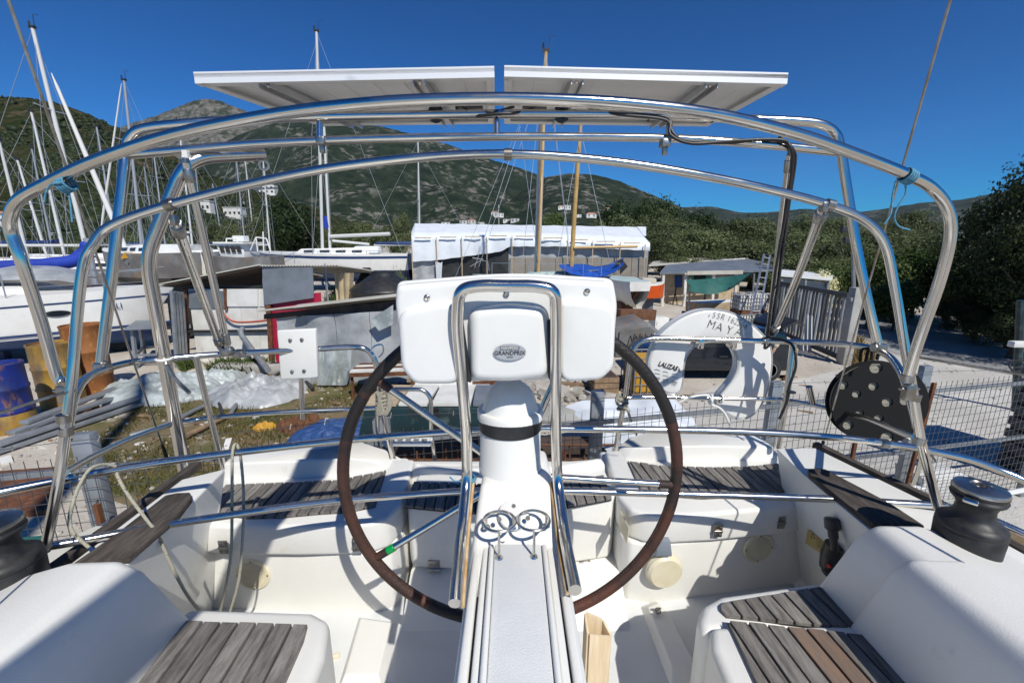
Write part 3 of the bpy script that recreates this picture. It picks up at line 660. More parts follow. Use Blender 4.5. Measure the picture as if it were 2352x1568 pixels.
# central lift-up seat across the transom gate
seatC = moulded('transom_seat', [(-0.46,1.66),(-0.44,1.605),(0,1.575),(0.44,1.665),(0.47,1.72),(0.46,2.0),(-0.46,1.95)], 1.205, SEAT-0.012, 0.018)
planks([G(*p, z=SEAT) for p in ((928,1159),(951,1104),(1070,1109),(1282,1108),(1386,1090),(1405,1142),(1299,1161),(1180,1176),(1062,1172))], SEAT-0.012, seatC, ang=R(3))
backrest([(942,1086,1.86),(956,1075,1.86),(1060,1085,1.86),(1282,1078,1.88),(1380,1063,1.92),(1392,1072,1.92)], 0, 0, seatC, 1.45, 0.06)
for px in ((997,1306),(1343,1290)): hinge(P(*px, 1.595 if px[0] < 1100 else 1.655), parent=seatC, s=0.03)
for px, Y, pr in (((513,1256),1.448,lockL),((820,1250),1.445,lockL),((1794,1199),1.592,lockR),((1649,1218),1.535,lockR)): hinge(P(*px, Y), parent=pr, s=0.021)
round_vent(P(583,1317,1.502), 0.072, (0,-1,0.02), lockL)
round_vent(P(1740,1256,1.603), 0.072, (0.15,-1,0.02), lockR)
# blower cowl on the right locker
c = P(1523,1306,1.535)
m = MB(); m.lathe([(0.078,0),(0.076,0.020),(0.066,0.030),(0.001,0.031)], c, (0.1,-1,0), 36); m.build('vent_cover', M['cream'], lockR, bevel=0)
m = MB(); cc = P(1521,1250,1.528); m.hexa([cc+V(q) for q in ((-0.035,-0.03,-0.035),(0.035,-0.03,-0.035),(0.035,0.01,-0.035),(-0.035,0.01,-0.035),(-0.025,-0.022,0.035),(0.025,-0.022,0.035),(0.025,0.01,0.035),(-0.025,0.01,0.035))]); m.build('vent_hood', M['grey'], lockR, bevel=0.006)
# little data plate on the end of the right locker
a = [PX(*B2(*p), 0.468) for p in ((1795,540),(1845,640),(1833,740),(1785,630))]
m = MB(); m.prism(a, (-0.003,0,0)); m.build('data_plate', M['cream'], lockR)
# transom pillars carrying the gate posts
for px, Y, X0 in (((906,1062),2.02,-0.62),((1412,1046),2.10,0.60)):
    p = P(*px, Y); m = MB(); m.hexa([V((p.x-0.09,Y-0.12,1.0)),V((p.x+0.09,Y-0.12,1.0)),V((p.x+0.09,Y+0.08,1.0)),V((p.x-0.09,Y+0.08,1.0)),V((p.x-0.075,Y-0.06,p.z)),V((p.x+0.065,Y-0.06,p.z)),V((p.x+0.065,Y+0.06,p.z)),V((p.x-0.075,Y+0.06,p.z))])
    m.build('transom_pillar', M['gel'], yacht, bevel=0.02, seg=4, smooth=50)
m = MB(); m.box((0,2.08,1.2),(2.7,0.08,0.5)); m.build('transom', M['gel'], yacht, bevel=0.02)

# ---- side decks, cap planks and toe rails
ZD = 1.72
def deck(px, out, inner, name='side_deck'):
    a = [G(*p, z=ZD) for p in px]; m = MB()
    k = len(a); bo = [p+V((out*(0.19 if i in inner else 0), 0, -0.72)) for i, p in enumerate(a)]
    m.add(bo+a, [list(range(k))[::-1], list(range(k,2*k))]+[(i,(i+1) % k,k+(i+1) % k,k+i) for i in range(k)]); return m.build(name, M['gel'], yacht, bevel=0.025, seg=4, smooth=50)
dL = deck([(520,1074),(416,1099),(142,1305),(-90,1470),(100,1500),(296,1292),(452,1142)], -1, (0,4,5,6))
dR = deck([(1783,1030),(1872,1028),(2205,1190),(2460,1330),(2300,1420),(2003,1222),(1846,1090)], 1, (0,4,5,6))
def cap(px):
    a = [G(*p, z=ZD+0.012) for p in px]; m = MB(); m.prism([p+V((0,0,-0.01)) for p in a], (0,0,0.022)); m.build('cap_plank', M['teakdark'], yacht, bevel=0.005)
cap([B1(430,880), B1(770,835), B1(1060,590), B1(1145,478), B1(1138,445), B1(1060,448), B1(990,462), B1(700,690)])
cap([B3(1150,285), B3(1160,312), B3(1260,395), B3(1510,590), B3(1800,602), B3(1600,470), B3(1250,285), B3(1200,278)])
def rail_strip(px, z=ZD):
    a = [G(*p, z=z) for p in px]; m = MB()
    for p, q in zip(a, a[1:]): m.beam(p, q, 0.03, 0.03)
    m.build('toe_rail', M['teakdark'], yacht)
rail_strip([(455,1066),(285,1190),(120,1310),(-60,1450)], 1.70)
rail_strip([(1872,1022),(2010,1090),(2160,1160),(2360,1275)], 1.70)
# inner mouldings: sloping ledge at the left, throttle wall at the right
m = MB(); a = [PX(*p, X) for p, X in ((B1(1150,560),-1.28),(B1(1155,700),-1.30),(B1(940,885),-1.27),(B1(800,850),-1.17))]
m.prism(a, (-0.05,0,-0.01)); m.build('coaming_ledge', M['gel'], yacht, bevel=0.008)

# ---- forward coamings and benches
def coaming(sx, Ya, Yb, nose, xin, name='coaming'):
    # profile across the boat, swept along it; the aft end slopes down to the bench
    prof = [(xin-0.015,1.40,nose),(xin-0.0,1.56,nose*0.62),(xin+0.018,1.74,nose*0.22),(xin+0.045,1.798,0.0),(xin+0.15,1.812,-0.02),(xin+0.32,1.765,-0.03),(xin+0.45,1.71,-0.03),(xin+0.45,1.2,-0.03)]
    rows = []
    for y in (Yb, Yb+0.2, Yb+0.4, None):
        r = []
        for x, z, ny in prof: r.append(V((sx*x, (Ya+ny) if y is None else min(y, Ya-0.05), z)))
        rows.append(r)
    m = MB(); m.grid(rows); n = len(prof)
    m.f.append(list(range(3*n, 4*n))); m.f.append(list(range(n))[::-1])
    return m.build(name, M['gel'], yacht, bevel=0.022, seg=5, smooth=60)
coaming(-1, 0.955, 0.0, 0.15, 0.975)
coaming(1, 1.10, 0.0, 0.13, 1.022)
coaming(1, 0.965, 0.0, 0.10, 1.000)
benchL = moulded('bench', [(-1.02,1.115),(-0.62,1.10),(-0.555,1.07),(-0.52,0.95),(-0.47,0.2),(-1.02,0.2)], SOLE-0.01, 1.492, 0.028)
planks([G(*p, z=1.5) for p in ((427,1427),(706,1436),(697,1470),(560,1780),(160,1780))], 1.492, benchL, width=0.056, gap=0.007, ang=R(4), thick=0.014)
benchR = moulded('bench', [(0.565,1.07),(0.60,1.125),(0.68,1.165),(1.05,1.225),(1.05,1.05),(0.56,1.02)], SOLE-0.01, 1.490, 0.03)
planks([G(*B3(*p), z=1.5) for p in ((668,1030),(690,1012),(1215,925),(1240,935),(1432,1150),(1405,1155),(700,1082),(672,1055))], 1.490, benchR, width=0.05, gap=0.006, ang=R(8), thick=0.014)
benchR2 = moulded('bench', [(0.555,0.96),(0.585,1.035),(1.03,1.040),(1.03,0.2),(0.50,0.2)], SOLE-0.01, 1.506, 0.025)
planks([G(*B3(*p), z=1.515) for p in ((708,1112),(1470,1192),(1960,1760),(1010,1760))], 1.506, benchR2, width=0.054, gap=0.007, ang=R(4), thick=0.014, brown=(4,5))
# slot in the right coaming top
a = [G(*B3(*p), z=1.806) for p in ((2052,795),(2060,790),(2235,918),(2225,925))]
m = MB(); m.prism([p-V((0,0,0.01)) for p in a], (0,0,0.014)); m.build('coaming_slot', M['black'], yacht)
# locker lid on the aft floor, left of the wheel: nothing but a cleat end
m = MB(); c = G(*B1(1985,1410), z=SOLE+0.01); m.box(c, (0.05,0.012,0.02), R(20)); m.build('latch', M['cream'], yacht, bevel=0.004)
m = MB(); c = G(*B3(322,1060), z=SOLE+0.05); m.lathe([(0.012,0),(0.012,0.006),(0.008,0.010)], c, (0,-0.2,1), 12); m.tube(catmull([c+V((-0.014,0,0.01)),c+V((-0.005,0,0.018)),c+V((0.012,0.004,0.012))],4), 0.003, 6); m.build('lifting_ring', M['dullsteel'], yacht)

# ---- engine control on the right cockpit wall
th = PX(*B3(1290,740), 1.30)
m = MB(); p0, p1, p2 = [PX(*B3(*q), 1.165) for q in ((1275,830),(1285,740),(1300,690))]
m.tube(catmull([p0+V((0,0,-0.01)),p0,p1,p2],5), [0.026]*6+[0.034]*5+[0.030]*5, 12); lever = m.build('throttle_lever', M['black'], yacht, smooth=60)
q0, q1, q2, q3 = [PX(*B3(*q), 1.135) for q in ((1300,720),(1296,660),(1290,600),(1285,540))]
m = MB(); m.tube(catmull([q0,q1,q2,q3],5), [0.012]*6+[0.016]*4+[0.024]*5+[0.020], 12); m.build('lever_grip', M['black'], lever, smooth=60)
m = MB(); m.lathe([(0.007,0),(0.006,0.006)], PX(*B3(1272,806), 1.135), (-1,-0.4,0), 10); m.build('trim_button', M['red'], lever)
a = [PX(*B3(*q), 1.212) for q in ((1170,607),(1262,672),(1255,745),(1158,680))]
m = MB(); m.prism(a, (-0.014,0,0)); pl = m.build('warning_plate', M['plate'], yacht)
m = MB(); a2 = [PX(*B3(*q), 1.196) for q in ((1180,625),(1192,655),(1170,653))]; m.tube(a2, 0.0012, 5, closed=True)
for k in range(4):
    p, q = PX(*B3(1200,650+k*14), 1.196), PX(*B3(1245,682+k*14), 1.196); m.tube([p, q], 0.0009, 4)
m.build('warning_print', M['ink'], pl)

# ---- steering console
m = MB(); rows = []
for y, zt, hw, hb in ((0.25,1.935,0.104,0.145),(0.62,1.935,0.104,0.15),(0.80,1.955,0.101,0.15),(0.875,2.015,0.093,0.15),(0.91,2.042,0.088,0.15),(1.085,2.045,0.080,0.14)):
    rows.append([V((0.013-hb,y,SOLE-0.02)),V((0.013-hw-0.012,y,zt-0.10)),V((0.013-hw,y,zt)),V((0.013+hw,y,zt)),V((0.013+hw+0.012,y,zt-0.10)),V((0.013+hb,y,SOLE-0.02))])
m.grid(rows); m.f.append(list(range(6))[::-1]); m.f.append(list(range(30,36)))
console = m.build('steering_console', M['gel'], yacht, bevel=0.014, seg=4, smooth=60)
def strip(x0, x1, z0, z1, y0, y1, name, mt='gel', bev=0.004):
    m = MB(); m.box(((x0+x1)/2+0.013,(y0+y1)/2,(z0+z1)/2),(x1-x0,y1-y0,z1-z0)); return m.build(name, M[mt], console, bevel=bev, seg=3)
strip(-0.051,0.051,1.94,1.9605,0.25,0.835,'table_panel','gelnon')
for s in (-1,1):
    strip(*sorted((s*0.0515,s*0.0620)),1.94,1.968,0.25,0.80,'table_fiddle',bev=0.005)
    strip(*sorted((s*0.0625,s*0.0760)),1.94,1.957,0.25,0.83,'table_edge')
    strip(*sorted((s*0.0763,s*0.0805)),1.93,1.942,0.25,0.82,'table_groove','caulk',0)
    strip(*sorted((s*0.0808,s*0.0975)),1.60,1.953,0.25,0.80,'table_leaf',bev=0.006)
# cup holders
for px in ((1147,1196),(1225,1194)):
    c = G(*px, z=2.022); m = MB(); ringp = [c+V((math.cos(a)*0.0345,math.sin(a)*0.0345,0)) for a in np.linspace(0,2*math.pi,28,endpoint=False)]
    m.tube(ringp, 0.0034, 8, closed=True)
    for a, lg in ((35,0.03),(145,0.03),(270,0.062)):
        p = c+V((math.cos(R(a))*0.036,math.sin(R(a))*0.036,0)); m.tube([p, p-V((0,0,lg))], 0.0028, 6)
        m.lathe([(0.009,0),(0.007,0.004)], p-V((0,0,lg)), (0,0,1), 10)
    m.build('cup_holder', M['satin'], console)
c = G(*B2(1155,600), z=2.0)
m = MB(); m.lathe([(0.034,-0.012),(0.034,0.0),(0.031,0.002),(0.001,0.002)], c+V((0,0.012,0.010)), (0,-0.55,0.83), 28); m.build('cover_disc', M['gel'], console)
m = MB()
for px in ((1155,512),(1068,590),(1240,583)): m.lathe([(0.0055,0),(0.0045,0.003),(0.001,0.003)], G(*B2(*px), z=2.02), (0,-0.55,0.83), 10)
for px in ((1088,720),(1266,713)): m.lathe([(0.007,0),(0.006,0.0025),(0.003,0.0015)], G(*B2(*px), z=1.962), (0,0,1), 12)
m.build('screw', M['dullsteel'], console)
# compass in its binnacle
cc = V((P(1172,1090,1.0).x, 1.0, 2.045))
m = MB(); m.lathe([(0.081,-0.01),(0.081,0.004),(0.078,0.008),(0.077,0.105),(0.074,0.112),(0.001,0.112)], cc, (0,0,1), 40); comp = m.build('compass_binnacle', M['podwhite'], yacht, smooth=40)
m = MB(); m.lathe([(0.079,0.104),(0.0805,0.112),(0.0805,0.134),(0.076,0.146),(0.001,0.15)], cc, (0,0,1), 40); m.build('compass_bowl', M['black'], comp)
m = MB(); rows = []
for i in range(11):
    t = i/10*math.pi/2; r = 0.0675*math.cos(t)+0.0001; h = 0.152+0.078*math.sin(t)
    rows.append((r, h))
m.lathe([(0.079,0.134),(0.083,0.132),(0.083,0.148),(0.0795,0.153),(0.071,0.155)]+rows[1:], cc+V((0,0.004,0)), (0,0,1), 40); m.build('compass_hood', M['podwhite'], comp, smooth=35)
# guard tube around the pod
gl = [P(1045,1385,0.65),P(1058,1240,0.79),P(1073,1100,0.915),P(1072,1000,0.90),P(1060,860,0.872),P(1049,740,0.852),P(1055,664,0.845),P(1105,655,0.845),P(1165,657,0.845),P(1225,656,0.845),P(1276,665,0.845),P(1278,740,0.852),P(1276,900,0.875),P(1277,1000,0.90),P(1280,1100,0.915),P(1298,1240,0.79),P(1321,1355,0.66)]
m = MB(); m.tube(fillet(gl, 0.05, 7), 0.0125, 16); guard = m.build('pedestal_guard', M['steel'], yacht, smooth=60)
for s, a in ((1,gl[0:3]),(-1,gl[14:17][::-1])):
    m = MB(); m.tube([p+V((s*0.014,0,-0.008)) for p in a], 0.004, 6); m.build('sealant_bead', M['rustline'], guard)
m = MB(); p = P(1076,1098,0.92)
for k in range(3): m.tube([p+V((math.cos(a)*0.0155,math.sin(a)*0.0155,k*0.0035-0.004)) for a in np.linspace(0,2*math.pi,14,endpoint=False)], 0.002, 6, closed=True)
m.tube(catmull([p+V((-0.015,-0.005,0)),p+V((-0.03,-0.01,-0.002)),p+V((-0.045,0,0.004))],4), 0.0018, 6); tag(m.build('cord_lashing', M['bluerope'], None), 'short dark blue cord tied round the left leg of the pedestal guard', 'cord')
# instrument pod
def rbox(mb, px, Yf, depth, taper=0.92):
    a = [P(x, y, Yf) for x, y in px]; cen = sum(a, V((0,0,0)))/len(a); n = len(a)
    b = [cen+(p-cen)*taper+V((0,depth,0)) for p in a]
    mb.add(a+b, [list(range(n)), list(range(n,2*n))[::-1]]+[(i,n+i,n+(i+1) % n,(i+1) % n) for i in range(n)])
def rounded(pts, r=0.2, n=5):
    out = []; N = len(pts)
    for i in range(N):
        a, b, c = V((*pts[i-1],0)), V((*pts[i],0)), V((*pts[(i+1) % N],0)); l = min((a-b).length, (c-b).length)*r
        s, e = b+(a-b).normalized()*l, b+(c-b).normalized()*l
        for k in range(n): t = k/(n-1); q = s*(1-t)**2+b*2*t*(1-t)+e*t*t; out.append((q.x, q.y))
    return out
OUT = rounded([(908,655),(1175,634),(1412,648),(1421,700),(1408,850),(1376,868),(1165,878),(956,878),(922,842),(905,700)], 0.32)
m = MB(); rbox(m, OUT, 0.890, 0.055, 0.99); pod = m.build('instrument_pod', M['podwhite'], yacht, bevel=0.020, seg=6, smooth=70)
m = MB(); rbox(m, [(1166+(x-1166)*.985, 758+(y_-758)*.985-2) for x, y_ in OUT], 0.938, 0.02, 1.0); m.build('pod_seam', M['black'], pod)
m = MB(); rbox(m, [(x, y_-9) for x, y_ in OUT], 0.952, 0.05, 0.96); m.build('pod_lid', M['podwhite'], pod, bevel=0.014, seg=4, smooth=70)
for px in ([(911,716),(1000,699),(1046,696),(1058,740),(1066,884),(950,884),(920,848)], [(1284,692),(1330,692),(1417,706),(1411,846),(1382,874),(1284,880),(1280,740)]):
    m = MB(); rbox(m, rounded(px, 0.36, 6), 0.868, 0.05, 1.03); m.build('pod_bulge', M['podwhite'], pod, bevel=0.021, seg=6, smooth=80)
m = MB(); rbox(m, rounded([(1076,714),(1165,700),(1258,710),(1262,870),(1165,880),(1080,876)], 0.3), 0.864, 0.05, 1.04); cover = m.build('pod_clamp_cover', M['podwhite'], pod, bevel=0.022, seg=6, smooth=80)
for px in ([(1040,745),(1062,735),(1083,880),(1063,872)], [(1252,735),(1280,735),(1291,760),(1286,868),(1260,874)]):
    m = MB(); rbox(m, rounded(px, 0.25), 0.876, 0.03, 1.0); m.build('pod_channel', M['black'], pod, bevel=0.004)
m = MB()
for px in ((981,683),(1163,675),(1348,669)):
    m.lathe([(0.0065,0),(0.0065,0.004),(0.004,0.006),(0.003,0.003),(0.001,0.003)], P(*px, 0.891), (0,-1,0), 14)
build_each(m, 'pod_screw', M['steel'], pod)
bc = P(1171,808,0.8615); um, bx = V((0,0.08,1)).normalized(), V((1,0.02,0))
m = MB(); el = [bc+bx*math.cos(a)*0.034+um*math.sin(a)*0.0172 for a in np.linspace(0,2*math.pi,36,endpoint=False)]
m.prism(el, (0,-0.0015,0)); badge = m.build('pod_badge', M['badge'], pod)
m = MB(); tb = bc+um*0.0085+V((0,-0.002,0)); m.prism([tb+bx*a*0.0205+um*b*0.0036 for a, b in ((-1,-1),(1,-1),(1,1),(-1,1))], (0,-0.0008,0)); m.build('badge_bar', M['greyink'], pod)
text('NAVPOD', 'lettering', M['podwhite'], pod, tb+V((0,-0.0014,0)), bx, um, 0.0075, 0.0003, sx=1.15)
text('GRANDPRIX', 'lettering', M['ink'], pod, bc-um*0.0022+V((0,-0.0022,0)), bx, um, 0.0122, 0.0003, offset=0.0002, sx=0.95)
text('SERIES', 'lettering', M['greyink'], pod, bc-um*0.0105+V((0,-0.0022,0)), bx, um, 0.0048, 0.0003)

# ---- steering wheel
WC = V((0.003,1.143,1.920)); tl, yw = R(2.07), R(2.64)
WU, WV = V((math.cos(yw),math.sin(yw),0)), V((0,math.sin(tl),math.cos(tl))); WN = WU.cross(WV)
wp = [WC+WU*0.4975*math.cos(a)+WV*0.4975*math.sin(a) for a in np.linspace(0,2*math.pi,96,endpoint=False)]
m = MB(); m.lathe([(0.045,-0.03),(0.045,0.02),(0.03,0.03)], WC+WN*-0.0, (0,-1,0), 20); wheel = m.build('steering_wheel', M['steel'], yacht)
m = MB(); m.tube(wp, 0.0172, 12, closed=True); m.build('rim', M['leather'], wheel, smooth=80)
m = MB()
for a0, a1 in ((148,164),(100,146),(238,262),(20,60)):
    m.tube([WC+WU*0.4975*math.cos(R(a))+WV*0.4975*math.sin(R(a)) for a in np.linspace(a0,a1,18)], 0.0178, 12)
build_each(m, 'rim_wrap', M['leatherdark'], wheel, smooth=80)
m = MB()
for k in range(300):
    a = 2*math.pi*k/300; rr = 0.4815; p = WC+WU*rr*math.cos(a)+WV*rr*math.sin(a)+V((0,-0.004,0)); tdir = -WU*math.sin(a)+WV*math.cos(a); rd = (WU*math.cos(a)+WV*math.sin(a))
    m.beam(p-tdir*0.002-rd*0.001, p+tdir*0.002+rd*0.003, 0.0013, 0.0013)
o = m.build('stitching', M['rope'], wheel, smooth=0, recalc=False); o['kind'] = 'stuff'
for k, a in enumerate((68,141,211,284,356)):
    d = WU*math.cos(R(a))+WV*math.sin(R(a)); m = MB(); m.tube([WC+d*0.03+V((0,0.02,0)), WC+d*0.30+V((0,0.006,0)), WC+d*0.485], 0.0105, 12); sp = m.build('spoke', M['steel'], wheel, smooth=60)
    m = MB(); m.tube([WC+d*0.445, WC+d*0.485], 0.0125, 12); m.build('spoke_socket', M['leather'], wheel, smooth=60)
    if a == 211: m = MB(); m.tube([WC+d*0.422, WC+d*0.447], 0.0122, 12); m.build('spoke_tape', M['green'], wheel, label='green tape on a spoke')

# ---- winches
def winch(c, r=0.088, tilt=(0,0,1)):
    c = V(c); k = r/0.105
    m = MB(); m.lathe([(p*k, h) for p, h in ((0.106,-0.03),(0.107,0.0),(0.109,0.036),(0.106,0.040),(0.109,0.044),(0.106,0.056),(0.090,0.064),(0.070,0.074),(0.062,0.088),(0.060,0.104),(0.066,0.118),(0.082,0.128),(0.086,0.136),(0.080,0.142),(0.084,0.148),(0.084,0.152))], c, tilt, 40); wn = m.build('winch', M['winch'], yacht, smooth=50)
    m = MB(); m.lathe([(p*k, h) for p, h in ((0.070,0.150),(0.083,0.152),(0.085,0.156),(0.081,0.163),(0.060,0.168),(0.034,0.170),(0.030,0.166),(0.018,0.166),(0.016,0.160),(0.001,0.160))], c, tilt, 40); m.build('winch_cap', M['dullsteel'], wn, smooth=45)
    m = MB(); m.box(c+V((-0.075*k,-0.04*k,0.143)),(0.05,0.03,0.010),R(40)); m.build('stripper_arm', M['steel'], wn, bevel=0.004)
winch((1.275,1.035,1.795), 0.071); winch((-1.30,0.925,1.765), 0.076)
# ================================================================ stainless work above the cockpit
def pipe(pts, r, name, parent=yacht, mt='steel', n=14, sm=True, k=6, label=None):
    m = MB(); m.tube(catmull(pts, k) if sm else pts, r, n); return m.build(name, M[mt], parent, smooth=70, label=label)
def collar(mb, c, d, r=0.0165, l=0.022): c = V(c); d = V(d).normalized(); mb.tube([c-d*l/2, c+d*l/2], r, 12)
def PP(lst): return [P(x, y, Y) for x, y, Y in lst]
# bimini frame
bim = thing('bimini_frame', None, None); bim.parent = yacht; bim.location = (0,0,0); ORG[bim.name] = ORG[yacht.name]
b1 = PP([(150,882,1.12),(130,860,1.12),(95,740,1.11),(50,600,1.10),(25,530,1.10),(26,490,1.09),(48,455,1.08),(110,420,1.08),(230,365,1.07),(410,307,1.05),(640,262,1.04),(860,237,1.03),(1060,228,1.02),(1250,229,1.02),(1450,240,1.03),(1650,265,1.05),(1830,308,1.08),(1980,360,1.11),(2085,402,1.13),(2140,432,1.15),(2175,478,1.16),(2183,540,1.17),(2160,640,1.18),(2125,740,1.19),(2103,805,1.20),(2084,868,1.21)])
pipe(b1, 0.0135, 'front_bow', bim)
b2 = PP([(103,1265,1.04),(130,1130,1.06),(152,985,1.09),(166,860,1.12),(176,740,1.15),(190,620,1.17),(212,565,1.18),(262,515,1.20),(420,462,1.23),(700,396,1.26),(950,363,1.28),(1160,354,1.29),(1360,366,1.30),(1560,394,1.30),(1760,434,1.30),(1900,470,1.30),(1985,506,1.29),(2032,560,1.28),(2055,660,1.27),(2075,780,1.25),(2092,870,1.23),(2113,1000,1.21),(2135,1090,1.19),(2155,1168,1.18)])
pipe(b2, 0.0125, 'rear_bow', bim)
# the two bows folded down aft
u = PP([(-190,1180,0.98),(-60,1146,1.04),(0,1130,1.08),(200,1090,1.18),(400,1057,1.26),(700,1020,1.34),(960,997,1.38),(1200,985,1.40),(1450,986,1.41),(1700,991,1.40),(1900,1003,1.39),(2035,1018,1.37),(2200,1048,1.34),(2290,1078,1.31),(2360,1108,1.27),(2480,1180,1.20)])
pipe(u, 0.0125, 'folded_bow', bim)
l = PP([(65,1262,1.03),(200,1238,1.10),(347,1211,1.17),(570,1176,1.25),(778,1149,1.31),(1066,1128,1.36),(1290,1127,1.37),(1480,1132,1.37),(1700,1138,1.36),(1916,1146,1.34),(2050,1154,1.31),(2202,1168,1.25),(2352,1226,1.15),(2460,1290,1.08)])
pipe(l, 0.0125, 'folded_bow', bim)
m = MB()
for c, d in ((b1[0],(0.1,0,1)),(b1[-1],(-0.1,0,1)),(P(152,990,1.09),(0.1,0,1)),(P(2100,912,1.225),(0.1,0,1)),(P(147,960,1.09),(0.1,0,1)),(P(2030,1018,1.37),(1,0,-0.1)),(P(182,1102,1.17),(1,0.5,0)),(P(1167,355,1.29),(1,0,0)),(P(390,470,1.225),(1,0,0.25)),(P(1905,471,1.30),(1,0,-0.25)),(P(2112,1012,1.21),(0.1,0,1))): collar(m, c, d)
build_each(m, 'clamp', M['dullsteel'], bim, smooth=60)
m = MB()
for c, t in ((P(150,905,1.11),1),(P(2087,900,1.22),1)): m.box(c,(0.03,0.02,0.05)); m.tube([c+V((-0.03,0,0.01)),c+V((0.03,0,0.01))],0.005,8)
build_each(m, 'hinge_fitting', M['dullsteel'], bim, bevel=0.004)
# solar arch and the rails it stands on
arch = thing('solar_arch', None, None); arch.parent = yacht; arch.location = (0,0,0); ORG[arch.name] = ORG[yacht.name]
pipe(PP([(232,838,1.56),(262,590,1.62),(285,390,1.68),(290,345,1.70),(300,315,1.70),(330,296,1.71),(420,285,1.75),(600,273,1.83),(860,266,1.90),(1165,262,1.93),(1450,264,1.93),(1690,273,1.89),(1830,279,1.86),(1888,287,1.85),(1918,306,1.85),(1930,340,1.84),(1945,430,1.82),(1968,570,1.78),(1995,700,1.74),(2017,795,1.72)]), 0.0175, 'arch_tube', arch)
pipe(PP([(292,356,1.69),(420,345,1.74),(600,330,1.81),(860,319,1.88),(1165,314,1.92),(1450,316,1.92),(1600,321,1.90),(1760,333,1.87),(1880,345,1.85),(1928,350,1.84)]), 0.0165, 'arch_crossbar', arch)
pipe([P(1141,264,1.93), P(1141,314,1.92)], 0.013, 'arch_strut', arch, sm=False)
pipe([P(734,282,1.86), P(734,324,1.85)], 0.013, 'arch_strut', arch, sm=False)
pipe([P(1537,282,1.92), P(1537,322,1.91)], 0.013, 'arch_strut', arch, sm=False)
for s in ([(428,375,1.72),(480,600,1.77),(523,800,1.83)], [(402,508,1.24),(450,640,1.50),(506,795,1.82)], [(1891,478,1.30),(1830,640,1.74),(1776,765,2.05)], [(1815,355,1.86),(1790,560,1.98),(1766,775,2.07)]):
    a = PP(s); st = pipe(a, 0.0145, 'brace', arch)
    m = MB()
    for p, d in ((a[0], a[1]-a[0]), (a[-1], a[-2]-a[-1])): d = d.normalized(); m.tube([p+d*0.02, p+d*0.07], 0.0185, 12); m.box(p-d*0.005, (0.016,0.022,0.028))
    build_each(m, 'brace_end', M['dullsteel'], arch, bevel=0.003)
m = MB()
for x, y, Y in ((235,842,1.55),(2018,798,1.71),(522,806,1.83),(1762,783,2.06),(548,812,1.85)): m.box(P(x,y,Y),(0.035,0.04,0.035)); m.tube([P(x,y,Y)+V((-0.025,0,0)),P(x,y,Y)+V((0.025,0,0))],0.019,10)
for x, y, Y in ((740,325,1.85),(1527,330,1.90)): m.box(P(x,y,Y),(0.035,0.05,0.03)); m.box(P(x,y+12,Y),(0.02,0.02,0.05))
build_each(m, 'arch_foot', M['dullsteel'], arch, bevel=0.004)
# crane pole at the left quarter
pole = pipe(fillet(PP([(425,1088,1.76),(372,790,1.73),(336,590,1.70),(430,362,1.74),(606,354,1.95)]), 0.09, 8), 0.025, 'crane_pole', sm=False, n=18)
m = MB()
c = P(432,366,1.74); m.box(c,(0.02,0.03,0.06)); c = P(604,362,1.95); m.tube([c+V((math.cos(a)*0.02,0,math.sin(a)*0.02-0.03)) for a in np.linspace(0,2*math.pi,12,endpoint=False)],0.005,6,closed=True)
c = P(378,824,1.73); m.tube([c+V((math.cos(a)*0.028,math.sin(a)*0.028,0)) for a in np.linspace(0,2*math.pi,16,endpoint=False)],0.006,6,closed=True)
build_each(m, 'pole_ring', M['podwhite'], pole, smooth=60)
m = MB(); c = P(400,868,1.71); m.tube(fillet([c+V((-0.02,0,0.06)),c,c+V((0.07,-0.02,-0.06))],0.02,4),0.008,8); m.build('pole_handle', M['dullsteel'], pole)
# pushpit rails
pp = thing('pushpit', None, None); pp.parent = yacht; pp.location = (0,0,0); ORG[pp.name] = ORG[yacht.name]
TLr = PP([(152,1010,1.10),(160,950,1.16),(172,905,1.27),(196,870,1.40),(240,848,1.54),(300,832,1.66),(360,826,1.73),(480,815,1.83),(600,808,1.90),(720,802,1.96),(800,797,2.0),(835,800,2.01),(856,818,2.02),(866,850,2.02),(880,950,2.02),(906,1064,2.02)])
pipe(TLr, 0.0135, 'top_rail', pp)
TRr = PP([(1411,1050,2.10),(1425,970,2.10),(1438,900,2.10),(1447,830,2.10),(1456,800,2.10),(1480,781,2.10),(1530,777,2.10),(1640,780,2.09),(1750,783,2.06),(1860,786,1.97),(1929,790,1.88),(1990,797,1.78),(2025,808,1.70),(2050,826,1.62),(2070,858,1.52),(2085,900,1.40),(2100,950,1.30),(2108,985,1.24)])
pipe(TRr, 0.0135, 'top_rail', pp)
pipe(PP([(148,1085,1.12),(230,1040,1.32),(320,1000,1.55),(425,968,1.80),(560,952,1.88),(700,944,1.95),(800,940,2.0),(882,935,2.02)]), 0.011, 'middle_rail', pp)
pipe(PP([(1435,913,2.10),(1530,912,2.10),(1647,915,2.09),(1760,916,2.06),(1820,921,2.0),(1929,944,1.86),(2000,964,1.62),(2102,1006,1.26)]), 0.011, 'middle_rail', pp)
pipe(PP([(450,818,1.80),(480,945,1.81),(514,1075,1.82)]), 0.0125, 'stanchion', pp)
pipe(PP([(1822,788,2.02),(1808,900,1.99),(1786,1028,1.97)]), 0.015, 'stanchion', pp)
pipe([P(691,800,1.96),P(692,870,1.95),P(695,962,1.95)], 0.012, 'stanchion', pp, sm=False)
pipe([P(1858,888,1.95),P(1867,925,1.95)], 0.014, 'rod_holder', pp, sm=False)
m = MB()
for px, Y in (((1411,1046),2.10),((906,1062),2.02)): m.lathe([(0.035,0),(0.033,0.008),(0.018,0.014)], P(*px, Y)+V((0,0,-0.003)), (0,0,1), 18)
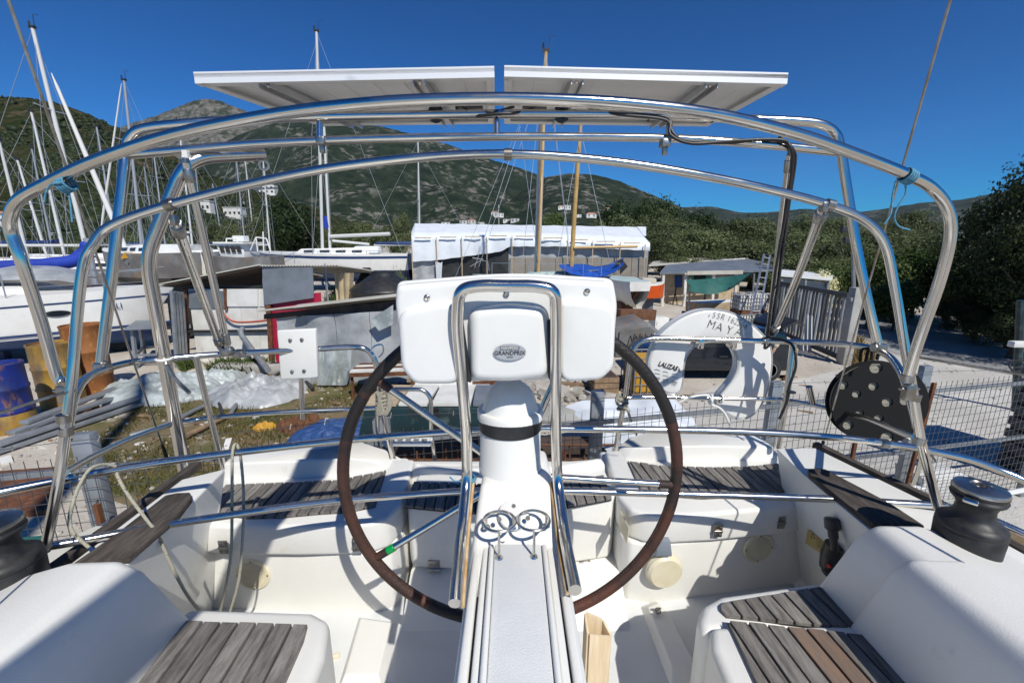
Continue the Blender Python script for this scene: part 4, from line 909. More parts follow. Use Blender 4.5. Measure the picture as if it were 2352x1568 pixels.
build_each(m, 'post_base', M['steel'], pp)
m = MB(); p = P(850,812,2.01); m.tube(catmull([p,p+V((0.02,0,0.035)),p+V((0.06,0,0.045)),p+V((0.065,0,0.01)),p+V((0.04,0,-0.02))],4),0.004,6); m.build('guard_eye', M['steel'], pp)
# folded boarding ladder in the transom gate
lad = pipe(fillet(PP([(868,905,2.16),(900,893,2.16),(972,894,2.16),(990,912,2.16),(990,990,2.16),(1003,1085,2.16)]),0.05,6), 0.0115, 'boarding_ladder', sm=False)
m = MB(); m.tube(fillet(PP([(868,905,2.16),(866,985,2.16),(882,1085,2.16)]),0.05,5),0.0115,12); m.build('ladder_rail', M['steel'], lad)
m = MB(); c = P(938,1011,2.14)
for k in range(6): m.box(c+V((-0.11+k*0.044,0,0)),(0.012,0.085,0.022))
for s in (-1,1): m.box(c+V((0,s*0.045,0)),(0.26,0.014,0.022))
for s in (-1,1): m.box(c+V((s*0.125,0,0)),(0.014,0.10,0.022))
m.build('ladder_step', M['podwhite'], lad, bevel=0.004)
# split backstay
for name, a, b in (('backstay', P(381,1046,1.95), P(19,0,1.12)), ('backstay', P(1884,1040,1.98), P(2183,0,1.17))):
    d = b-a; m = MB(); m.tube([a, a+d*2.4], 0.0036, 6); bs = m.build(name, M['dullsteel'], yacht)
    m = MB(); dn = d.normalized(); m.tube([a-dn*0.05, a+dn*0.10], [0.009,0.006], 8); m.build('turnbuckle', M['rubber'], bs)

# ---- solar panels
def solar_panel(nl, nr, fl, fr, label):
    a = PP([nl, nr, fr, fl]); n = (a[1]-a[0]).cross(a[3]-a[0]).normalized()
    if n.z < 0: n = -n
    pan = thing('solar_panel', None, None); pan.parent = yacht; pan.location = (0,0,0); ORG[pan.name] = ORG[yacht.name]; pan['label'] = label
    hgt = 0.040
    m = MB(); m.hexa([p+n*0.020 for p in a]+[p+n*0.034 for p in a]); m.build('backsheet', M['backsheet'], pan)
    m = MB(); c = sum(a, V((0,0,0)))/4
    g = [p.lerp(c, 0.02)+n*0.0345 for p in a]; m.hexa(g+[p+n*0.003 for p in g]); m.build('cells', M['carpaint'], pan)
    for i in range(4):
        p, q = a[i], a[(i+1) % 4]; d = (q-p).normalized(); inw = n.cross(d)
        if inw.dot(c-p) < 0: inw = -inw
        m = MB(); e = 0.0 if i % 2 == 0 else 0.014
        P0, P1 = p+d*e, q-d*e
        m.hexa([P0,P1,P1+inw*0.012,P0+inw*0.012,P0+n*hgt,P1+n*hgt,P1+inw*0.012+n*hgt,P0+inw*0.012+n*hgt])
        m.hexa([P0+inw*0.0125,P1+inw*0.0125,P1+inw*0.032,P0+inw*0.032,P0+inw*0.0125+n*0.003,P1+inw*0.0125+n*0.003,P1+inw*0.032+n*0.003,P0+inw*0.032+n*0.003])
        m.build('frame_rail', M['panelframe'], pan)
    # seams between the cells showing through the sheet
    m = MB()
    for k in range(1, 9):
        t = k/9; p, q = a[0].lerp(a[1], t), a[3].lerp(a[2], t); m.beam(p.lerp(q,0.06)+n*0.0195, p.lerp(q,0.94)+n*0.0195, 0.0025, 0.0012)
    m.build('cell_seam', M['podwhite'], pan)
    return pan, a, n
S1, s1, n1 = solar_panel((448,192,1.78),(1136,178,1.82),(735,290,2.32),(1136,285,2.34),'solar panel on the left half of the arch')
S2, s2, n2 = solar_panel((1158,176,1.82),(1808,193,1.82),(1158,285,2.34),(1625,291,2.34),'solar panel on the right half of the arch')
def between(a, t, s): return a[0].lerp(a[1], t).lerp(a[3].lerp(a[2], t), s)
for S, s, n, ts in ((S1,s1,n1,(0.22,0.74)), (S2,s2,n2,(0.26,0.74))):
    for t in ts:
        m = MB(); p, q = between(s, t, 0.02), between(s, t, 0.99); sd_ = (s[1]-s[0]).normalized()
        m.hexa([p-sd_*0.018+n*0.0,p+sd_*0.018,q+sd_*0.018,q-sd_*0.018,p-sd_*0.018+n*0.018,p+sd_*0.018+n*0.018,q+sd_*0.018+n*0.018,q-sd_*0.018+n*0.018])
        m.beam(p-sd_*0.022-n*0.006, q-sd_*0.022-n*0.006, 0.004, 0.022); m.beam(p+sd_*0.022-n*0.006, q+sd_*0.022-n*0.006, 0.004, 0.022)
        m.build('mounting_bar', M['alu'], S)
        m = MB(); c = between(s, t, 0.05)-n*0.004; m.lathe([(0.008,0),(0.006,0.005)], c, -n, 8); m.build('bolt', M['steel'], S)
    m = MB(); c = between(s, 0.89 if S is S1 else 0.13, 0.55)-n*0.001; m.box(c, (0.11,0.07,0.022)); m.build('junction_box', M['black'], S, bevel=0.004)
m = MB()
for x in (1001,1290):
    c = P(x, 262, 1.935); m.tube([c+V((math.cos(a)*0.026,0,math.sin(a)*0.026)) for a in np.linspace(0,2*math.pi,16,endpoint=False)], 0.010, 6, closed=True); m.box(c+V((0,0,0.03)),(0.05,0.03,0.02))
build_each(m, 'panel_clamp', M['black'], arch, smooth=50)
m = MB()
for L in ([(1048,243,1.98),(1055,258,1.96),(1090,266,1.92),(1140,262,1.90),(1195,258,1.92),(1240,240,1.98)], [(1058,240,1.99),(1075,252,1.96),(1130,258,1.91),(1180,245,1.97)], [(1350,246,1.97),(1400,260,1.92),(1480,264,1.91),(1535,272,1.90),(1545,305,1.88),(1580,324,1.86),(1680,328,1.86),(1740,320,1.86),(1800,326,1.84),(1822,345,1.83),(1826,375,1.85),(1812,470,1.91),(1795,600,1.98),(1770,770,2.05)], [(1355,250,1.97),(1420,263,1.91),(1530,276,1.89),(1540,310,1.87),(1590,330,1.85),(1680,324,1.85),(1790,321,1.84),(1816,340,1.82),(1820,380,1.84),(1806,480,1.91),(1782,620,1.99),(1762,772,2.05)], [(1770,776,2.04),(1800,782,2.0),(1822,796,1.96),(1828,840,1.93),(1812,890,1.93),(1806,925,1.93),(1790,962,1.93)], [(1762,772,2.05),(1756,800,2.05),(1770,790,2.04)]):
    m.tube(catmull(PP(L), 5), 0.0062, 7)
build_each(m, 'power_cable', M['black'], arch, smooth=60)
m = MB()
for x, y, Y in ((1072,262,1.93),(1489,267,1.93),(1636,270,1.90),(1790,326,1.86),(1800,560,1.97),(1785,660,2.01),(1817,900,1.93)): collar(m, P(x,y,Y), (1,0,0) if y < 400 else (0,0,1), 0.021, 0.006)
build_each(m, 'cable_tie', M['black'], arch)
# lettering-free white pad on the rail, for an outboard
a = [P(*q, 1.925) for q in ((636,759),(724,755),(729,868),(644,872))]
m = MB(); m.prism(a, (0,0.028,0)); pad = m.build('outboard_pad', M['podwhite'], yacht, bevel=0.006, seg=3, label='square white outboard pad bolted to the rail')
m = MB()
for px in ((838,797),(913,793),(850,998),(927,994)): m.lathe([(0.0085,0),(0.008,0.006),(0.005,0.008)], P(*A2(*px), 1.925), (0,-1,0), 12)
build_each(m, 'bolt', M['dullsteel'], pad)

# ================================================================ loose things hung on the rails
# horseshoe lifebuoy
hp = [(540,1240),(470,1225),(400,1150),(352,1030),(385,900),(440,800),(560,700),(700,635),(830,622),(960,645),(1080,710),(1170,785),(1235,870),(1255,980),(1240,1130),(1200,1270),(1130,1375),(1040,1420),(950,1400),(870,1340),(852,1295),(880,1240),(960,1140),(1000,1050),(998,970),(960,900),(900,862),(760,862),(690,890),(630,970),(612,1050),(605,1140),(585,1215)]
lb = thing('lifebuoy', "white horseshoe lifebuoy hand lettered MAYA hanging inside the right stern rail", 'lifebuoy', P(1600,880,2.13))
HY = lambda q: 2.13+0.02*(q[0]-1600)/300
sm = [(p.x, p.y) for p in catmull([V((*A4(*q),0)) for q in hp], 4, closed=True)]
m = MB(); m.prism([P(x, y, 2.14) for x, y in sm], (0,0.075,0)); m.build('foam_horseshoe', M['podwhite'], lb, bevel=0.018, seg=4, smooth=60)
m = MB(); m.tube([P(x, y, 2.139) + V((0,0.008,0)) for x, y in sm], 0.0045, 6, closed=True); m.build('piping', M['badge'], lb)
def on_buoy(s, ca, cb, size, mt, name='lettering', off=0.0, sx=1.0, shear=0.0):
    a, b = P(*A4(*ca), 2.137), P(*A4(*cb), 2.137); d = (b-a).normalized(); n = V((0,-1,0)); upv = n.cross(d)
    if upv.z < 0: upv = -upv
    return text(s, name, M[mt], lb, (a+b)/2, d, upv, size, 0.0006, offset=off, sx=sx, shear=shear)
for ch, px, ang in zip('SSR 162566', ((830,660),(862,668),(893,676),(0,0),(938,688),(965,698),(990,708),(1012,718),(1036,730),(1062,744)), (14,14,15,0,18,20,22,24,26,28)):
    if ch != ' ': a = math.cos(R(ang)), math.sin(R(ang)); on_buoy(ch, (px[0]-20*a[0],px[1]-20*a[1]), (px[0]+20*a[0],px[1]+20*a[1]), 0.046, 'greyink', off=-0.0012, sx=0.8)
for ch, px in zip("'MAYA'", ((783,690),(810,730),(868,748),(940,770),(1010,782),(1050,768))): on_buoy(ch, (px[0]-20,px[1]-6), (px[0]+20,px[1]+6), 0.062, 'greyink', off=-0.0012, sx=0.9)
on_buoy('LALIZAS', (425,1012), (560,1052), 0.036, 'ink', off=0.0009, sx=0.80, shear=0.15)
m = MB()
for i, (x, y) in enumerate(((420,1085),(480,1100),(545,1115))):
    for k, (dx, dy) in enumerate(((-22,-30),(20,-26),(-22,-5),(22,-4),(-20,20),(20,24))):
        if k % 2 == 0:
            a, b = P(*A4(x+dx,y+dy),2.1365), P(*A4(x-dx*0.8,y+dy+8),2.1365); m.tube([a,(a+b)/2+V((0,0,0.004*(1-k/2))),b], 0.0011, 4)
    for k in range(4): a, b = P(*A4(x-24,y+28+k*7),2.1365), P(*A4(x+20-k*6,y+36+k*7),2.1365); m.tube([a,b],0.0007,4)
for q in ((572,1060),): a = P(*A4(566,1072),2.1365); m.prism([a, P(*A4(588,1076),2.1365), P(*A4(576,1040),2.1365)], (0,-0.0006,0))
m.build('instruction_print', M['greyink'], lb)
m = MB()
for x in (720,955):
    c = P(*A4(x,862),2.10); m.box(c,(0.03,0.06,0.05))
m.build('hook', M['steel'], lb, bevel=0.006)
# black perforated line reel
RC = P(*A5(580,1100), 1.80); rn = V((-0.22,-1,0.10)).normalized(); ru = V((0,0,1)).cross(rn).normalized(); ru = -ru if ru.x < 0 else ru; rv = rn.cross(ru); rv = -rv if rv.z < 0 else rv
RR = 0.188
reel = thing('line_reel', 'black round perforated mooring line reel hung under the right stern rail', 'reel', RC)
def on_reel(px):
    r = ray(*A5(*px)); t = (RC-EYE).dot(rn)/r.dot(rn); q = EYE+r*t-RC; return q.dot(ru), q.dot(rv)
def disc2d(name, holes, thick, mt, off):
    cu = bpy.data.curves.new(name, 'CURVE'); cu.dimensions = '2D'; cu.fill_mode = 'BOTH'; cu.extrude = thick/2; cu.bevel_depth = 0.002
    for cx, cy, r in [(0,0,RR)]+holes:
        sp = cu.splines.new('POLY'); n = 56 if r > 0.1 else 22; sp.points.add(n-1); sp.use_cyclic_u = True
        for i in range(n): a = 2*math.pi*i/n; sp.points[i].co = (cx+r*math.cos(a), cy+r*math.sin(a), 0, 1)
    t = bpy.data.objects.new('t', cu); COL.objects.link(t); me = bpy.data.meshes.new_from_object(t.evaluated_get(bpy.context.evaluated_depsgraph_get())); bpy.data.objects.remove(t)
    Mx = Matrix(((ru.x,rv.x,rn.x,0),(ru.y,rv.y,rn.y,0),(ru.z,rv.z,rn.z,0),(0,0,0,1))); me.transform(Mx); me.transform(Matrix.Translation(rn*off)); me.materials.clear(); me.materials.append(M[mt])
    o = bpy.data.objects.new(name, me); COL.objects.link(o); o.parent = reel; return o
holes = [(*on_reel(q), r/2.45*0.91875*1.9/FPX*0.95) for q, r in (((560,880),38),((358,985),32),((545,992),30),((442,1040),28),((630,1090),33),((740,1080),33),((460,1160),27),((577,1190),30),((390,1230),33),((628,1305),38))]
disc2d('reel_flange', holes, 0.005, 'rubber', 0.0)
disc2d('reel_flange', [], 0.006, 'rubber', -0.05)
m = MB(); m.lathe([(RR*0.93,0),(RR*0.93,0.041)], RC-rn*0.047, rn, 40)
for k in range(6): m.tube([RC-rn*0.012+ru*RR*0.9*math.cos(a)+rv*RR*0.9*math.sin(a) for a in np.linspace(0,2*math.pi,4,endpoint=False)],0.001,4,closed=True)
m.build('webbing_roll', M['rope'], reel)
m = MB()
for k in range(-9,10):
    h = math.sqrt(max(0.0,(RR*0.9)**2-(k*0.022)**2)); m.tube([RC-rn*0.0062+rv*k*0.022-ru*h, RC-rn*0.0062+rv*k*0.022+ru*h], 0.0012, 4)
m.build('webbing_edge', M['greyink'], reel)
m = MB()
for px in ((490,800),(560,790)): c = P(*A5(*px), 1.76); m.tube(catmull([c+V((-0.012,0,-0.03)),c+V((-0.014,0,0.02)),c+V((0,-0.01,0.03)),c+V((0.014,0,0.02)),c+V((0.012,0,-0.03))],3),0.006,6)
m.build('hanger', M['rubber'], reel)
m = MB(); m.grid([[P(*A5(x+w_,y),1.83) for w_ in (0,28)] for x, y in ((815,1380),(822,1440),(808,1500),(790,1550),(770,1600))], 0.004); tag(m.build('webbing_strap', M['rope'], None), 'cream webbing tail hanging from the black line reel', 'strap')

# ropes
def rope(pts, r, name, label, mt='fleck', cat='rope', k=7):
    m = MB(); 
    for L in (pts if isinstance(pts[0], list) else [pts]): m.tube(catmull(PP(L), k), r, 8)
    return tag(m.build(name, M[mt], None, smooth=80), label, cat)
rope([[(208,1259,1.06),(190,1244,1.06),(166,1219,1.06),(160,1192,1.07),(166,1160,1.08),(182,1115,1.11),(208,1076,1.15),(240,1066,1.19),(266,1072,1.21),(270,1092,1.20),(293,1134,1.18),(339,1196,1.16),(362,1227,1.16),(404,1319,1.17),(443,1384,1.19),(485,1425,1.22)]], 0.0048, 'flecked_rope', 'flecked cream rope looped over the folded rail at far left, dark whipped end')
m = MB(); m.tube(PP([(205,1256,1.06),(214,1265,1.06)]), 0.0058, 8); tag(m.build('rope_whipping', M['navy'], bpy.data.objects['flecked_rope']))
rope([[(522,1424,1.24),(547,1338,1.23),(556,1257,1.24),(560,1149,1.27),(553,1053,1.30),(543,1020,1.31),(534,1042,1.285),(533,1157,1.26),(531,1265,1.23),(520,1342,1.22),(500,1424,1.22)]], 0.0046, 'flecked_rope', 'doubled flecked cream rope hanging over the folded rail left of the wheel')
m = MB()
for k in range(5):
    c = P(880, 905+k*9, 2.0); m.tube([c+V((math.cos(a)*0.03,math.sin(a)*0.03,0.004*math.sin(a*2+k))) for a in np.linspace(0,2*math.pi,16,endpoint=False)], 0.0085, 7, closed=True)
for k in range(4): m.tube(catmull(PP([(866+k*4,900,1.97),(876-k*3,930+k*6,1.965),(886,952-k*2,1.96),(898-k*2,925,1.965),(886+k*2,892,1.97)]),5),0.008,7)
tag(m.build('rope_coil', M['rope'], None, smooth=80), 'thick cream rope coil knotted round the left gate post', 'rope coil')
m = MB()
for k in range(3): c = P(1430, 915+k*11, 2.09); m.tube([c+V((math.cos(a)*0.025,math.sin(a)*0.025,0.006*math.sin(a+k))) for a in np.linspace(0,2*math.pi,14,endpoint=False)], 0.007, 7, closed=True)
m.tube(catmull(PP([(1424,905,2.05),(1416,915,2.05),(1420,930,2.05),(1440,940,2.06),(1446,955,2.06),(1450,968,2.06)]),5),0.007,7)
tag(m.build('rope_tie', M['rope'], None, smooth=80), 'cream rope tied round the right gate post', 'rope')
m = MB(); m.tube(catmull(PP([(1560,924,2.08),(1580,914,2.075),(1605,908,2.075),(1628,909,2.07),(1636,925,2.07),(1628,915,2.08),(1632,928,2.08),(1650,935,2.08),(1665,950,2.08),(1676,975,2.08)]),5),0.006,7)
for k in range(2): c = P(1632+k*24, 916, 2.09); m.tube([c+V((0.004*math.sin(a),math.cos(a)*0.02,math.sin(a)*0.02)) for a in np.linspace(0,2*math.pi,12,endpoint=False)], 0.006, 7, closed=True)
tag(m.build('rope_lashing', M['podwhite'], None, smooth=80), 'white rope lashed along the rail below the lifebuoy', 'rope')
def lashing(c, d, tails, label):
    c = V(c); d = V(d).normalized(); u = d.orthogonal().normalized(); b = d.cross(u); m = MB()
    for k in range(4): m.tube([c+d*(k*0.0065-0.01)+(u*math.cos(a)+b*math.sin(a))*0.0165 for a in np.linspace(0,2*math.pi,16,endpoint=False)], 0.0028, 6, closed=True)
    for tl_ in tails: m.tube(catmull(PP(tl_), 5), 0.0022, 6)
    tag(m.build('cord_lashing', M['bluerope'], None, smooth=80), label, 'cord')
lashing(P(152,424,1.08), (0.9,0,0.35), [[(140,420,1.06),(115,425,1.06),(105,445,1.06),(102,465,1.06)],[(158,440,1.08),(163,480,1.08),(166,510,1.08)]], 'pale blue cord lashed round the left shoulder of the bimini frame')
lashing(P(2086,405,1.13), (0.9,0.1,-0.4), [[(2058,415,1.13),(2050,450,1.13),(2046,490,1.12),(2030,515,1.12)],[(2078,418,1.14),(2080,445,1.14),(2062,475,1.14),(2054,500,1.14),(2065,520,1.14),(2090,528,1.14)]], 'blue cord with dangling tails lashed round the right shoulder of the bimini frame')
# pale plywood box beside the console
bx_ = thing('plywood_box', 'open pale plywood box standing on the sole right of the console', 'box', (0.21,0.93,SOLE))
tp = [G(*B2(*p), z=1.42) for p in ((1588,1145),(1680,1185),(1728,1275),(1600,1268))]
d0, d1 = (tp[1]-tp[0]), (tp[3]-tp[0])
m = MB(); zb = SOLE+0.002
th_ = 0.008
def wall(p, q): 
    d = (q-p).normalized(); n = V((-d.y, d.x, 0))*th_
    m.hexa([V((p.x,p.y,zb)),V((q.x,q.y,zb)),V((q.x+n.x,q.y+n.y,zb)),V((p.x+n.x,p.y+n.y,zb)),p,q,q+n,p+n])
tq = [G(*B2(*p), z=z) for p, z in (((1588,1150),1.40),((1682,1190),1.38),((1730,1280),1.36),((1605,1268),1.38))]
for i in range(4):
    m = MB(); wall(tq[i], tq[(i+1) % 4]); m.build('box_side', M['box'], bx_, bevel=0.001)
# ================================================================ laid-up boats
def place(lst, o3, rz): 
    c, s = math.cos(rz), math.sin(rz); return [V((o3.x+p[0]*c-p[1]*s, o3.y+p[0]*s+p[1]*c, o3.z+p[2])) for p in lst]
class TMB(MB):      # a mesh builder whose input is in the boat's own frame (x ahead, y to port, z up)
    def __init__(s, o3, rz): super().__init__(); s.o3, s.rz = o3, rz
    def build(s, *a, **k):
        c, q = math.cos(s.rz), math.sin(s.rz); s.v = [V((s.o3.x+p.x*c-p.y*q, s.o3.y+p.x*q+p.y*c, s.o3.z+p.z)) for p in s.v]; return MB.build(s, *a, **k)
def hull_parts(t, o3, rz, L, B, zk, zb, zs, top='white', bot='navy', stripe=None, deckm='gel', bowrake=0.12):
    S = [0,0.12,0.3,0.5,0.7,0.85,0.94,1.0]; HB = [0.70,0.86,0.98,1.0,0.80,0.48,0.22,0.02]
    def st(i, fz, fw, dz=0): return (L*(S[i]-0.5)+(bowrake*L*0.5*(fz-1) if i == len(S)-1 else 0), B/2*HB[i]*fw, dz)
    sheer = [zs+(zs-zb)*0.22*((s-0.35)/0.65)**2*(1 if s > 0.35 else 0.4) for s in S]
    def rows(levels):
        out = []
        for i in range(len(S)):
            r = []
            for z, fw in levels(i): x, y, _ = st(i, (z-zk)/(sheer[i]-zk), fw); r.append((x, y, z))
            out.append(r+[(x, -y, z) for x, y, z in r[::-1]])
        return out
    m = TMB(o3, rz); m.grid(rows(lambda i: [(sheer[i],1.0),((sheer[i]+zb)/2,0.985),(zb,0.90)])); m.f.append(list(range(6))); hl = m.build('hull', M[top], t, smooth=60)
    m = TMB(o3, rz); m.grid(rows(lambda i: [(zb,0.90),(zb-(zb-zk)*0.45,0.72),(zk,0.18)])); m.build('antifouling', M[bot], t, smooth=60)
    m = TMB(o3, rz); d = [(L*(s-0.5), B/2*h, sheer[i]) for i, (s, h) in enumerate(zip(S, HB))]; m.add(d+[(x,-y,z) for x,y,z in d[::-1]], [list(range(16))]); m.build('deck', M[deckm], t, smooth=0)
    if stripe:
        m = TMB(o3, rz); m.grid([[(L*(S[i]-0.5),B/2*HB[i]*1.006+0.004,sheer[i]-(0.10)),(L*(S[i]-0.5),B/2*HB[i]*1.004+0.004,sheer[i]-0.22)] for i in range(8)]); m.grid([[(L*(S[i]-0.5),-B/2*HB[i]*1.006-0.004,sheer[i]-(0.10)),(L*(S[i]-0.5),-B/2*HB[i]*1.004-0.004,sheer[i]-0.22)] for i in range(8)]); m.build('sheer_stripe', M[stripe], t, smooth=60)
    return hl
def cabin(t, o3, rz, x0, x1, w0, w1, z0, h, mt='gel', wins=3, wm='windowdark'):
    m = TMB(o3, rz); m.hexa([(x0,-w0,z0),(x1,-w1,z0),(x1,w1,z0),(x0,w0,z0),(x0+.1,-w0*.8,z0+h),(x1-h*1.2,-w1*.75,z0+h*.8),(x1-h*1.2,w1*.75,z0+h*.8),(x0+.1,w0*.8,z0+h)]); cb = m.build('cabin', M[mt], t, bevel=0.05)
    for s in (-1,1):
        for k in range(wins):
            a, b = x0+(x1-x0)*(k+0.25)/(wins+0.6), x0+(x1-x0)*(k+0.85)/(wins+0.6); f = lambda x: w0+(w1-w0)*(x-x0)/(x1-x0)
            m = TMB(o3, rz); m.hexa([(a,s*(f(a)*.96-.005),z0+h*.3),(b,s*(f(b)*.96-.005),z0+h*.3),(b,s*(f(b)*.94),z0+h*.3),(a,s*(f(a)*.94),z0+h*.3),(a,s*(f(a)*.89+.008),z0+h*.66),(b,s*(f(b)*.89+.008),z0+h*.62),(b,s*f(b)*.84,z0+h*.62),(a,s*f(a)*.84,z0+h*.66)]); m.build('cabin_window', M[wm], t, smooth=0)
def rig(t, base, top, r, mt, shr=1.3, fore=4.0, aft=4.0, hd=V((1,0,0)), zdeck=1.7, spread=True, furl=None, wire=0.009, foretop=None):
    base, top = V(base), V(top); m = MB(); m.tube([base, base.lerp(top,.5), top], [r*.8,r*.76,r*.6], 10); ms = m.build('mast', M[mt], t, smooth=60)
    ax = (top-base); side = V((-hd.y, hd.x, 0)); m = MB()
    sp = base.lerp(top, 0.5)
    for s in (-1,1):
        ch = V((base.x,base.y,zdeck))+side*s*shr; tip = sp+side*s*shr*0.75
        m.tube([ch, tip, base.lerp(top,.97)], wire, 4); m.tube([ch, base.lerp(top,.5)], wire, 4)
    f = V((base.x,base.y,zdeck))+hd*fore; b = V((base.x,base.y,zdeck))-hd*aft
    m.tube([b, top], wire, 4)
    if not furl: m.tube([f, base.lerp(top, foretop or 0.96)], wire, 4)
    o = m.build('rigging', M['spargrey'], t); o['kind'] = 'stuff'
    if spread:
        for h in ((0.38,0.68) if ax.length > 9 else (0.5,)):
            m = MB(); c = base.lerp(top, h); m.tube([c-side*shr*0.7, c+V((0,0,-0.05)), c+side*shr*0.7], 0.025, 6); m.build('spreader', M['spargrey'], t)
    m = MB(); m.box(top+V((0,0,0.05)), (0.25,0.1,0.1)); m.tube([top+V((0.1,0,0.1)), top+V((0.12,0,0.5)), top+V((0.35,0,0.5))], 0.012, 4); m.tube([top+V((-0.1,0,0.1)), top+V((-0.1,0,0.28))], 0.035, 6); m.build('masthead', M['black'], t)
    if furl:
        m = MB(); a = V(furl[0]); b2 = V(furl[1]); m.tube([a, a.lerp(b2,.1), a.lerp(b2,.5), a.lerp(b2,.93), b2], [0.03,furl[2],furl[2]*.9,furl[2]*.55,0.015], 8); m.build('furled_sail', M['sail'], t, smooth=60)
    return ms
def laid_boat(label, mast, L=9, rz=0.2, mt='spar', hullm='white', botm='navy', z0=0.35, r=0.07, furl=None, boom=True, group=None, offs=0.06, wide=1.3, cov=None):
    (xt, yt), (xb, yb), Y = mast; top = P(xt, yt, Y); base = P(xb, yb, Y); hd = V((math.cos(rz), math.sin(rz), 0)); B = L*0.32
    zs = z0+1.15; c = V((base.x, Y, 0))-hd*L*offs
    t = thing('sailing_boat', label, 'sailboat', c, group)
    hull_parts(t, c, rz, L, B, z0, z0+0.5, zs, hullm, botm); cabin(t, c, rz, -L*.12, L*.24, B*.3, B*.2, zs, 0.42)
    base.z = zs+0.3
    if furl: furl = (P(*furl[0], Y*furl[3]), P(*furl[1], Y*furl[4]), furl[2])
    rig(t, base, top, r, mt, wide, L*.5, L*.5, hd, zs, furl=furl)
    if boom:
        m = MB(); a = base+V((0,0,0.75)); m.tube([a, a-hd*L*.36], 0.06, 8); m.build('boom', M[mt], t)
        if cov: m = MB(); m.tube([a+V((0,0,.3)), a+V((0,0,.12))-hd*.4, a+V((0,0,.12))-hd*L*.35], [.06,.15,.10], 8); m.build('sail_cover', M[cov], t)
    for s in (-1,1):
        m = MB(); m.tube([c+hd*L*.15+V((0,0,zs*.55))+V((-hd.y,hd.x,0))*s*B*.45, c+hd*L*.15+V((-hd.y,hd.x,0))*s*B*.75], 0.04, 6); m.build('prop', M['rust'], t)
    m = MB(); m.box(c+V((0,0,z0/2+.1)), (L*.18,.25,z0+.2), rz); m.build('keel', M['navy'], t); return t
LB = [
 ('tall white sloop with wind vane at the masthead and a furled genoa, far left', ((75,66),(196,560),20), 11, 0.15, 'spar', 0.11, ((300,600),(118,168),0.11,1.0,1.0)),
 ('sloop with white mast second tallest at the left, no furled sail', ((72,258),(145,575),25), 9.5, 0.3, 'spar', 0.09, None),
 ('sloop with short white mast leaning left, near the left edge', ((40,368),(104,575),28), 8.5, 0.2, 'spar', 0.09, None),
 ('sloop whose white mast stands at the very left edge', ((-2,325),(58,570),22), 9, 0.1, 'spar', 0.09, None),
 ('sloop with slim grey mast in the middle of the left group', ((73,342),(122,580),32), 8, 0.2, 'spargrey', 0.08, None),
 ('white sloop with tall grey mast and long white furled sail leaning left', ((285,186),(322,560),26), 9.5, 2.9, 'spargrey', 0.10, ((232,528),(279,192),0.06,1.0,1.0)),
 ('sloop with dark topped grey mast beside the long furled sail', ((222,292),(264,560),34), 9, 0.3, 'spargrey', 0.09, None),
 ('sloop with grey mast behind the left crane pole', ((349,320),(378,560),40), 8.5, 0.1, 'spargrey', 0.08, None),
 ('sloop with white mast right of the crane pole, taller than its neighbours', ((410,280),(440,560),31), 9, 0.2, 'spar', 0.08, None),
 ('small sloop with thin mast behind the crane pole brace', ((448,376),(466,560),46), 8, 0.2, 'spargrey', 0.08, None),
 ('sloop with thin grey mast above the fishing boat, left of a pair', ((540,343),(562,560),42), 8.5, 0.2, 'spargrey', 0.08, None),
 ('sloop with thin white mast above the fishing boat, right of a pair', ((563,370),(584,560),44), 8, 0.25, 'spar', 0.08, None),
 ('sloop with white mast just left of the dark round tree', ((603,352),(620,575),34), 8, 0.2, 'spar', 0.075, None),
 ('small sloop with short grey mast seen under the bimini shoulder', ((331,382),(356,560),44), 8, 0.15, 'spargrey', 0.08, None),
 ('sloop with grey mast close left of the solar arch leg', ((305,382),(328,560),36), 8.5, 0.2, 'spargrey', 0.10, None),
 ('far small sloop with short thin mast in front of the white houses', ((488,422),(512,560),60), 8, 0.2, 'spargrey', 0.09, None),
 ('sloop with white mast standing behind the left end of the tent', ((960,325),(963,560),32), 9, 0.1, 'spar', 0.075, None),
 ('far sloop with a short thin mast behind the middle of the tent', ((1145,470),(1147,556),80), 8, 0.1, 'spar', 0.07, None)]
for i, (lab, mst, L, rz, mt, r, fu) in enumerate(LB): laid_boat(lab, mst, L, rz, mt, r=r, furl=fu, wide=1.2, cov='navy' if i % 3 == 1 else None, hullm=('hullgrey','navy','wornwhite','greytin','white','wornwhite')[i % 6])

# white yacht with the blue sail cover at the left
o3 = V((-12.9, 8.9, 0.0)); rz = R(23); L, B = 9.6, 3.2
ol = thing('moored_yacht', 'white yacht with navy bottom and royal blue boom cover behind the barrels', 'yacht', o3); hd = V((math.cos(rz), math.sin(rz), 0)); sd2 = V((-hd.y, hd.x, 0))
hull_parts(ol, o3, rz, L, B, 0.25, 0.62, 1.45, 'gel', 'bluehull', bowrake=0.2)
m = TMB(o3, rz)
S = [0,0.12,0.3,0.5,0.7,0.85,0.94,1.0]; HB = [0.70,0.86,0.98,1.0,0.80,0.48,0.22,0.02]
for zf, w in ((0.80,0.035),(0.10,0.05)):
    m.grid([[(L*(s-0.5),-B/2*h*(0.995 if zf > .5 else .93)-0.012,0.62+zf*0.83+w/2+(0.06*((s-.35)/.65)**2*2 if zf > .5 else 0)),(L*(s-0.5),-B/2*h*(0.99 if zf > .5 else .925)-0.012,0.62+zf*0.83-w/2+(0.06*((s-.35)/.65)**2*2 if zf > .5 else 0))] for s, h in zip(S, HB)])
m.build('hull_stripe', M['navy'], ol)
cabin(ol, o3, rz, -1.2, 2.6, 1.05, 0.7, 1.42, 0.36, wins=3)
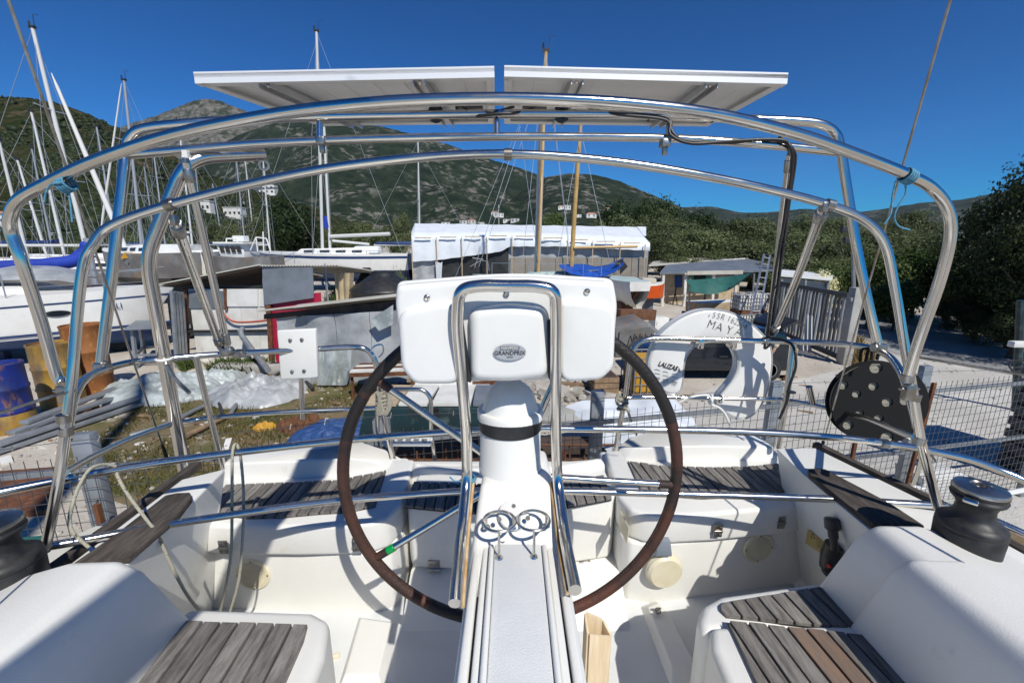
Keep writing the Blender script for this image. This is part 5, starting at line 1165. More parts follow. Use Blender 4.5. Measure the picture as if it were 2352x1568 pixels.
m = TMB(o3, rz); m.hexa([(-3.8,-1.0,1.42),(-1.3,-1.1,1.42),(-1.3,1.1,1.42),(-3.8,1.0,1.42),(-3.8,-.9,1.75),(-1.3,-1.0,1.8),(-1.3,1.0,1.8),(-3.8,.9,1.75)]); m.build('cockpit_coaming', M['gel'], ol, bevel=0.08)
def near_side(x, z): # point on the camera side of the hull
    s = x/L+0.5; h = float(np.interp(s, S, HB)); f = 0.90+(0.085)*min(1, max(0,(z-0.62)/0.4)); return V((x, -B/2*h*f-0.012, z))
for x in (0.55, 1.75, 2.85):
    m = TMB(o3, rz); c = near_side(x, 1.13); tx = (near_side(x+.2,1.13)-near_side(x-.2,1.13)).normalized(); m.prism([c+tx*math.cos(a)*0.21+V((0,0,1))*math.sin(a)*0.065 for a in np.linspace(0,2*math.pi,20,endpoint=False)], (0.004,-0.012,0)); m.build('portlight', M['glass'], ol)
def hull_text(s, x, z, size, sx=1.0):
    a, b = near_side(x-.2, z), near_side(x+.2, z); w0, w1 = place([a, b], o3, rz); d = (w1-w0).normalized(); n = V((d.y,-d.x,0)); text(s, 'lettering', M['navy'], ol, (w0+w1)/2+n*0.03, d, V((0,0,1)), size, 0.001, sx=sx)
hull_text('OLI', 3.72, 1.20, 0.18, 0.9); hull_text('INA', -0.45, 0.90, 0.17, 0.9)
m = TMB(o3, rz); c = near_side(-0.12, 0.92); tx = (near_side(.1,.92)-near_side(-.3,.92)).normalized(); m.tube([c+V((0,-0.02,0))+tx*math.cos(a)*0.13+V((0,0,1))*math.sin(a)*0.045 for a in np.linspace(0,2*math.pi,18,endpoint=False)], 0.006, 4, closed=True); m.build('emblem', M['grey'], ol)
mb_ = P(198,545,11.0); mt_ = P(60,-60,11.0)
m = MB(); ba = P(190,575,10.8); bb = P(-60,622,9.0)
m.tube(catmull([P(197,556,10.85), P(190,580,10.8), P(165,600,10.5), P(80,609,9.9), P(-80,617,9.0)],5), [0.06]+[0.10]*5+[0.15]*8+[0.14]*7, 10); m.build('boom_cover', M['bluecover'], ol, smooth=60)
m = MB(); base = V((P(199,560,10.9).x,10.9,1.6)); m.tube([base, V((P(199,548,10.9).x,10.9,2.75))], 0.07, 10); m.build('mast_stump', M['spargrey'], ol)
m = TMB(o3, rz)
for x in (-4.2,-2.6,-1.0,0.6,2.2,3.6):
    y = -B/2*float(np.interp(x/L+.5, S, HB))*0.95; m.tube([(x,y,1.42),(x,y,2.0)], 0.014, 5)
ll = [(x, -B/2*float(np.interp(x/L+.5, S, HB))*0.95, 1.98) for x in np.linspace(-4.4,4.4,12)]; m.tube(ll, 0.007, 4); m.tube([(a,b,1.72) for a,b,_ in ll], 0.007, 4); m.tube([(a,-b,1.98) for a,b,_ in ll], 0.007, 4)
m.tube([(3.6,-.7,1.95),(4.6,0,2.05),(3.6,.7,1.95)], 0.018, 6); m.build('lifelines', M['alu'], ol)
m = TMB(o3, rz); rows = []
for i in range(9):
    r = []
    for j in range(9):
        u, v = i/8*2-1, j/8*2-1; h = max(0, 1-u*u*.9)*max(0, 1-v*v*.9); r.append((2.0+u*1.1, v*0.6, 1.72+0.42*h**.5+0.05*noise.noise(V((u*3,v*3,2)))))
    rows.append(r)
m.grid(rows); m.build('dinghy_cover', M['greyfilm'], ol, smooth=80)
m = TMB(o3, rz); m.hexa([(-1.9,-.9,1.78),(-0.9,-.85,1.78),(-0.9,.85,1.78),(-1.9,.9,1.78),(-1.8,-.8,2.35),(-1.3,-.7,2.35),(-1.3,.7,2.35),(-1.8,.8,2.35)]); m.build('sprayhood', M['navy'], ol, bevel=0.1)
m = TMB(o3, rz); m.box((0.6,0,0.2),(1.6,0.25,0.5)); m.build('keel', M['navy'], ol)

# white ketch SWATIS in the middle distance
Y = 25; kx = thing('ketch', 'white two masted ketch with navy sheer stripe behind the sheds', 'sailboat', V((P(760,600,Y).x, Y, 0))); o3k = V((P(762,600,Y).x, Y, 0)); rk = R(176)
hull_parts(kx, o3k, rk, 9.6, 2.9, 0.5, 1.2, 2.05, 'gel', 'navy', stripe='navy', bowrake=0.5); cabin(kx, o3k, rk, -2.4, 2.0, 0.85, 0.6, 2.03, 0.40, wins=4)
rig(kx, V((P(742,590,Y).x,Y,2.2)), P(727,74,Y), 0.11, 'spar', 1.3, 4.4, 4.6, V((-1,0,0)), 2.05)
m = MB(); m.tube([V((P(757,590,Y).x,Y+.1,1.9)), P(744,292,Y)], 0.07, 8); m.build('mizzen_mast', M['spar'], kx)
m = MB(); m.tube([P(758,543,Y), P(896,537,Y)], 0.10, 10); m.build('boom', M['spar'], kx)
m = MB(); m.tube([P(764,553,Y), P(848,561,Y)], 0.07, 10); m.build('boom', M['spar'], kx)
m = MB(); a = [P(741,495,Y-.2), P(750,497,Y-.2), P(755,522,Y-.2), P(748,527,Y-.2), P(744,520,Y-.2)]; m.prism(a, (0,0.02,0)); m.build('pennant', M['bluecover'], kx)
m = MB(); pts_ = [P(590+i*28, 578-i*0.2 if i else 572, Y-1.2) for i in range(12)]; m.tube(pts_, 0.012, 4); m.tube([p+V((0,0,-.22)) for p in pts_], 0.010, 4)
for p in pts_[1:]: m.tube([p, p+V((0,0,-.5))], 0.014, 4)
m.build('lifelines', M['alu'], kx)
text('SWATIS', 'lettering', M['grey'], kx, P(606,596,Y-0.75), (1,0.0,0), (0,0,1), 0.22, 0.002)
m = MB(); m.box(V((P(850,600,Y).x,Y-.2,2.3)), (1.4,0.8,0.4)); m.build('sprayhood', M['tarpwhite'], kx, bevel=0.12)
m = MB()
for x in (640,720,800,880): m.tube([V((P(x,640,Y-1.3).x,Y-1.1,1.0)), V((P(x,640,Y-1.3).x,Y-1.9,0))], 0.05, 6)
m.build('props', M['rust'], kx)

# boats between
def at_boat(name, label, cat, x, Y): c = V((P(x,600,Y).x, Y, 0)); return thing(name, label, cat, c), c
t, c = at_boat('motor_yacht', 'grey hulled motor boat with yellow and black camouflage patches behind the left rails', 'boat', 330, 19.5)
hull_parts(t, c, R(160), 5.4, 2.1, 0.8, 1.2, 2.22, 'hullgrey', 'black'); cabin(t, c, R(160), -1.6, 0.8, .8, .6, 2.2, .4, 'white', 3)
for i, (x, y, s, mt) in enumerate(((285,588,9,'yellow'),(300,602,8,'black'),(318,590,9,'yellow'),(345,600,8,'white'),(332,606,7,'yellow'),(308,588,8,'white'))):
    p = P(x,y,18.25); k = s*18.2/FPX; m = MB(); m.prism([p+V((-k,0.6,-k*.7)), p+V((k,0.6,-k*.5)), p+V((k*.2,0.6,k*.9))], (0,-0.6,0)); m.build('hull_patch', M[mt], t)
t, c = at_boat('dinghy_yacht', 'small white sailboat with a tented grey cockpit cover left of the fishing boat', 'sailboat', 452, 21)
hull_parts(t, c, R(-120), 4.6, 2.0, 0.7, 1.1, 2.05, 'gel', 'white'); cabin(t, c, R(-120), -1, .9, .7, .45, 2.05, .3)
m = MB(); a = P(448,562,21); m.add([c+V((-.8,-.6,2.05)), c+V((.9,-.4,2.05)), c+V((.9,.8,2.05)), c+V((-.8,.9,2.05)), a+V((-.4,0,0)), a+V((.5,0.2,-0.05))], [(0,1,5,4),(1,2,5),(2,3,4,5),(3,0,4)]); m.build('cockpit_tent', M['greyfilm'], t)
m = MB(); m.tube([c+V((-.3,0,1.7)), P(431,540,21)], .05, 8); m.lathe([(0.14,0),(0.14,0.10)], P(431,536,21), (0,0,1), 10); m.build('radar_post', M['spar'], t)
t, c = at_boat('fishing_boat', 'rusty streaked grey fishing boat with a white wheelhouse', 'fishing boat', 552, 20)
hull_parts(t, c, R(182), 3.4, 1.9, 0.7, 1.0, 2.02, 'hullgrey', 'rustdark', deckm='hullgrey')
m = MB(); wx0, wx1 = P(513,600,19.4).x, P(566,600,19.4).x; m.hexa([V((wx0,19.3,2.0)),V((wx1,19.3,2.0)),V((wx1,20.5,2.0)),V((wx0,20.5,2.0)),V((wx0-.1,19.2,2.6)),V((wx1,19.3,2.6)),V((wx1,20.5,2.6)),V((wx0-.1,20.6,2.6))]); m.build('wheelhouse', M['white'], t, bevel=0.02)
for k in range(4):
    m = MB(); x0 = wx0+0.06+k*(wx1-wx0)/4.2; m.prism([V((x0,19.25,2.24)),V((x0+.18,19.25,2.24)),V((x0+.16,19.2,2.52)),V((x0-.02,19.2,2.52))], (0,-.015,0)); m.build('wheelhouse_window', M['glass'], t)
m = MB(); m.box(V(((wx0+wx1)/2,19.9,2.66)), (wx1-wx0+.3,1.6,.08)); m.box(V(((wx0+wx1)/2+.1,19.9,2.85)), (.5,.4,.25)); m.build('wheelhouse_roof', M['white'], t)
m = MB()
for a, b in (((575,575),(588,545)),((588,545),(612,548)),((612,548),(622,578)),((588,545),(592,578)),((604,532),(606,580)),((520,562),(520,548)),((520,548),(545,548)),((545,548),(545,562))): m.tube([P(*a,19.7), P(*b,19.7)], 0.03, 6)
build_each(m, 'gantry', M['white'], t)

# wooden ketch with the blue tarpaulin
Y = 17; t, c = at_boat('wooden_ketch', 'pale green ketch with two ochre wooden masts in front of the white tent', 'sailboat', 1275, 17)
hull_parts(t, c, R(178), 6.6, 2.1, 0.2, 0.55, 1.28, 'palegreen', 'wornwhite', deckm='palegreen', bowrake=0.5)
cabin(t, c, R(178), -1.6, 1.4, .6, .45, 1.28, .3, 'palegreen', 3)
rig(t, V((P(1236,618,Y).x,Y,1.4)), P(1254,120,Y), 0.10, 'mastwood', 1.0, 3.3, 1.4, V((-1,0,0)), 1.3, spread=False)
m = MB(); m.tube([V((P(1312,610,Y).x,Y,1.5)), P(1322,450,Y), P(1334,282,Y)], [.095,.085,.07], 10); m.build('mizzen_mast', M['mastwood'], t)
m = MB(); m.tube([V((P(1231,600,Y).x,Y+.3,1.5)), P(1241,250,Y+.3)], .055, 8); m.build('mast', M['spar'], t)
m = MB(); m.tube([P(1318,569,Y-.1), P(1463,566,Y-.1)], 0.055, 8); m.build('boom', M['mastwood'], t)
for a, b in (((1090,615),(1195,290)),((1100,612),(1212,285)),((1195,300),(1236,600)),((1332,290),(1400,600)),((1252,125),(1200,600)),((1334,300),(1280,600)),((1254,130),(1310,600))):
    m = MB(); m.tube([P(*a,Y-.3), P(*b,Y-.1)], 0.011, 4); m.build('stay', M['spargrey'], t)
m = MB(); rows = []
for i, (x, yt_, yb_) in enumerate(((1285,608,612),(1310,606,628),(1340,606,634),(1370,612,636),(1395,608,632),(1415,600,622),(1432,592,606))):
    rows.append([P(x, yt_, Y+.6), P(x, (yt_+yb_)/2-3+3*math.sin(i*2), Y-.6), P(x, yb_, Y-1.1)])
m.grid(rows, 0.02); m.build('tarpaulin', M['bluetarp'], t, smooth=80)
m = MB()
for k in range(6): m.beam(P(1255+k*7,634,Y-1.0), P(1330+k*9,620,Y-.7), .04, .02)
m.build('spars', M['galv'], t)
m = MB(); m.tube([P(1080,612,Y), P(1104,598,Y-.2), P(1120,600,Y-.3), P(1124,622,Y-.3)], .02, 6); m.tube([P(1085,592,Y), P(1110,596,Y)], .02, 6); m.build('pulpit', M['alu'], t)
m = MB(); pts_ = [P(1130+i*42, 606-abs(i-4)*0.5, Y-1.0) for i in range(8)]; m.tube(pts_, 0.009, 4)
for p in pts_: m.tube([p, p+V((0,0,-.45))], 0.012, 4)
m.build('lifelines', M['alu'], t)
m = MB(); a = [P(1413,604,Y-.9), P(1428,594,Y-.9), P(1442,612,Y-.9), P(1425,630,Y-.9)]; m.prism(a, (0,.03,0)); m.build('dodger', M['black'], t)
t, c = at_boat('white_hull', 'white and pale green stern of a small keelboat with a red rudder post', 'boat', 1440, 13.5)
hull_parts(t, c, R(100), 2.0, 0.95, 0.75, 1.25, 1.52, 'wornwhite', 'wornwhite', deckm='palegreen'); m = MB(); m.beam(P(1438,713,13.0), P(1468,662,13.0), .16, .08); m.build('rudder', M['rust'], t)
m = MB(); m.hexa([c+V(q) for q in ((-.2,-.3,0),(.2,-.3,0),(.2,.5,0),(-.2,.5,0),(-.2,-.3,.8),(.2,-.3,.8),(.2,.5,.8),(-.2,.5,.8))]); m.build('stand', M['rustdark'], t)
t, c = at_boat('orange_boat', 'bright orange lifeboat hull with cream deck on a stand', 'lifeboat', 1497, 15)
hull_parts(t, c, R(15), 1.15, 0.95, 0.72, 0.80, 1.22, 'orange', 'orange', deckm='wornwhite'); m = MB(); m.box(c+V((-.1,0,1.33)), (.5,.5,.25)); m.build('deck_gear', M['straw'], t, bevel=.06)
m = MB(); m.box(c+V((0,.1,.36)), (.3,.3,.74)); m.build('stand', M['greytin'], t)

# ================================================================ the tent
Y0, Y1 = 22.0, 27.0
tent = thing('boat_tent', 'long white tarpaulin tent over a timber frame with dark lower walls', 'tent', V((P(1220,600,Y0).x, Y0, 0)))
xs_ = [945,1002,1060,1118,1176,1240,1304,1362,1425,1482]
rows = []
def tz(x, y, Y): return P(x, y, Y)
n = 60
for i in range(n+1):
    x = 945+(1493-945)*i/n; tt = i/n
    rid = 515+9*tt + 1.2*abs(math.sin(i*math.pi/6)); eav = np.interp(x,[945,1180,1493],[546,540,560]); bot = np.interp(x,[945,1000,1150,1170,1300,1493],[601,598,578,566,566,576])
    fold = 0.12*noise.noise(V((i*0.35,0,1)))
    sag = 0.4*abs(math.sin(i*math.pi/6))
    rows.append([tz(x+ (8 if i == 0 else (-30 if i == n else 0)), rid-3, Y0+3.2), tz(x+(-14 if i == n else 0), (rid+eav)/2+1, Y0+1.2), tz(x, eav-1+sag, Y0), tz(x, eav+7, Y0-.02+fold*.5), tz(x, (eav+bot)/2, Y0-.05+fold), tz(x, bot+0.5*math.sin(i*1.7), Y0-.05+fold*1.5)])
m = MB(); m.grid(rows, 0.02); m.build('tarpaulin', M['tarpwhite'], tent, smooth=80)
for x in xs_:
    m = MB(); e = float(np.interp(x,[945,1180,1493],[546,540,560])); m.beam(tz(x,e+1,Y0-.12), V((tz(x,e+30,Y0-.12).x, Y0-.12, 0)), 0.04, 0.04); m.build('tent_post', M['palewood'], tent)
for x0, x1 in zip(xs_, xs_[1:]):
    m = MB(); e = float(np.interp((x0+x1)/2,[945,1180,1493],[546,540,560])); m.beam(tz(x0+8,e+1,Y0-.16), tz(x1-12,e+1,Y0-.16), 0.05, 0.05); m.build('tent_batten', M['palewood'], tent)
def wallp(x0, x1, yt_, mt, nm, Yw):
    m = MB(); a, b = tz(x0,yt_,Yw), tz(x1,yt_,Yw); m.grid([[V((p.x,Yw+.03*math.sin(p.x*7),p.z)), V((p.x,Yw+.05*math.sin(p.x*5+1),p.z*.5)), V((p.x,Yw,0))] for p in [a.lerp(b,k/14) for k in range(15)]], .01); m.build(nm, M[mt], tent, smooth=80)
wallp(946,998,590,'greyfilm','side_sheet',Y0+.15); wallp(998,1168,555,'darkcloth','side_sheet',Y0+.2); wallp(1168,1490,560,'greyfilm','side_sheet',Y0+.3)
for k in range(9):
    m = MB(); p, q = tz(1172+k*35,592,Y0+.22), tz(1172+(k+1)*35-1,592,Y0+.22); m.hexa([V((p.x,Y0+.2,0)),V((q.x,Y0+.2,0)),V((q.x,Y0+.24,0)),V((p.x,Y0+.24,0)),p,q,q+V((0,.04,0)),p+V((0,.04,0))]); m.build('lower_panel', M['greywood'], tent)
m = MB(); m.grid([[tz(1000,600,Y0-.1), tz(1002,640,Y0-.1)],[tz(1012,604,Y0-.2), tz(1010,642,Y0-.25)],[tz(1016,601,Y0-.1), tz(1014,640,Y0-.1)]], .01); m.build('loose_flap', M['tarpwhite'], tent)
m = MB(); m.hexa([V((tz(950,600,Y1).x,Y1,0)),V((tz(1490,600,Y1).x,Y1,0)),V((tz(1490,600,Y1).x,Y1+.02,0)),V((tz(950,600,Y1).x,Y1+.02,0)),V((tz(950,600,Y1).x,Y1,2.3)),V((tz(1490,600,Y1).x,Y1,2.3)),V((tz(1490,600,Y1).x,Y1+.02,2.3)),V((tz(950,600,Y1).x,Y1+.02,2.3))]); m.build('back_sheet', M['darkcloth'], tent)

# ================================================================ sheds at the left
def quadwall(nm, pts, mt, parent, th=0.05, bev=0):
    m = MB(); m.prism(pts, (0,th,0)); return m.build(nm, M[mt], parent, bevel=bev, smooth=0)
def drop(p): return V((p.x,p.y,0))
YS = 9.3
sh = thing('white_shed', 'white panelled shed with black underside lean-to roof and grey metal fascia', 'shed', drop(P(530,830,YS)))
seams = [(432,470),(470,505),(505,548),(548,585),(585,617)]
for x0, x1 in seams: quadwall('wall_panel', [P(x0,664,YS), P(x1-.6,664,YS), drop(P(x1-.6,700,YS)), drop(P(x0,700,YS))], 'wornwhite', sh, 0.06)
for i, (px, mt, nm, dy) in enumerate((((434,668,517,708),'greytin','metal_sheet',-.03),((521,664,592,704),'wornwhite','board',-.03),((596,664,616,704),'wornwhite','board',-.02))):
    x0,y0,x1,y1 = px; quadwall(nm, [P(x0,y0,YS+dy), P(x1,y0,YS+dy), P(x1,y1,YS+dy), P(x0,y1,YS+dy)], mt, sh, 0.025)
m = MB(); m.beam(P(517,664,YS-.03), P(520,712,YS-.03), .05, .05); m.build('door_jamb', M['rust'], sh)
m = MB(); m.tube([P(425,761,YS-.06), P(620,759,YS-.06)], .03, 8); m.build('water_pipe', M['black'], sh)
m = MB(); m.beam(P(424,664,YS-.02), drop(P(426,820,YS-.02)), .12, .06); m.build('corner_post', M['rustdark'], sh)
for i, x in enumerate((395,402,410,417)): m = MB(); m.beam(P(x,668+i,YS-.5+i*.1), drop(P(x+4,800,YS-.5+i*.1)), .06, .06); m.build('corner_post', M['galv'], sh)
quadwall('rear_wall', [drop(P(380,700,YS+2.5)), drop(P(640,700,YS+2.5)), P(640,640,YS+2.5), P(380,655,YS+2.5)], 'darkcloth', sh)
quadwall('upper_void', [P(398,655,YS+.10), P(602,655,YS+.10), P(602,672,YS+.10), P(398,672,YS+.10)], 'darkcloth', sh)  # black panel standing in for the shade in the gap under the roof
m = MB(); a, b = P(364,654,9.0), P(598,609,9.08); cb, db = b+V((.15,2.6,-.42)), a+V((.3,2.6,-.36))
m.prism([a, b, cb, db], (0,0,0.025)); m.build('roof_sheet', M['tin'], sh)
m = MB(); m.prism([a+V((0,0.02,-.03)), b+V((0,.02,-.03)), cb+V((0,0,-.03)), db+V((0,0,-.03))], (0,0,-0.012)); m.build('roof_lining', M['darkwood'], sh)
m = MB(); a, b = P(596,611,9.0), P(776,610,9.1)
k = 26; rows = []
for i in range(k*2+1):
    p = a.lerp(b, i/(2*k)); dz = .014*(1 if i % 2 else -1); rows.append([p+V((0,0,dz)), p+V((0.1,1.2,dz-.14)), p+V((0.2,2.4,dz-.30))])
m.grid(rows, .006); m.build('corrugated_roof', M['tin'], sh, smooth=0)
quadwall('metal_fascia', [P(602,614,9.06), P(718,614,9.06), P(720,684,9.06), P(606,701,9.06)], 'greytin', sh, .03)
quadwall('side_strip', [P(602,640,9.1), P(607,640,9.1), P(618,712,9.1), P(608,712,9.1)], 'greytin', sh, .03)
quadwall('crimson_wall', [P(614,684,9.14), P(735,672,9.14), drop(P(735,700,9.14)), drop(P(618,700,9.14))], 'crimson', sh, .04)
m = MB(); m.beam(P(617,690,9.1), drop(P(622,820,9.1)), .09, .06); m.build('corner_post', M['rust'], sh)
m = MB(); m.tube(catmull([P(515,719,YS-.08),P(520,728,YS-.1),P(540,739,YS-.1),P(580,739,YS-.1),P(616,735,YS-.1)],6), .022, 8); tag(m.build('red_hose', M['hosered'], None, smooth=60), 'red hose looped along the white shed wall', 'hose')
m = MB(); m.tube([P(557,755,YS-.25), P(552,760,YS-.35), P(556,772,YS-.4), P(592,820,YS-1.0), P(616,850,YS-1.5)], .055, 10); tag(m.build('drain_pipe', M['galv'], None, smooth=60), 'grey drain pipe leaning down from the white shed wall', 'pipe')
m = MB(); m.box(drop(P(575,845,8.5))+V((0,0,.09)), (1.4,.3,.18)); tag(m.build('concrete_kerb', M['concrete'], None, bevel=.02), 'low concrete kerb at the foot of the white shed', 'kerb')
# lean-to wrapped in plastic
YP = 7.7
ps = thing('plastic_shed', 'low lean-to shed wrapped in torn clear plastic sheeting left of the pod', 'shed', drop(P(800,880,YP)))
a, b = P(592,716,7.5), P(925,677,7.62); m = MB(); m.prism([a, b, b+V((.2,2.2,-.30)), a+V((.2,2.2,-.28))], (0,0,.03)); m.build('roof_sheet', M['tin'], ps)
m = MB(); m.beam(P(680,703,7.52), P(925,676,7.66), .25, .03); m.build('roof_batten', M['tin'], ps)
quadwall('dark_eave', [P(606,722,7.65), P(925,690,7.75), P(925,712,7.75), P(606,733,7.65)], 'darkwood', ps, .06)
for x0, x1 in ((634,700),(701,768),(769,848),(849,925)):
    rows = []
    for i in range(11):
        x = x0+(x1-x0)*i/10; r = []
        for j in range(9):
            tt = j/8; p = P(x, 728-(x-634)*.055, YP); z = p.z*(1-tt); r.append(V((p.x, YP-.02+.10*noise.noise(V((p.x*2.2,z*2.5,1.7)))+.05*math.sin(p.x*11+tt*3)*tt, z)))
        rows.append(r)
    m = MB(); m.grid(rows, .008); m.build('plastic_sheet', M['greyfilm'], ps, smooth=80)
m = MB(); rows = []
for i in range(9): rows.append([P(735+i*9, 800+3*math.sin(i), YP-.25+.05*math.sin(i*1.9)), P(733+i*9, 845, YP-.3+.08*math.sin(i*1.3)), P(728+i*8.6, 885, YP-.22+.05*math.sin(i*2.3))])
m.grid(rows, .006); m.build('loose_film', M['clearfilm'], ps, smooth=80)
m = MB(); m.grid([[P(850,733,YP-.2),P(870,760,YP-.22)],[P(903,700,YP-.2),P(903,745,YP-.2)]], .006); m.build('loose_film', M['clearfilm'], ps)
# tanks, curtain
def tank(x, y0, y1, Y, rpx, label):
    p0, p1 = P(x,y0,Y), P(x,y1,Y); r = rpx*Y/FPX; c = drop(p0); h = p0.z
    t = thing('water_tank', label, 'water tank', c); m = MB(); m.lathe([(r*.98,0),(r,0.1),(r,h*.79),(r*1.03,h*.81),(r*1.0,h*.83),(r*.42,h*.965),(r*.40,h),(r*.05,h)], c, (0,0,1), 32); m.build('tank_shell', M['black'], t, smooth=40)
    m = MB(); m.lathe([(r*.34,h*.985),(r*.34,h*1.012),(r*.3,h*1.02),(r*.02,h*1.02)], c, (0,0,1), 20); m.build('tank_lid', M['black'], t); return t
tank(880,626,700,9.6,74,'wide black plastic water tank with conical top behind the plastic shed'); tank(842,618,640,11.5,27,'small black cylindrical water tank behind the wide one')
m = MB(); m.grid([[P(768+i*5, 627, 9.5+.06*math.sin(i*2.1)), P(770+i*4.6, 655, 9.5+.08*math.sin(i*2.1+.3)), V((P(772+i*4.2,684,9.5).x,9.5+.06*math.sin(i*2.1),.9))] for i in range(10)], .01); tag(m.build('hanging_cloth', M['curtain'], None, smooth=80), 'beige cloth hanging between the shed and the black tank', 'cloth')
m = MB(); m.tube([drop(P(752,700,9.4)), P(746,606,9.4)], .025, 6); tag(m.build('steel_pole', M['galv'], None), 'thin steel pole standing behind the crimson wall', 'pole')
plant('bush0', 757, 655, 9.7, 50, 'green creeper bush between the crimson wall and the beige cloth', 'bush')
plant('olive0', 912, 610, 12.5, 60, 'small grey green shrub behind the black water tank', 'bush')

# ================================================================ things on the ground, left
def barrel(c, r, h, mt, label, base=None):
    t = thing('oil_drum', label, 'barrel', c); m = MB(); prof = [(r*.95,0),(r,.015)]
    for f in (.31,.64): prof += [(r,h*f-.03),(r*1.045,h*f-.012),(r*1.045,h*f+.012),(r,h*f+.03)]
    prof += [(r,h-.04),(r*1.03,h-.02),(r*1.03,h),(r*.95,h),(r*.94,h-.03),(r*.01,h-.035)]; m.lathe(prof, c, (0,0,1), 36); m.build('drum_body', M[mt], t, smooth=40)
    m = MB(); m.lathe([(.04,0),(.04,.02),(.02,.02)], V(c)+V((r*.5,-.05,h-.034)), (0,0,1), 12); m.build('bung', M['rustdark'], t)
    if base: m = MB(); m.lathe([(r*1.0,.0),(r*1.012,.02),(r*1.012,h*.27),(r*1.0,h*.275)], c, (0,0,1), 36); m.build('painted_band', M[base], t, smooth=40)
    return t
barrel(drop(G(34,985)), .25, .98, 'barrelblue', 'blue and yellow oil drum at the left edge', 'barrelyellow'); barrel(drop(G(150,930)), .275, 1.06, 'barrelyellow', 'yellow and grey rusting oil drum, middle of the three')
b = barrel(drop(G(222,905)), .275, 1.26, 'barrelrust', 'tall fully rusted orange brown oil drum'); 
for i, (x0,y0,x1,y1,zz) in enumerate(((-20,1050,350,925,.02),(0,1042,356,918,.10),(15,1026,350,912,.02),(30,1015,330,905,.10),(62,1000,290,908,.16))):
    a, b = G(x0,y0), G(x1,y1); m = MB(); m.beam(a+V((0,0,zz+.03)), b+V((0,0,zz+.03)), .13, .05); tag(m.build('steel_channel', M['galv'], None, bevel=.006), ['grey steel channel in the stack by the drums, nearest the fence','grey steel channel lying second from the fence','grey steel channel third in the stack','grey steel channel fourth in the stack','short grey steel channel lying on top, nearest the drums'][i], 'steel channel')
def heap(name, label, cat, x, y, rx, ry, h, mt, seed, rot=0.3, kind=None, amp=.35, freq=2.2):
    c = G(x, y); rows = []; n = 62
    for i in range(n+1):
        r = []
        for j in range(n+1):
            u, v = i/n*2-1, j/n*2-1; d = math.sqrt(u*u+v*v); e = 1+.22*noise.noise(V((math.atan2(v,u)*1.5, seed, 0)))
            q = max(0, 1-(d/e)**2); z = h*(q**.6)*(.75+amp*noise.fractal(V((u*freq,v*freq,seed)),1,2,4)+.22*abs(noise.noise(V((u*5+v*3,v*6-u*2,seed))))-.10*(1-abs(noise.noise(V((u*3.1-v*4,v*3+u*2,seed+5)))*2.2))**3+.10*abs(noise.noise(V((u*13,v*11+u*5,seed)))))
            k = 1 if d < e else e/d; xx, yy = u*k*rx, v*k*ry; r.append(V((c.x+xx*math.cos(rot)-yy*math.sin(rot), c.y+xx*math.sin(rot)+yy*math.cos(rot), max(.01, z))))
        rows.append(r)
    m = MB(); m.grid(rows); return tag(m.build(name, M[mt], None, smooth=55, recalc=False), label, cat, None, kind)
heap('plastic_heap', 'big heap of pale blue plastic sheeting beside the rusty drum', 'plastic sheet', 375, 905, 1.0, .66, .42, 'clearfilm', 2, .1)
heap('plastic_heap', 'pale plastic sheet end bulging beside the crane pole', 'plastic sheet', 485, 882, .6, .42, .32, 'clearfilm', 5, .5)
heap('plastic_heap', 'crumpled grey film draped over the weeds left of the white pad', 'plastic sheet', 595, 905, .85, .75, .30, 'greyfilm', 7, -.5, amp=.5, freq=3)
heap('rusty_chain', 'heap of rusty chain under the white pad', 'chain', 700, 985, .38, .22, .20, 'rustdark', 8, 0, amp=.8, freq=6)
heap('yellow_bag', 'small yellow plastic bag on the weeds', 'bag', 608, 985, .16, .10, .12, 'yellow', 3)
heap('blue_tarp', 'blue tarpaulin over a low boat beyond the wire fence, left of the wheel', 'tarpaulin', 790, 1010, .75, .5, .32, 'bluehull', 12, .1, amp=.15)
heap('white_tarp_bundle', 'white and blue crumpled tarp at the fence foot left of the wheel', 'tarpaulin', 715, 1075, .55, .22, .30, 'tarpwhite', 14, .1, amp=.6, freq=4)
for i, (pts_, r, mt, lab) in enumerate((([(530,960),(560,915),(600,890),(640,860)],.03,'galv','grey pipe lying among weeds by the film'),([(470,930),(490,905),(505,935),(512,960)],.025,'black','bent black hose in the weeds by the crane pole'),([(300,1010),(380,985),(470,940),(560,905)],.035,'galv','long grey pipe lying in the weeds'),([(640,850),(660,862),(700,880),(720,900)],.03,'black','black pipe beside the plastic shed'),([(430,1010),(480,985),(530,960)],.04,'wood','weathered timber pole in the weeds'))):
    m = MB(); m.tube(catmull([q+V((0,0,.06)) for q in gp(pts_)],4), r, 8); tag(m.build('scrap_pipe', M[mt], None, smooth=60), lab, 'pipe')
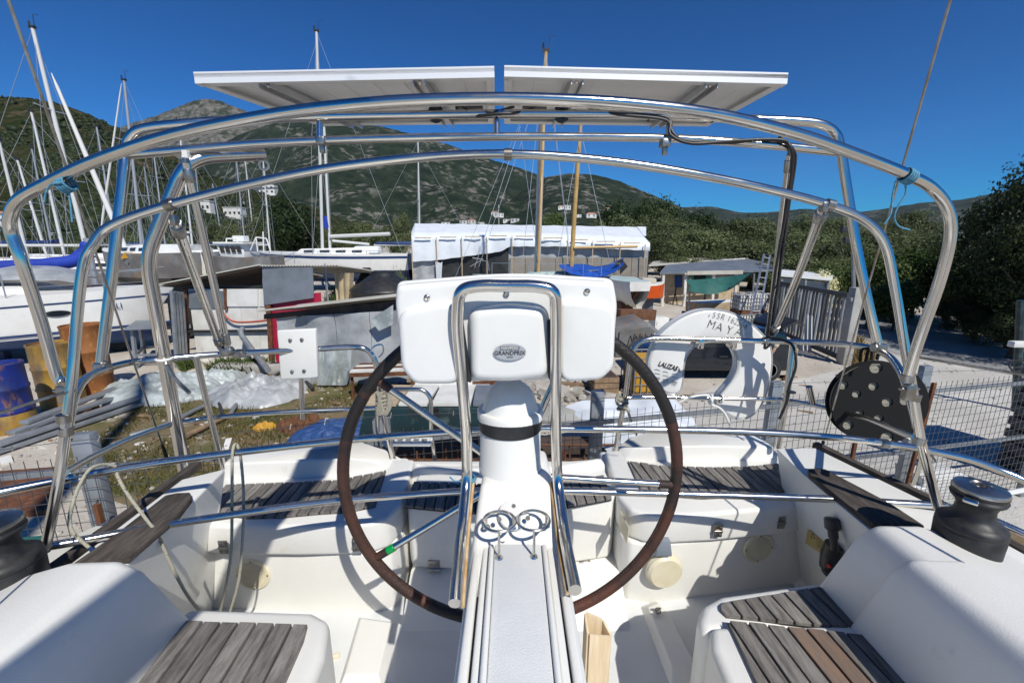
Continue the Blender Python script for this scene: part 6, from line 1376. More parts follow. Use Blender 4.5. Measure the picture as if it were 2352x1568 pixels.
# trestle, trailer, bench
t = thing('steel_trestle', 'grey steel work trestle standing by the bow of the white yacht', 'trestle', drop(G(335,845)))
p = [G(318,845), G(372,842), G(385,822), G(335,824)]; ht = 0.86
m = MB(); tc = sum(p, V((0,0,0)))/4; m.hexa([tc+(q-tc)*1.35+V((0,0,ht)) for q in p]+[tc+(q-tc)*1.35+V((0,0,ht+.03)) for q in p]); m.build('trestle_top', M['galv'], t)
for q in p: m = MB(); m.beam(tc+(q-tc)*1.1, tc+(q-tc)*.9+V((0,0,ht)), .06, .06); m.build('leg', M['galv'], t)
for i in range(4): m = MB(); m.beam(p[i]+V((0,0,.28)), p[(i+1) % 4]+V((0,0,.28)), .045, .045); m.build('cross_rail', M['galv'], t)
t = thing('boat_trailer', 'low boat trailer with a black wheel under the yacht bow', 'trailer', drop(G(275,800)))
c = G(272,806); m = MB(); m.tube([c+V((.26*math.cos(a),.02,.26+.26*math.sin(a)*.0)) for a in (0,)]+[c+V((.26,.1,.26))], .01, 4)
m = MB(); m.lathe([(.10,-.06),(.24,-.07),(.26,-.04),(.26,.04),(.24,.07),(.10,.06)], c+V((0,0,.26)), (.3,-1,0), 24); m.build('wheel', M['tyre'], t)
m = MB(); m.beam(c+V((-1.4,.2,.42)), c+V((1.0,1.2,.40)), .08, .1); m.beam(c+V((-1.2,1.0,.42)), c+V((.9,1.7,.40)), .08, .1); m.beam(c+V((-.2,.0,.36)), c+V((-.5,1.6,.36)), .06, .06); m.build('trailer_frame', M['galv'], t)
for s in (0,1): m = MB(); m.beam(c+V((.55,1.0+s*.1,0)), c+V((.75,1.05,.75)), .05, .05); m.build('prop', M['galv'], t)
t = thing('rusty_bench', 'rusty flat bench with peeling planks behind the wheel rim', 'bench', drop(G(870,905)))
a, b = P(806,852,6.9), P(945,848,6.9); 
for k in range(4): m = MB(); m.beam(a+V((0,k*.13,-k*.0)), b+V((0,k*.13,0)), .12, .03); m.build('plank', M['rust'] if k % 2 else M['wornwhite'], t)
for q in (a, b, a.lerp(b,.5)): m = MB(); m.beam(q+V((0,.02,-.02)), drop(q), .04, .04); m.build('leg', M['rust'], t)
m = MB(); m.beam(a+V((0,-.06,-.05)), b+V((0,-.06,-.05)), .03, .07); m.build('apron_rail', M['rust'], t)
# rusty sheet and net at far left behind the fence
m = MB(); m.hexa([q+V((0,0,.0)) for q in gp([(-40,1190),(120,1185),(150,1080),(-40,1095)])]+[q+V((0,0,.06)) for q in gp([(-40,1190),(120,1185),(150,1080),(-40,1095)])]); tag(m.build('rusty_plate', M['rust'], None), 'flat rusty brown plate on the ground at the left behind the fence', 'plate')
m = MB(); a = P(-60,1195,2.1); m.hexa([V((-3.6,1.9,0)),V((-2.75,2.1,0)),V((-2.75,2.2,0)),V((-3.6,2.0,0)),V((-3.6,1.9,.95)),V((-2.75,2.1,.92)),V((-2.75,2.2,.92)),V((-3.6,2.0,.95))]); tag(m.build('shade_net', M['greennet'], None), 'dark green shade net on the fence at the lower left', 'net')

# ================================================================ middle: teal tank, rebar, tarp, junk
t = thing('teal_skip', 'long dark teal steel trough with pale boards on top beyond the fence', 'trough', V((P(980,960,4.9).x,4.9,0)))
x0, x1 = P(835,940,4.7).x, P(1152,940,4.7).x
m = MB(); m.hexa([V((x0-.2,4.75,0)),V((x1+.1,4.75,0)),V((x1+.1,5.4,0)),V((x0-.2,5.4,0)),V((x0,4.7,.72)),V((x1,4.7,.72)),V((x1,5.45,.72)),V((x0,5.45,.72))]); m.build('trough_body', M['teal'], t, bevel=.03)
m = MB(); m.beam(V((x0+.85,4.68,.1)), V((x0+.85,4.66,.74)), .09, .02); m.build('strap', M['black'], t)
for k, (u, w_, mt) in enumerate(((.0,.40,'palewood'),(.42,.34,'wornwhite'),(.8,.46,'wornwhite'),(1.28,.25,'galv'))): m = MB(); m.box(V((x0+u+w_/2,5.08,.745)), (w_,.7,.03), R(rnd.uniform(-4,4))); m.build('board', M[mt], t)
m = MB(); m.box(V((P(1290,945,4.6).x,4.75,.62)), (.62,.5,.05), R(-12)); tag(m.build('stone_slab', M['concrete'], None, bevel=.01), 'grey slab lying right of the teal trough', 'slab')
t = thing('rebar_cages', 'rusty reinforcing cages stacked behind the wire fence', 'rebar', V((.4,3.7,0)))
cnt = 0
for x in np.arange(-1.5, 2.3, .105):
    for y in (3.55, 3.95):
        m = MB(); xx = x+rnd.uniform(-.03,.03); m.tube([V((xx,y,0)), V((xx+rnd.uniform(-.05,.05),y+rnd.uniform(-.04,.04),rnd.uniform(.45,.82)))], .009 if rnd.random() < .7 else .022, 6); m.build('rod', M['rust'] if rnd.random() < .6 else M['rustdark'], t)
for z in (.15,.32,.48,.62):
    for y in (3.52,3.92): m = MB(); m.tube([V((-1.6,y,z+rnd.uniform(-.03,.03))), V((2.25,y+.02,z+rnd.uniform(-.03,.03)))], .012, 6); m.build('rod', M['rustdark'], t)
m = MB(); m.box(V((.4,4.25,.25)), (3.6,.3,.5)); m.build('dark_pallets', M['darkwood'], t)
rows = []
crn = [P(1285,918,4.9), P(1570,905,5.2), P(1655,1030,3.9), P(1400,1005,3.9)]
for i in range(17):
    r = []
    for j in range(13):
        u, v = i/16, j/12; p = crn[0].lerp(crn[1],u).lerp(crn[3].lerp(crn[2],u),v); p.z += .08*noise.fractal(V((u*5,v*4,1)),1,2,4)-.05*(1-abs(noise.noise(V((u*6+v*3,v*5,4)))*2))**3-.12*(abs(u-.5)*2)**6; r.append(p)
    rows.append(r)
m = MB(); m.grid(rows, .01); tag(m.build('white_tarp', M['tarpwhite'], None, smooth=60), 'white tarpaulin spread over the rebar below the right rails', 'tarpaulin')
g = np.random.default_rng(21); m = MB()
for k in range(330):
    px, py = g.uniform(985,1445), g.uniform(868,925); c = G(px, py); s = g.uniform(.03,.16)
    m.box(c+V((0,0,s*.4)), (s*g.uniform(.6,2.2), s, s*g.uniform(.4,1)), Matrix.Rotation(g.uniform(0,3),3,'Z') @ Matrix.Rotation(g.uniform(-.6,.6),3,'X'))
tag(m.build('rubble', M['stone'], None, smooth=0, bevel=0), 'rubble of broken stone and scrap below the instrument pod', 'rubble', None, 'stuff')
for i, (x, y, l, mt, an) in enumerate(((1010,915,1.2,'palewood',.1),(1060,905,1.0,'wornwhite',-.1),(1120,895,.9,'rust',.2),(1330,900,.9,'wood',-.3),(1390,890,.7,'rust',.5),(1290,880,.6,'rustdark',.9),(960,935,1.0,'galv',.15))):
    c = G(x,y); m = MB(); m.beam(c+V((-l/2*math.cos(an),-l/2*math.sin(an),.12)), c+V((l/2*math.cos(an),l/2*math.sin(an),.16)), .12, .05); tag(m.build('scrap_board', M[mt], None), ['pale board on the rubble left of the compass','worn white board on the rubble behind the guard','rusty bar on the rubble behind the compass','timber plank on the rubble right of the compass','rusty bar on the rubble left of the wooden crate','dark rusty bar under the pod','grey board below the coil of rope'][i], 'scrap board')
m = MB(); m.tube([P(955,893,6.2), P(1085,887,6.3)], .10, 14); tag(m.build('white_pipe', M['wornwhite'], None, smooth=60), 'thick dirty white pipe lying on the rubble left of the compass', 'pipe')
# crates, cage, skip, fridge
def crate(c, d, rz, label, mt='wood', mt2='darkwood'):
    t = thing('wooden_crate', label, 'crate', c); cR = Matrix.Rotation(rz,3,'Z')
    m = MB(); m.box(V(c)+V((0,0,d[2]/2)), (d[0]*.94,d[1]*.94,d[2]*.96), rz); m.build('crate_core', M[mt2], t)
    for s, ax in ((-1,1),(1,1),(-1,0),(1,0)):
        for k in range(4):
            m = MB(); z = d[2]*(k+.5)/4; off = V((0,s*d[1]/2,z)) if ax else V((s*d[0]/2,0,z)); m.box(V(c)+cR @ off, (d[0],.02,d[2]/4*.86) if ax else (.02,d[1],d[2]/4*.86), rz); m.build('plank', M[mt], t)
    return t
crate(drop(G(1383,908)), (.42,.42,.40), .1, 'weathered wooden crate under a grey sack left of the yellow container')
heap('grey_sack', 'grey sack lying on the wooden crate', 'sack', 1383, 880, .22, .16, .16, 'greyfilm', 4).location.z = .38
def ibc(c, d, rz, mt, label, cage='galv'):
    t = thing('bulk_container', label, 'container', c); cR = Matrix.Rotation(rz,3,'Z'); m = MB(); m.box(V(c)+V((0,0,.10+d[2]/2)), (d[0]*.93,d[1]*.93,d[2]*.95), rz); m.build('tank_liner', M[mt], t, bevel=.04, seg=3)
    m = MB(); m.box(V(c)+V((0,0,.05)), (d[0],d[1],.08), rz); m.build('pallet', M['rust' if mt != 'yellow' else 'wood'], t)
    for k in range(5):
        z = .12+d[2]*k/4; q = [V(c)+cR @ V((sx*d[0]/2,sy*d[1]/2,z)) for sx, sy in ((-1,-1),(1,-1),(1,1),(-1,1))]; m = MB(); m.tube(q, .010, 5, closed=True); m.build('cage_bar', M[cage], t)
    for sx in np.linspace(-1,1,6):
        for sy in (-1,1): m = MB(); p = V(c)+cR @ V((sx*d[0]/2,sy*d[1]/2,.1)); m.tube([p, p+V((0,0,d[2]))], .010, 5); m.build('cage_bar', M[cage], t)
    for sy in np.linspace(-.6,.6,4):
        for sx in (-1,1): m = MB(); p = V(c)+cR @ V((sx*d[0]/2,sy*d[1]/2,.1)); m.tube([p, p+V((0,0,d[2]))], .010, 5); m.build('cage_bar', M[cage], t)
    return t
ibc(drop(G(1476,905)), (.60,.6,.62), .12, 'yellow', 'yellow plastic bulk container in a wire cage left of the lifebuoy')
t = thing('rusty_skip', 'rusty graffiti scrawled steel skip right of the pod', 'skip', drop(G(1455,822)))
c = drop(G(1460,815)); m = MB(); m.hexa([c+V(q) for q in ((-.55,-.25,0),(.35,-.25,0),(.35,.9,0),(-.55,.9,0),(-.6,-.3,.72),(.15,-.3,.85),(.15,.95,.85),(-.6,.95,.72))]); m.build('skip_body', M['hullgrey'], t, bevel=.02)
m = MB(); m.prism([c+V(q) for q in ((.15,-.31,.86),(.85,-.31,.30),(.85,-.27,.22),(.1,-.27,.78))], (0,.06,0)); m.build('skip_rim', M['wornwhite'], t)
m = MB(); m.prism([c+V(q) for q in ((-.5,-.30,.2),(.3,-.29,.2),(.2,-.31,.75),(-.5,-.32,.65))], (0,-.015,0)); m.build('painted_side', M['hullgrey'], t)
m = MB()
for k in range(4): m.tube(catmull([c+V((-.3+k*.13,-.335,.3+.1*math.sin(k))), c+V((-.25+k*.13,-.335,.55)), c+V((-.2+k*.13,-.335,.42)), c+V((-.15+k*.13,-.335,.6))],4), .007, 4)
m.build('graffiti', M['ink'], t)
m = MB(); m.beam(P(1418,722,11.0), P(1500,722,11.6), .25, .28); tag(m.build('rusty_beam', M['rustdark'], None, bevel=.02), 'dark rusty steel beam above the skip', 'beam')
c = drop(G(1513,770)); t = thing('old_fridge', 'small white fridge standing in the yard left of the lifebuoy', 'fridge', c); m = MB(); m.box(c+V((0,.1,.27)), (.44,.4,.54), .15); m.build('cabinet', M['wornwhite'], t, bevel=.015); m = MB(); m.box(c+V((.02,-.12,.27)), (.42,.03,.52), .15); m.build('door', M['white'], t, bevel=.01)
m = MB(); m.box(c+V((-.14,-.15,.38)), (.015,.02,.12), .15); m.build('handle', M['grey'], t)

# ================================================================ right: house, sheds, gate
t = thing('workshop', 'cream workshop with teal shutters under a wide grey roof behind the green net', 'workshop', drop(P(1600,680,19)))
YW = 19
quadwall('wall', [P(1521,626,YW), P(1700,626,YW), drop(P(1700,660,YW)), drop(P(1521,660,YW))], 'palewood', t, .15)
m = MB(); m.prism([P(1515,630,YW-.9), P(1712,626,YW-.7), P(1824,621,YW+1), P(1712,596,YW+5), P(1530,612,YW+3)], (0,0,.08)); m.build('grey_roof', M['greytin'], t)
m = MB(); m.beam(P(1578,627,YW-1.0), P(1706,625,YW-.9), .05, .16); m.build('fascia', M['tin'], t)
m = MB(); m.prism([P(1490,612,YW+4.0), P(1726,594,YW+5.2), P(1660,590,YW+8), P(1500,602,YW+7)], (0,0,.06)); m.build('cream_roof', M['tin'], t)
m = MB(); m.prism([P(1560,611,YW+3.9), P(1715,597,YW+4.6), P(1740,608,YW+4.3), P(1600,616,YW+3.5)], (0,0,.12)); m.build('white_roof', M['wornwhite'], t)
for x0,y0,x1,y1,mt,nm in ((1584,633,1593,664,'tealwood','shutter'),(1622,632,1633,643,'tealwood','shutter'),(1594,633,1621,645,'windowdark','window'),(1551,633,1567,660,'bluebin','door'),(1594,647,1622,664,'wornwhite','board'),(1640,632,1690,655,'greyfilm','panel')):
    quadwall(nm, [P(x0,y0,YW-.05), P(x1,y0,YW-.05), P(x1,y1,YW-.05), P(x0,y1,YW-.05)], mt, t, .04)
for x in (1524,1575,1640,1692): m = MB(); m.beam(P(x,627,YW-.8), drop(P(x,660,YW-.8)), .1, .1); m.build('porch_post', M['wornwhite'], t)
m = MB(); rows = []
for i in range(15):
    u = i/14; xt_ = 1585+(1732-1585)*u; ytp = 643-14*u**2-4*u; ybt = 668+10*math.sin(math.pi*min(1,u*1.2))-42*u**3; rows.append([P(xt_-10*(1-u), ytp, 13.6), P(xt_, (ytp+ybt)/2, 13.2+.1*math.sin(i)), P(xt_-4, ybt, 13.0), P(xt_+2, ybt-2, 13.8)])
m.grid(rows, .01); tag(m.build('green_net', M['greennet'], None, smooth=70), 'dark green netting slung like a hammock in front of the workshop', 'net')
for i, x in enumerate((1585,1732)): m = MB(); m.tube([drop(P(x,700,13.7)), P(x,628 if i else 640,13.7)], .03, 6); tag(m.build('net_pole', M['galv'], None), ['thin pole holding the left end of the green net','thin pole holding the right end of the green net'][i], 'pole')
t, c = at_boat('upturned_dinghy', 'cream dinghy on a dark trailer under the green net', 'dinghy', 1655, 14.3); hull_parts(t, c, R(10), 1.9, .8, .35, .42, .72, 'palewood', 'palewood')
m = MB(); m.beam(c+V((-1.0,-.4,.3)), c+V((1.0,-.2,.3)), .08, .08); m.beam(c+V((-1.0,.3,.3)), c+V((1.0,.4,.3)), .08, .08); m.build('trailer_frame', M['black'], t)
for s in (-.5,.5): m = MB(); m.lathe([(.05,-.05),(.2,-.05),(.2,.05),(.05,.05)], c+V((s,-.5,.2)), (0,-1,0), 18); m.build('wheel', M['tyre'], t)
g = random.Random(5); lbs = ['dark bicycle frame leaning in the clutter left of the green net','grey ladder leaning in the clutter left of the green net','white post leaning against the workshop','dark barrow handle in the clutter']
for i in range(4): m = MB(); c = drop(G(1545+i*22,700+g.uniform(-6,4))); m.tube([c, c+V((g.uniform(-.3,.3),.1,g.uniform(.5,.9)))], .03, 6); m.tube([c+V((.2,0,0)), c+V((.1,.1,.6)), c+V((.35,.1,.4))], .02, 6); tag(m.build('yard_clutter', M[('black','galv','wornwhite','black')[i]], None), lbs[i], 'clutter')
for i, (x, lab) in enumerate(((1700,'stacked white container on a rusty pallet, lower left of the pile by the ladder'),(1732,'stacked white container on a rusty pallet, lower right of the pile by the ladder'))):
    c = drop(P(x+4,700,12.6+.1*i)); o = ibc(c, (.42,.5,.46), .05, 'wornwhite', lab)
    ibc(c+V((0,0,.60)), (.42,.5,.46), .02, 'wornwhite', lab.replace('lower','upper'))
t = thing('aluminium_ladder', 'aluminium ladder leaning beside the white containers', 'ladder', drop(P(1736,720,11.8)))
for a, b in (((1755,583),(1725,722)),((1769,586),(1744,722))): m = MB(); m.beam(P(*a,12.2), P(*b,11.6), .05, .03); m.build('side_rail', M['alu'], t)
for k in range(9): u = (k+.5)/9; m = MB(); m.tube([P(1755-30*u,583+139*u,12.2-.6*u), P(1769-25*u,586+136*u,12.2-.6*u)], .016, 6); m.build('rung', M['alu'], t)
for i, (x, h) in enumerate(((1708,.30),(1738,.34))):
    c = drop(G(x,752)); t = thing('blue_bin', ['blue plastic bin at the foot of the containers, left one','blue plastic bin at the foot of the ladder, right one'][i], 'bin', c); m = MB(); m.hexa([c+V(q) for q in ((-.13,-.12,0),(.13,-.12,0),(.13,.12,0),(-.13,.12,0),(-.17,-.15,h),(.17,-.15,h),(.17,.15,h),(-.17,.15,h))]); m.build('bin_body', M['bluebin'], t, bevel=.02); m = MB(); m.box(c+V((0,0,h+.02)), (.38,.34,.04)); m.build('bin_rim', M['bluebin'], t, bevel=.01)
t = thing('white_shelter', 'low white roofed shelter behind the dark slatted gate', 'shelter', drop(P(1850,660,13.5)))
m = MB(); m.prism([P(1786,634,12.6), P(1910,645,12.4), P(1915,632,15), P(1792,622,15)], (0,0,.05)); m.build('roof', M['white'], t)
quadwall('wall', [P(1790,638,12.8), P(1905,648,12.6), drop(P(1905,700,12.6)), drop(P(1790,700,12.8))], 'greyfilm', t)
for x in (1795,1850,1902): m = MB(); m.beam(P(x,642,12.55), drop(P(x,700,12.55)), .06, .06); m.build('post', M['galv'], t)
# sliding gate of dark slats
ga, gb = V((7.40,9.25,0)), V((7.85,12.6,0)); gt = thing('slatted_gate', 'dark grey slatted metal gate beside the lane', 'gate', ga)
for z, h in ((1.50,.10),(.12,.12)): m = MB(); m.beam(ga+V((0,0,z)), gb+V((0,0,z)), .06, h); m.build('gate_rail', M['signgrey'], gt)
for k in range(22): p = ga.lerp(gb, (k+.3)/22); m = MB(); m.box(p+V((0,0,.80)), (.03,.075,1.32), R(-7.6)); m.build('slat', M['galv'] if k % 3 == 1 else M['signgrey'], gt)
m = MB(); m.beam(ga+V((-.02,-.02,.05)), ga+V((-.02,-.02,1.55)), .09, .09); m.build('gate_stile', M['galv'], gt)
p = drop(P(1944,800,9.1)); gp_ = thing('gate_post', 'square concrete gate post carrying a thin lamp pole', 'post', p); m = MB(); m.box(p+V((0,0,.85)), (.20,.20,1.7)); m.build('concrete_shaft', M['concrete'], gp_, bevel=.012)
m = MB(); m.tube([p+V((.02,.1,1.6)), P(1958,522,9.15)], .035, 8); m.build('lamp_pole', M['galv'], gp_)
for x, y in ((1940,527),(1946,552)): m = MB(); c = P(x,y,9.0); m.box(c, (.14,.08,.13)); m.build('floodlight', M['black'], gp_, bevel=.01)
m = MB(); m.beam(p+V((-.15,-.05,1.45)), p+V((.12,-.05,1.48)), .05, .08); m.build('gate_latch', M['galv'], gp_)
m = MB(); c = drop(G(1853,805)); m.prism([c+V((-.14,0,0)), c+V((.12,0,0)), c+V((.14,.1,.85)), c+V((-.06,.1,.9))], (0,.05,0)); tag(m.build('leaning_panel', M['wornwhite'], None), 'white panel leaning on the inside of the gate', 'panel')
# car with raised tailgate
cc0 = V((4.05, 8.45, 0)); car = thing('dark_car', 'black hatchback with its tailgate raised, seen through the lifebuoy', 'car', cc0)
prof = [(-1.5,.22),(-1.52,.45),(-1.40,.58),(-.85,.66),(-.45,1.00),(.1,1.06),(.75,1.04),(1.15,.98),(1.32,.62),(1.36,.30),(1.3,.20)]
m = MB(); m.prism([cc0+V((x,-.58,z)) for x, z in prof], (0,1.16,0)); m.build('body', M['carpaint'], car, bevel=.07, seg=4, smooth=50)
for pl in ([(-.78,.68),(-.45,.95),(-.02,1.0),(-.02,.68)],[(.05,.68),(.05,1.0),(.70,.98),(.95,.68)]): m = MB(); m.prism([cc0+V((x,-.59,z)) for x, z in pl], (0,.02,0)); m.build('window', M['glass'], car)
for x in (-.95,.92):
    m = MB(); m.lathe([(.13,-.07),(.21,-.08),(.225,-.05),(.225,.05),(.13,.06)], cc0+V((x,-.55,.225)), (0,-1,0), 26); w_ = m.build('wheel', M['tyre'], car); m = MB(); m.lathe([(.001,.05),(.04,.06),(.125,.045),(.14,.06)], cc0+V((x,-.55,.225)), (0,-1,0), 20); m.build('rim', M['alu'], w_)
m = MB(); m.box(cc0+V((0,-.595,.50)), (.16,.02,.03)); m.build('handle', M['black'], car)
m = MB(); a = cc0+V((1.10,0,1.03)); m.prism([a+V((0,-.52,0)), a+V((.30,-.50,.17)), a+V((.46,-.46,.07)), a+V((.44,-.46,.03)), a+V((.29,-.50,.12)), a+V((0,-.52,-.05))], (0,1.0,0)); m.build('tailgate', M['black'], car, bevel=.015)
m = MB(); m.box(cc0+V((1.34,-.45,.55)), (.06,.16,.12)); m.build('tail_light', M['red'], car, bevel=.02)
# man bending into the boot
pc = drop(G(1804,870)); per = thing('person', 'person in khaki trousers and pale shirt bending into the car boot', 'person', pc)
def skin_fig(name, joints, edges, mt, parent, sub=2):
    o3 = ORG[parent.name]; me = bpy.data.meshes.new(name); me.from_pydata([(V(j[0])*.76+pc-o3)[:] for j in joints], edges, []); o = bpy.data.objects.new(name, me); COL.objects.link(o); o.parent = parent; ORG[o.name] = o3
    mo = o.modifiers.new('skin', 'SKIN'); mo.use_smooth_shade = True
    for i, j in enumerate(joints): me.skin_vertices[0].data[i].radius = (j[1]*.76, j[1]*.76)
    me.skin_vertices[0].data[0].use_root = True
    s = o.modifiers.new('sub', 'SUBSURF'); s.levels = sub; s.render_levels = sub; me.materials.append(M[mt]); return o
J = [((0,0,.88),.13),((-.20,.0,1.02),.13),((-.42,-.02,1.08),.13),((-.56,-.02,1.06),.055),((-.68,-.02,1.04),.09),((-.46,-.16,1.02),.06),((-.55,-.20,.80),.045),((-.66,-.16,.60),.036),((-.70,-.15,.54),.035),((-.46,.14,1.02),.06),((-.58,.18,.80),.045),((-.72,.14,.64),.036),((.02,-.10,.80),.10),((.02,-.11,.46),.068),((.05,-.11,.10),.045),((-.06,-.12,.03),.04),((.03,.10,.80),.10),((.10,.10,.46),.068),((.14,.10,.10),.045),((.04,.11,.03),.04)]
E_ = [(0,1),(1,2),(2,3),(3,4),(2,5),(5,6),(6,7),(7,8),(2,9),(9,10),(10,11),(0,12),(12,13),(13,14),(14,15),(0,16),(16,17),(17,18),(18,19)]
skin_fig('body', J, E_, 'skin', per)
T_ = [((0,0,.89),.15),((.02,-.105,.78),.115),((.02,-.112,.46),.085),((.05,-.11,.14),.07),((.03,.105,.78),.115),((.10,.10,.46),.085),((.14,.10,.14),.07)]
skin_fig('trousers', T_, [(0,1),(1,2),(2,3),(0,4),(4,5),(5,6)], 'khaki', per)
S_ = [((-.04,0,.94),.15),((-.20,0,1.03),.155),((-.40,-.02,1.09),.15),((-.46,-.17,1.02),.08),((-.52,-.19,.88),.068),((-.47,.15,1.02),.08),((-.54,.17,.88),.068)]
skin_fig('shirt', S_, [(0,1),(1,2),(2,3),(3,4),(2,5),(5,6)], 'straw', per)
m = MB(); hc = pc+V((-.69*.76,-.02*.76,1.06*.76)); m.lathe([(.155,-.02),(.15,0),(.085,.01),(.075,.075),(.03,.09)], hc, (-.25,0,1), 20); m.build('hat', M['straw'], per, smooth=50)
for s, o_ in ((-1,(.0,-.12,.03)),(1,(.09,.11,.03))): m = MB(); c = pc+V(o_)*.76; m.box(c+V((-.03,0,.0)), (.19,.07,.06)); m.build('shoe', M['rustdark'], per, bevel=.02)

# small debris lying about, too many and too small to count
g = np.random.default_rng(77)
for nm, mt_, lab, n in (('debris','wood','weathered wood scraps scattered over the yard',130),('debris','rustdark','small rusty scraps scattered over the yard',110),('debris','wornwhite','pale plastic and board scraps scattered over the yard',90)):
    m = MB()
    for k in range(n):
        if g.random() < .7: x, y = g.uniform(-7.5,-0.6), g.uniform(3.6,8.6)
        else: x, y = g.uniform(1.2,6), g.uniform(6.0,11)
        s = .02+.06*g.random()**2.5; m.box(V((x,y,s*.25)), (s*g.uniform(1,5),s*g.uniform(.6,1.3),s*g.uniform(.25,.6)), Matrix.Rotation(g.uniform(0,3.1),3,'Z') @ Matrix.Rotation(g.uniform(-.25,.25),3,'Y'))
    tag(m.build(nm, M[mt_], None, smooth=0, recalc=False), lab, 'debris', None, 'stuff')
# ================================================================ the wire fence behind the stern
FY = lambda x: 2.795+.2165*x
fn = thing('wire_fence', 'welded wire mesh fence on grey steel posts close behind the stern', 'fence', V((0,2.795,0)))
posts = [(-2.52,1.52),(-.88,1.46),(.64,1.54),(2.18,1.5),(3.72,1.54),(5.4,1.54)]
for x, h in posts:
    y = FY(x)+.05; m = MB(); m.hexa([V((x-.05,y-.03,0)),V((x+.05,y-.01,0)),V((x+.05,y+.05,0)),V((x-.05,y+.03,0)),V((x-.05,y-.03,h)),V((x+.05,y-.01,h)),V((x+.05,y+.05,h)),V((x-.05,y+.03,h))]); po = m.build('fence_post', M['galv'], fn, bevel=.006)
    m = MB()
    for z in (.5,.8,1.1,1.35): m.lathe([(.009,0),(.007,.012)], V((x+.02,y-.025,z)), (.2,-1,0), 8)
    build_each(m, 'bolt', M['dullsteel'], po)
m = MB()
for x in np.arange(-4.2, 6.0, .062): m.tube([V((x,FY(x),.15)), V((x+.004*math.sin(x*9),FY(x)+.01*math.sin(x*5),.8)), V((x,FY(x),1.40))], .0021, 4)
for z in np.arange(.15, 1.42, .075): m.tube([V((x,FY(x)+.01*math.sin(x*5+z),z+.008*math.sin(x*2.1+z*3))) for x in np.arange(-4.2,6.01,.4)], .0021, 4)
m.build('mesh_wire', M['wire'], fn, kind='stuff', smooth=0, recalc=False)
m = MB()
for z in (1.30,.72): m.beam(V((-4.2,FY(-4.2)+.03,z)), V((5.8,FY(5.8)+.03,z)), .018, .035)
m.build('fence_rail', M['galv'], fn)
m = MB(); bw = [V((x,FY(x),1.50-.03*math.sin((x+.88)/1.53*math.pi)**2)) for x in np.arange(-4.2,6.0,.1)]; m.tube(bw, .0022, 4)
for p in bw[::2]: m.tube([p+V((-.012,0,.014)), p+V((.012,0,-.014))], .0016, 3); m.tube([p+V((0,.012,.014)), p+V((0,-.012,-.014))], .0016, 3)
m.build('barbed_wire', M['wire'], fn, kind='stuff', smooth=0, recalc=False)
for i, (x, h, tl_) in enumerate(((-2.38,1.15,0),(2.9,1.0,0),(3.55,1.45,.05),(1.92,1.02,.0))):
    m = MB(); y = FY(x)-.12; m.beam(V((x,y,0)), V((x+tl_,y,h)), .025, .025); tag(m.build('rusty_stake', M['rust'], None), ['rusty steel stake by the left fence post','rusty steel stake below the line reel','tall rusty steel stake right of the line reel','short rusty steel stake beside the white tarpaulin'][i], 'stake')
# clutter beyond the fence at the right
p = V((6.0,4.02,0)); t = thing('dark_hutch', 'dark slatted hutch in the shade at the right edge behind the fence', 'hutch', p)
m = MB(); m.box(p+V((.4,.3,.72)), (1.0,.7,1.44)); m.build('hutch_core', M['black'], t)
for k in range(9): m = MB(); m.box(p+V((-.12,.3,.12+k*.155)), (.03,.72,.10)); m.build('slat', M['signgrey'], t)
for k in range(9): m = MB(); m.box(p+V((.4,-.07,.12+k*.155)), (1.0,.03,.10)); m.build('slat', M['signgrey'], t)
up = drop(P(2345,900,6.4)); t = thing('utility_post', 'dark utility post with a white box and hose loops at the right edge', 'post', up); m = MB(); m.tube([up, P(2345,690,6.4)], .05, 8); m.build('post_shaft', M['teal'], t)
m = MB(); m.box(P(2338,790,6.3), (.22,.10,.09)); m.build('junction_box', M['wornwhite'], t, bevel=.01)
m = MB(); c = P(2342,840,6.3); m.tube([c+V((.16*math.cos(a),.02*math.sin(3*a),.10*math.sin(a))) for a in np.linspace(0,2*math.pi,18,endpoint=False)], .015, 6, closed=True); m.build('hose_loop', M['black'], t)
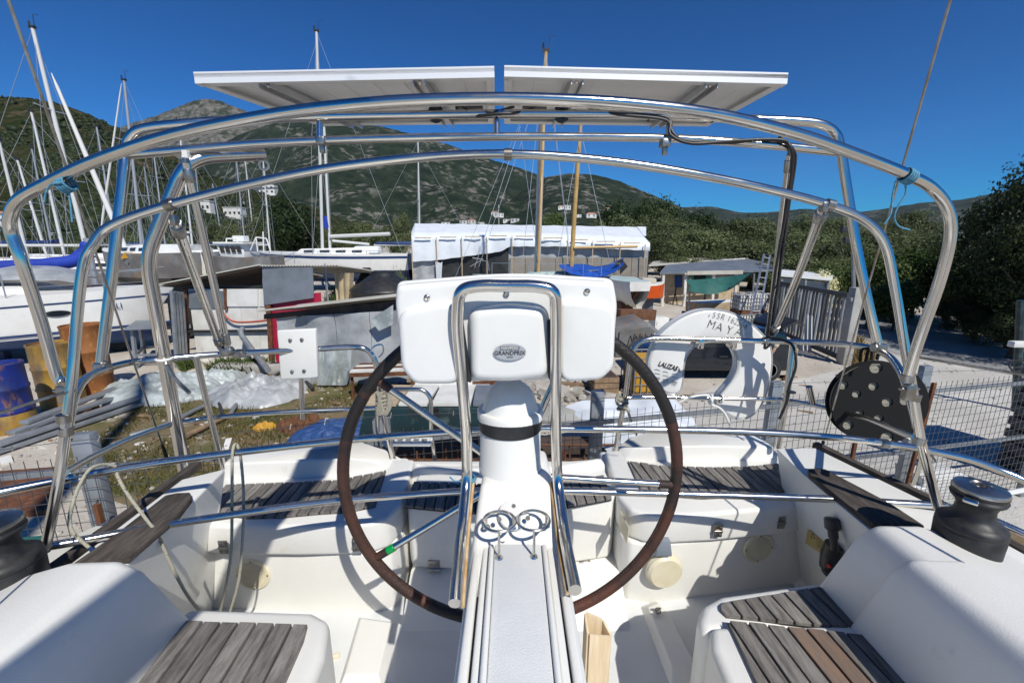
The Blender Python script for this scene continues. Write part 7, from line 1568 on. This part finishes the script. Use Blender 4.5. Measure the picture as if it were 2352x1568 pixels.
for i, (x, y, d, mt, lab) in enumerate(((2205,1105,(.5,.35,.22),'wornwhite','white plastic tub lying behind the right winch'),(2140,1112,(.3,.2,.12),'white','small white box on the ground behind the right rail'),(2265,1130,(.4,.12,.06),'white','white bar lying behind the right winch'),(2110,1095,(.25,.3,.10),'concrete','grey block by the fence foot at the right'))):
    c = G(x,y,.35); c = V((c.x,max(c.y,FY(c.x)+.25),0)); m = MB(); m.hexa([c+V((sx*d[0]*.4,sy*d[1]*.4,0)) for sx, sy in ((-1,-1),(1,-1),(1,1),(-1,1))]+[c+V((sx*d[0]*.5,sy*d[1]*.5,d[2]+.1)) for sx, sy in ((-1,-1),(1,-1),(1,1),(-1,1))]); tag(m.build('yard_box', M[mt], None, bevel=.015), lab, 'box')
m = MB(); m.tube([P(2220,1150,2.6), P(2352,1125,3.0), P(2480,1100,3.3)], .02, 8); tag(m.build('white_pipe', M['white'], None), 'thin white pipe lying behind the right winch', 'pipe')
m = MB(); m.tube([P(2105,1005,1.30), P(2120,1020,1.30), P(2150,1060,1.4)], .004, 6); tag(m.build('thin_line', M['rope'], None), 'thin line hanging from the right clamp', 'line')
for i, (a, b) in enumerate((((2093,818),(2352,860)),((150,900),(-40,960)))):
    m = MB(); q0, q1 = P(*a, 1.24 if i == 0 else 1.12), P(*b, 1.0 if i == 0 else .85); m.tube([q0,q1,q1+(q1-q0)*2], .004, 6); m.build('guard_wire', M['dullsteel'], yacht)
# ================================================================ thin air haze round everything
m = MB(); m.box((0,2350,424),(6400,5200,852)); hz = tag(m.build('haze', None, None, smooth=0), 'thin summer haze lying over the yard and the hills', 'haze', None, 'stuff')
mv = bpy.data.materials.new('air'); mv.use_nodes = True; t = mv.node_tree; t.nodes.clear()
ao = t.nodes.new('ShaderNodeOutputMaterial'); pv = t.nodes.new('ShaderNodeVolumePrincipled'); pv.inputs['Color'].default_value = (0.80,0.90,1,1); pv.inputs['Density'].default_value = 0.00003
t.links.new(pv.outputs[0], ao.inputs['Volume']); hz.data.materials.append(mv)
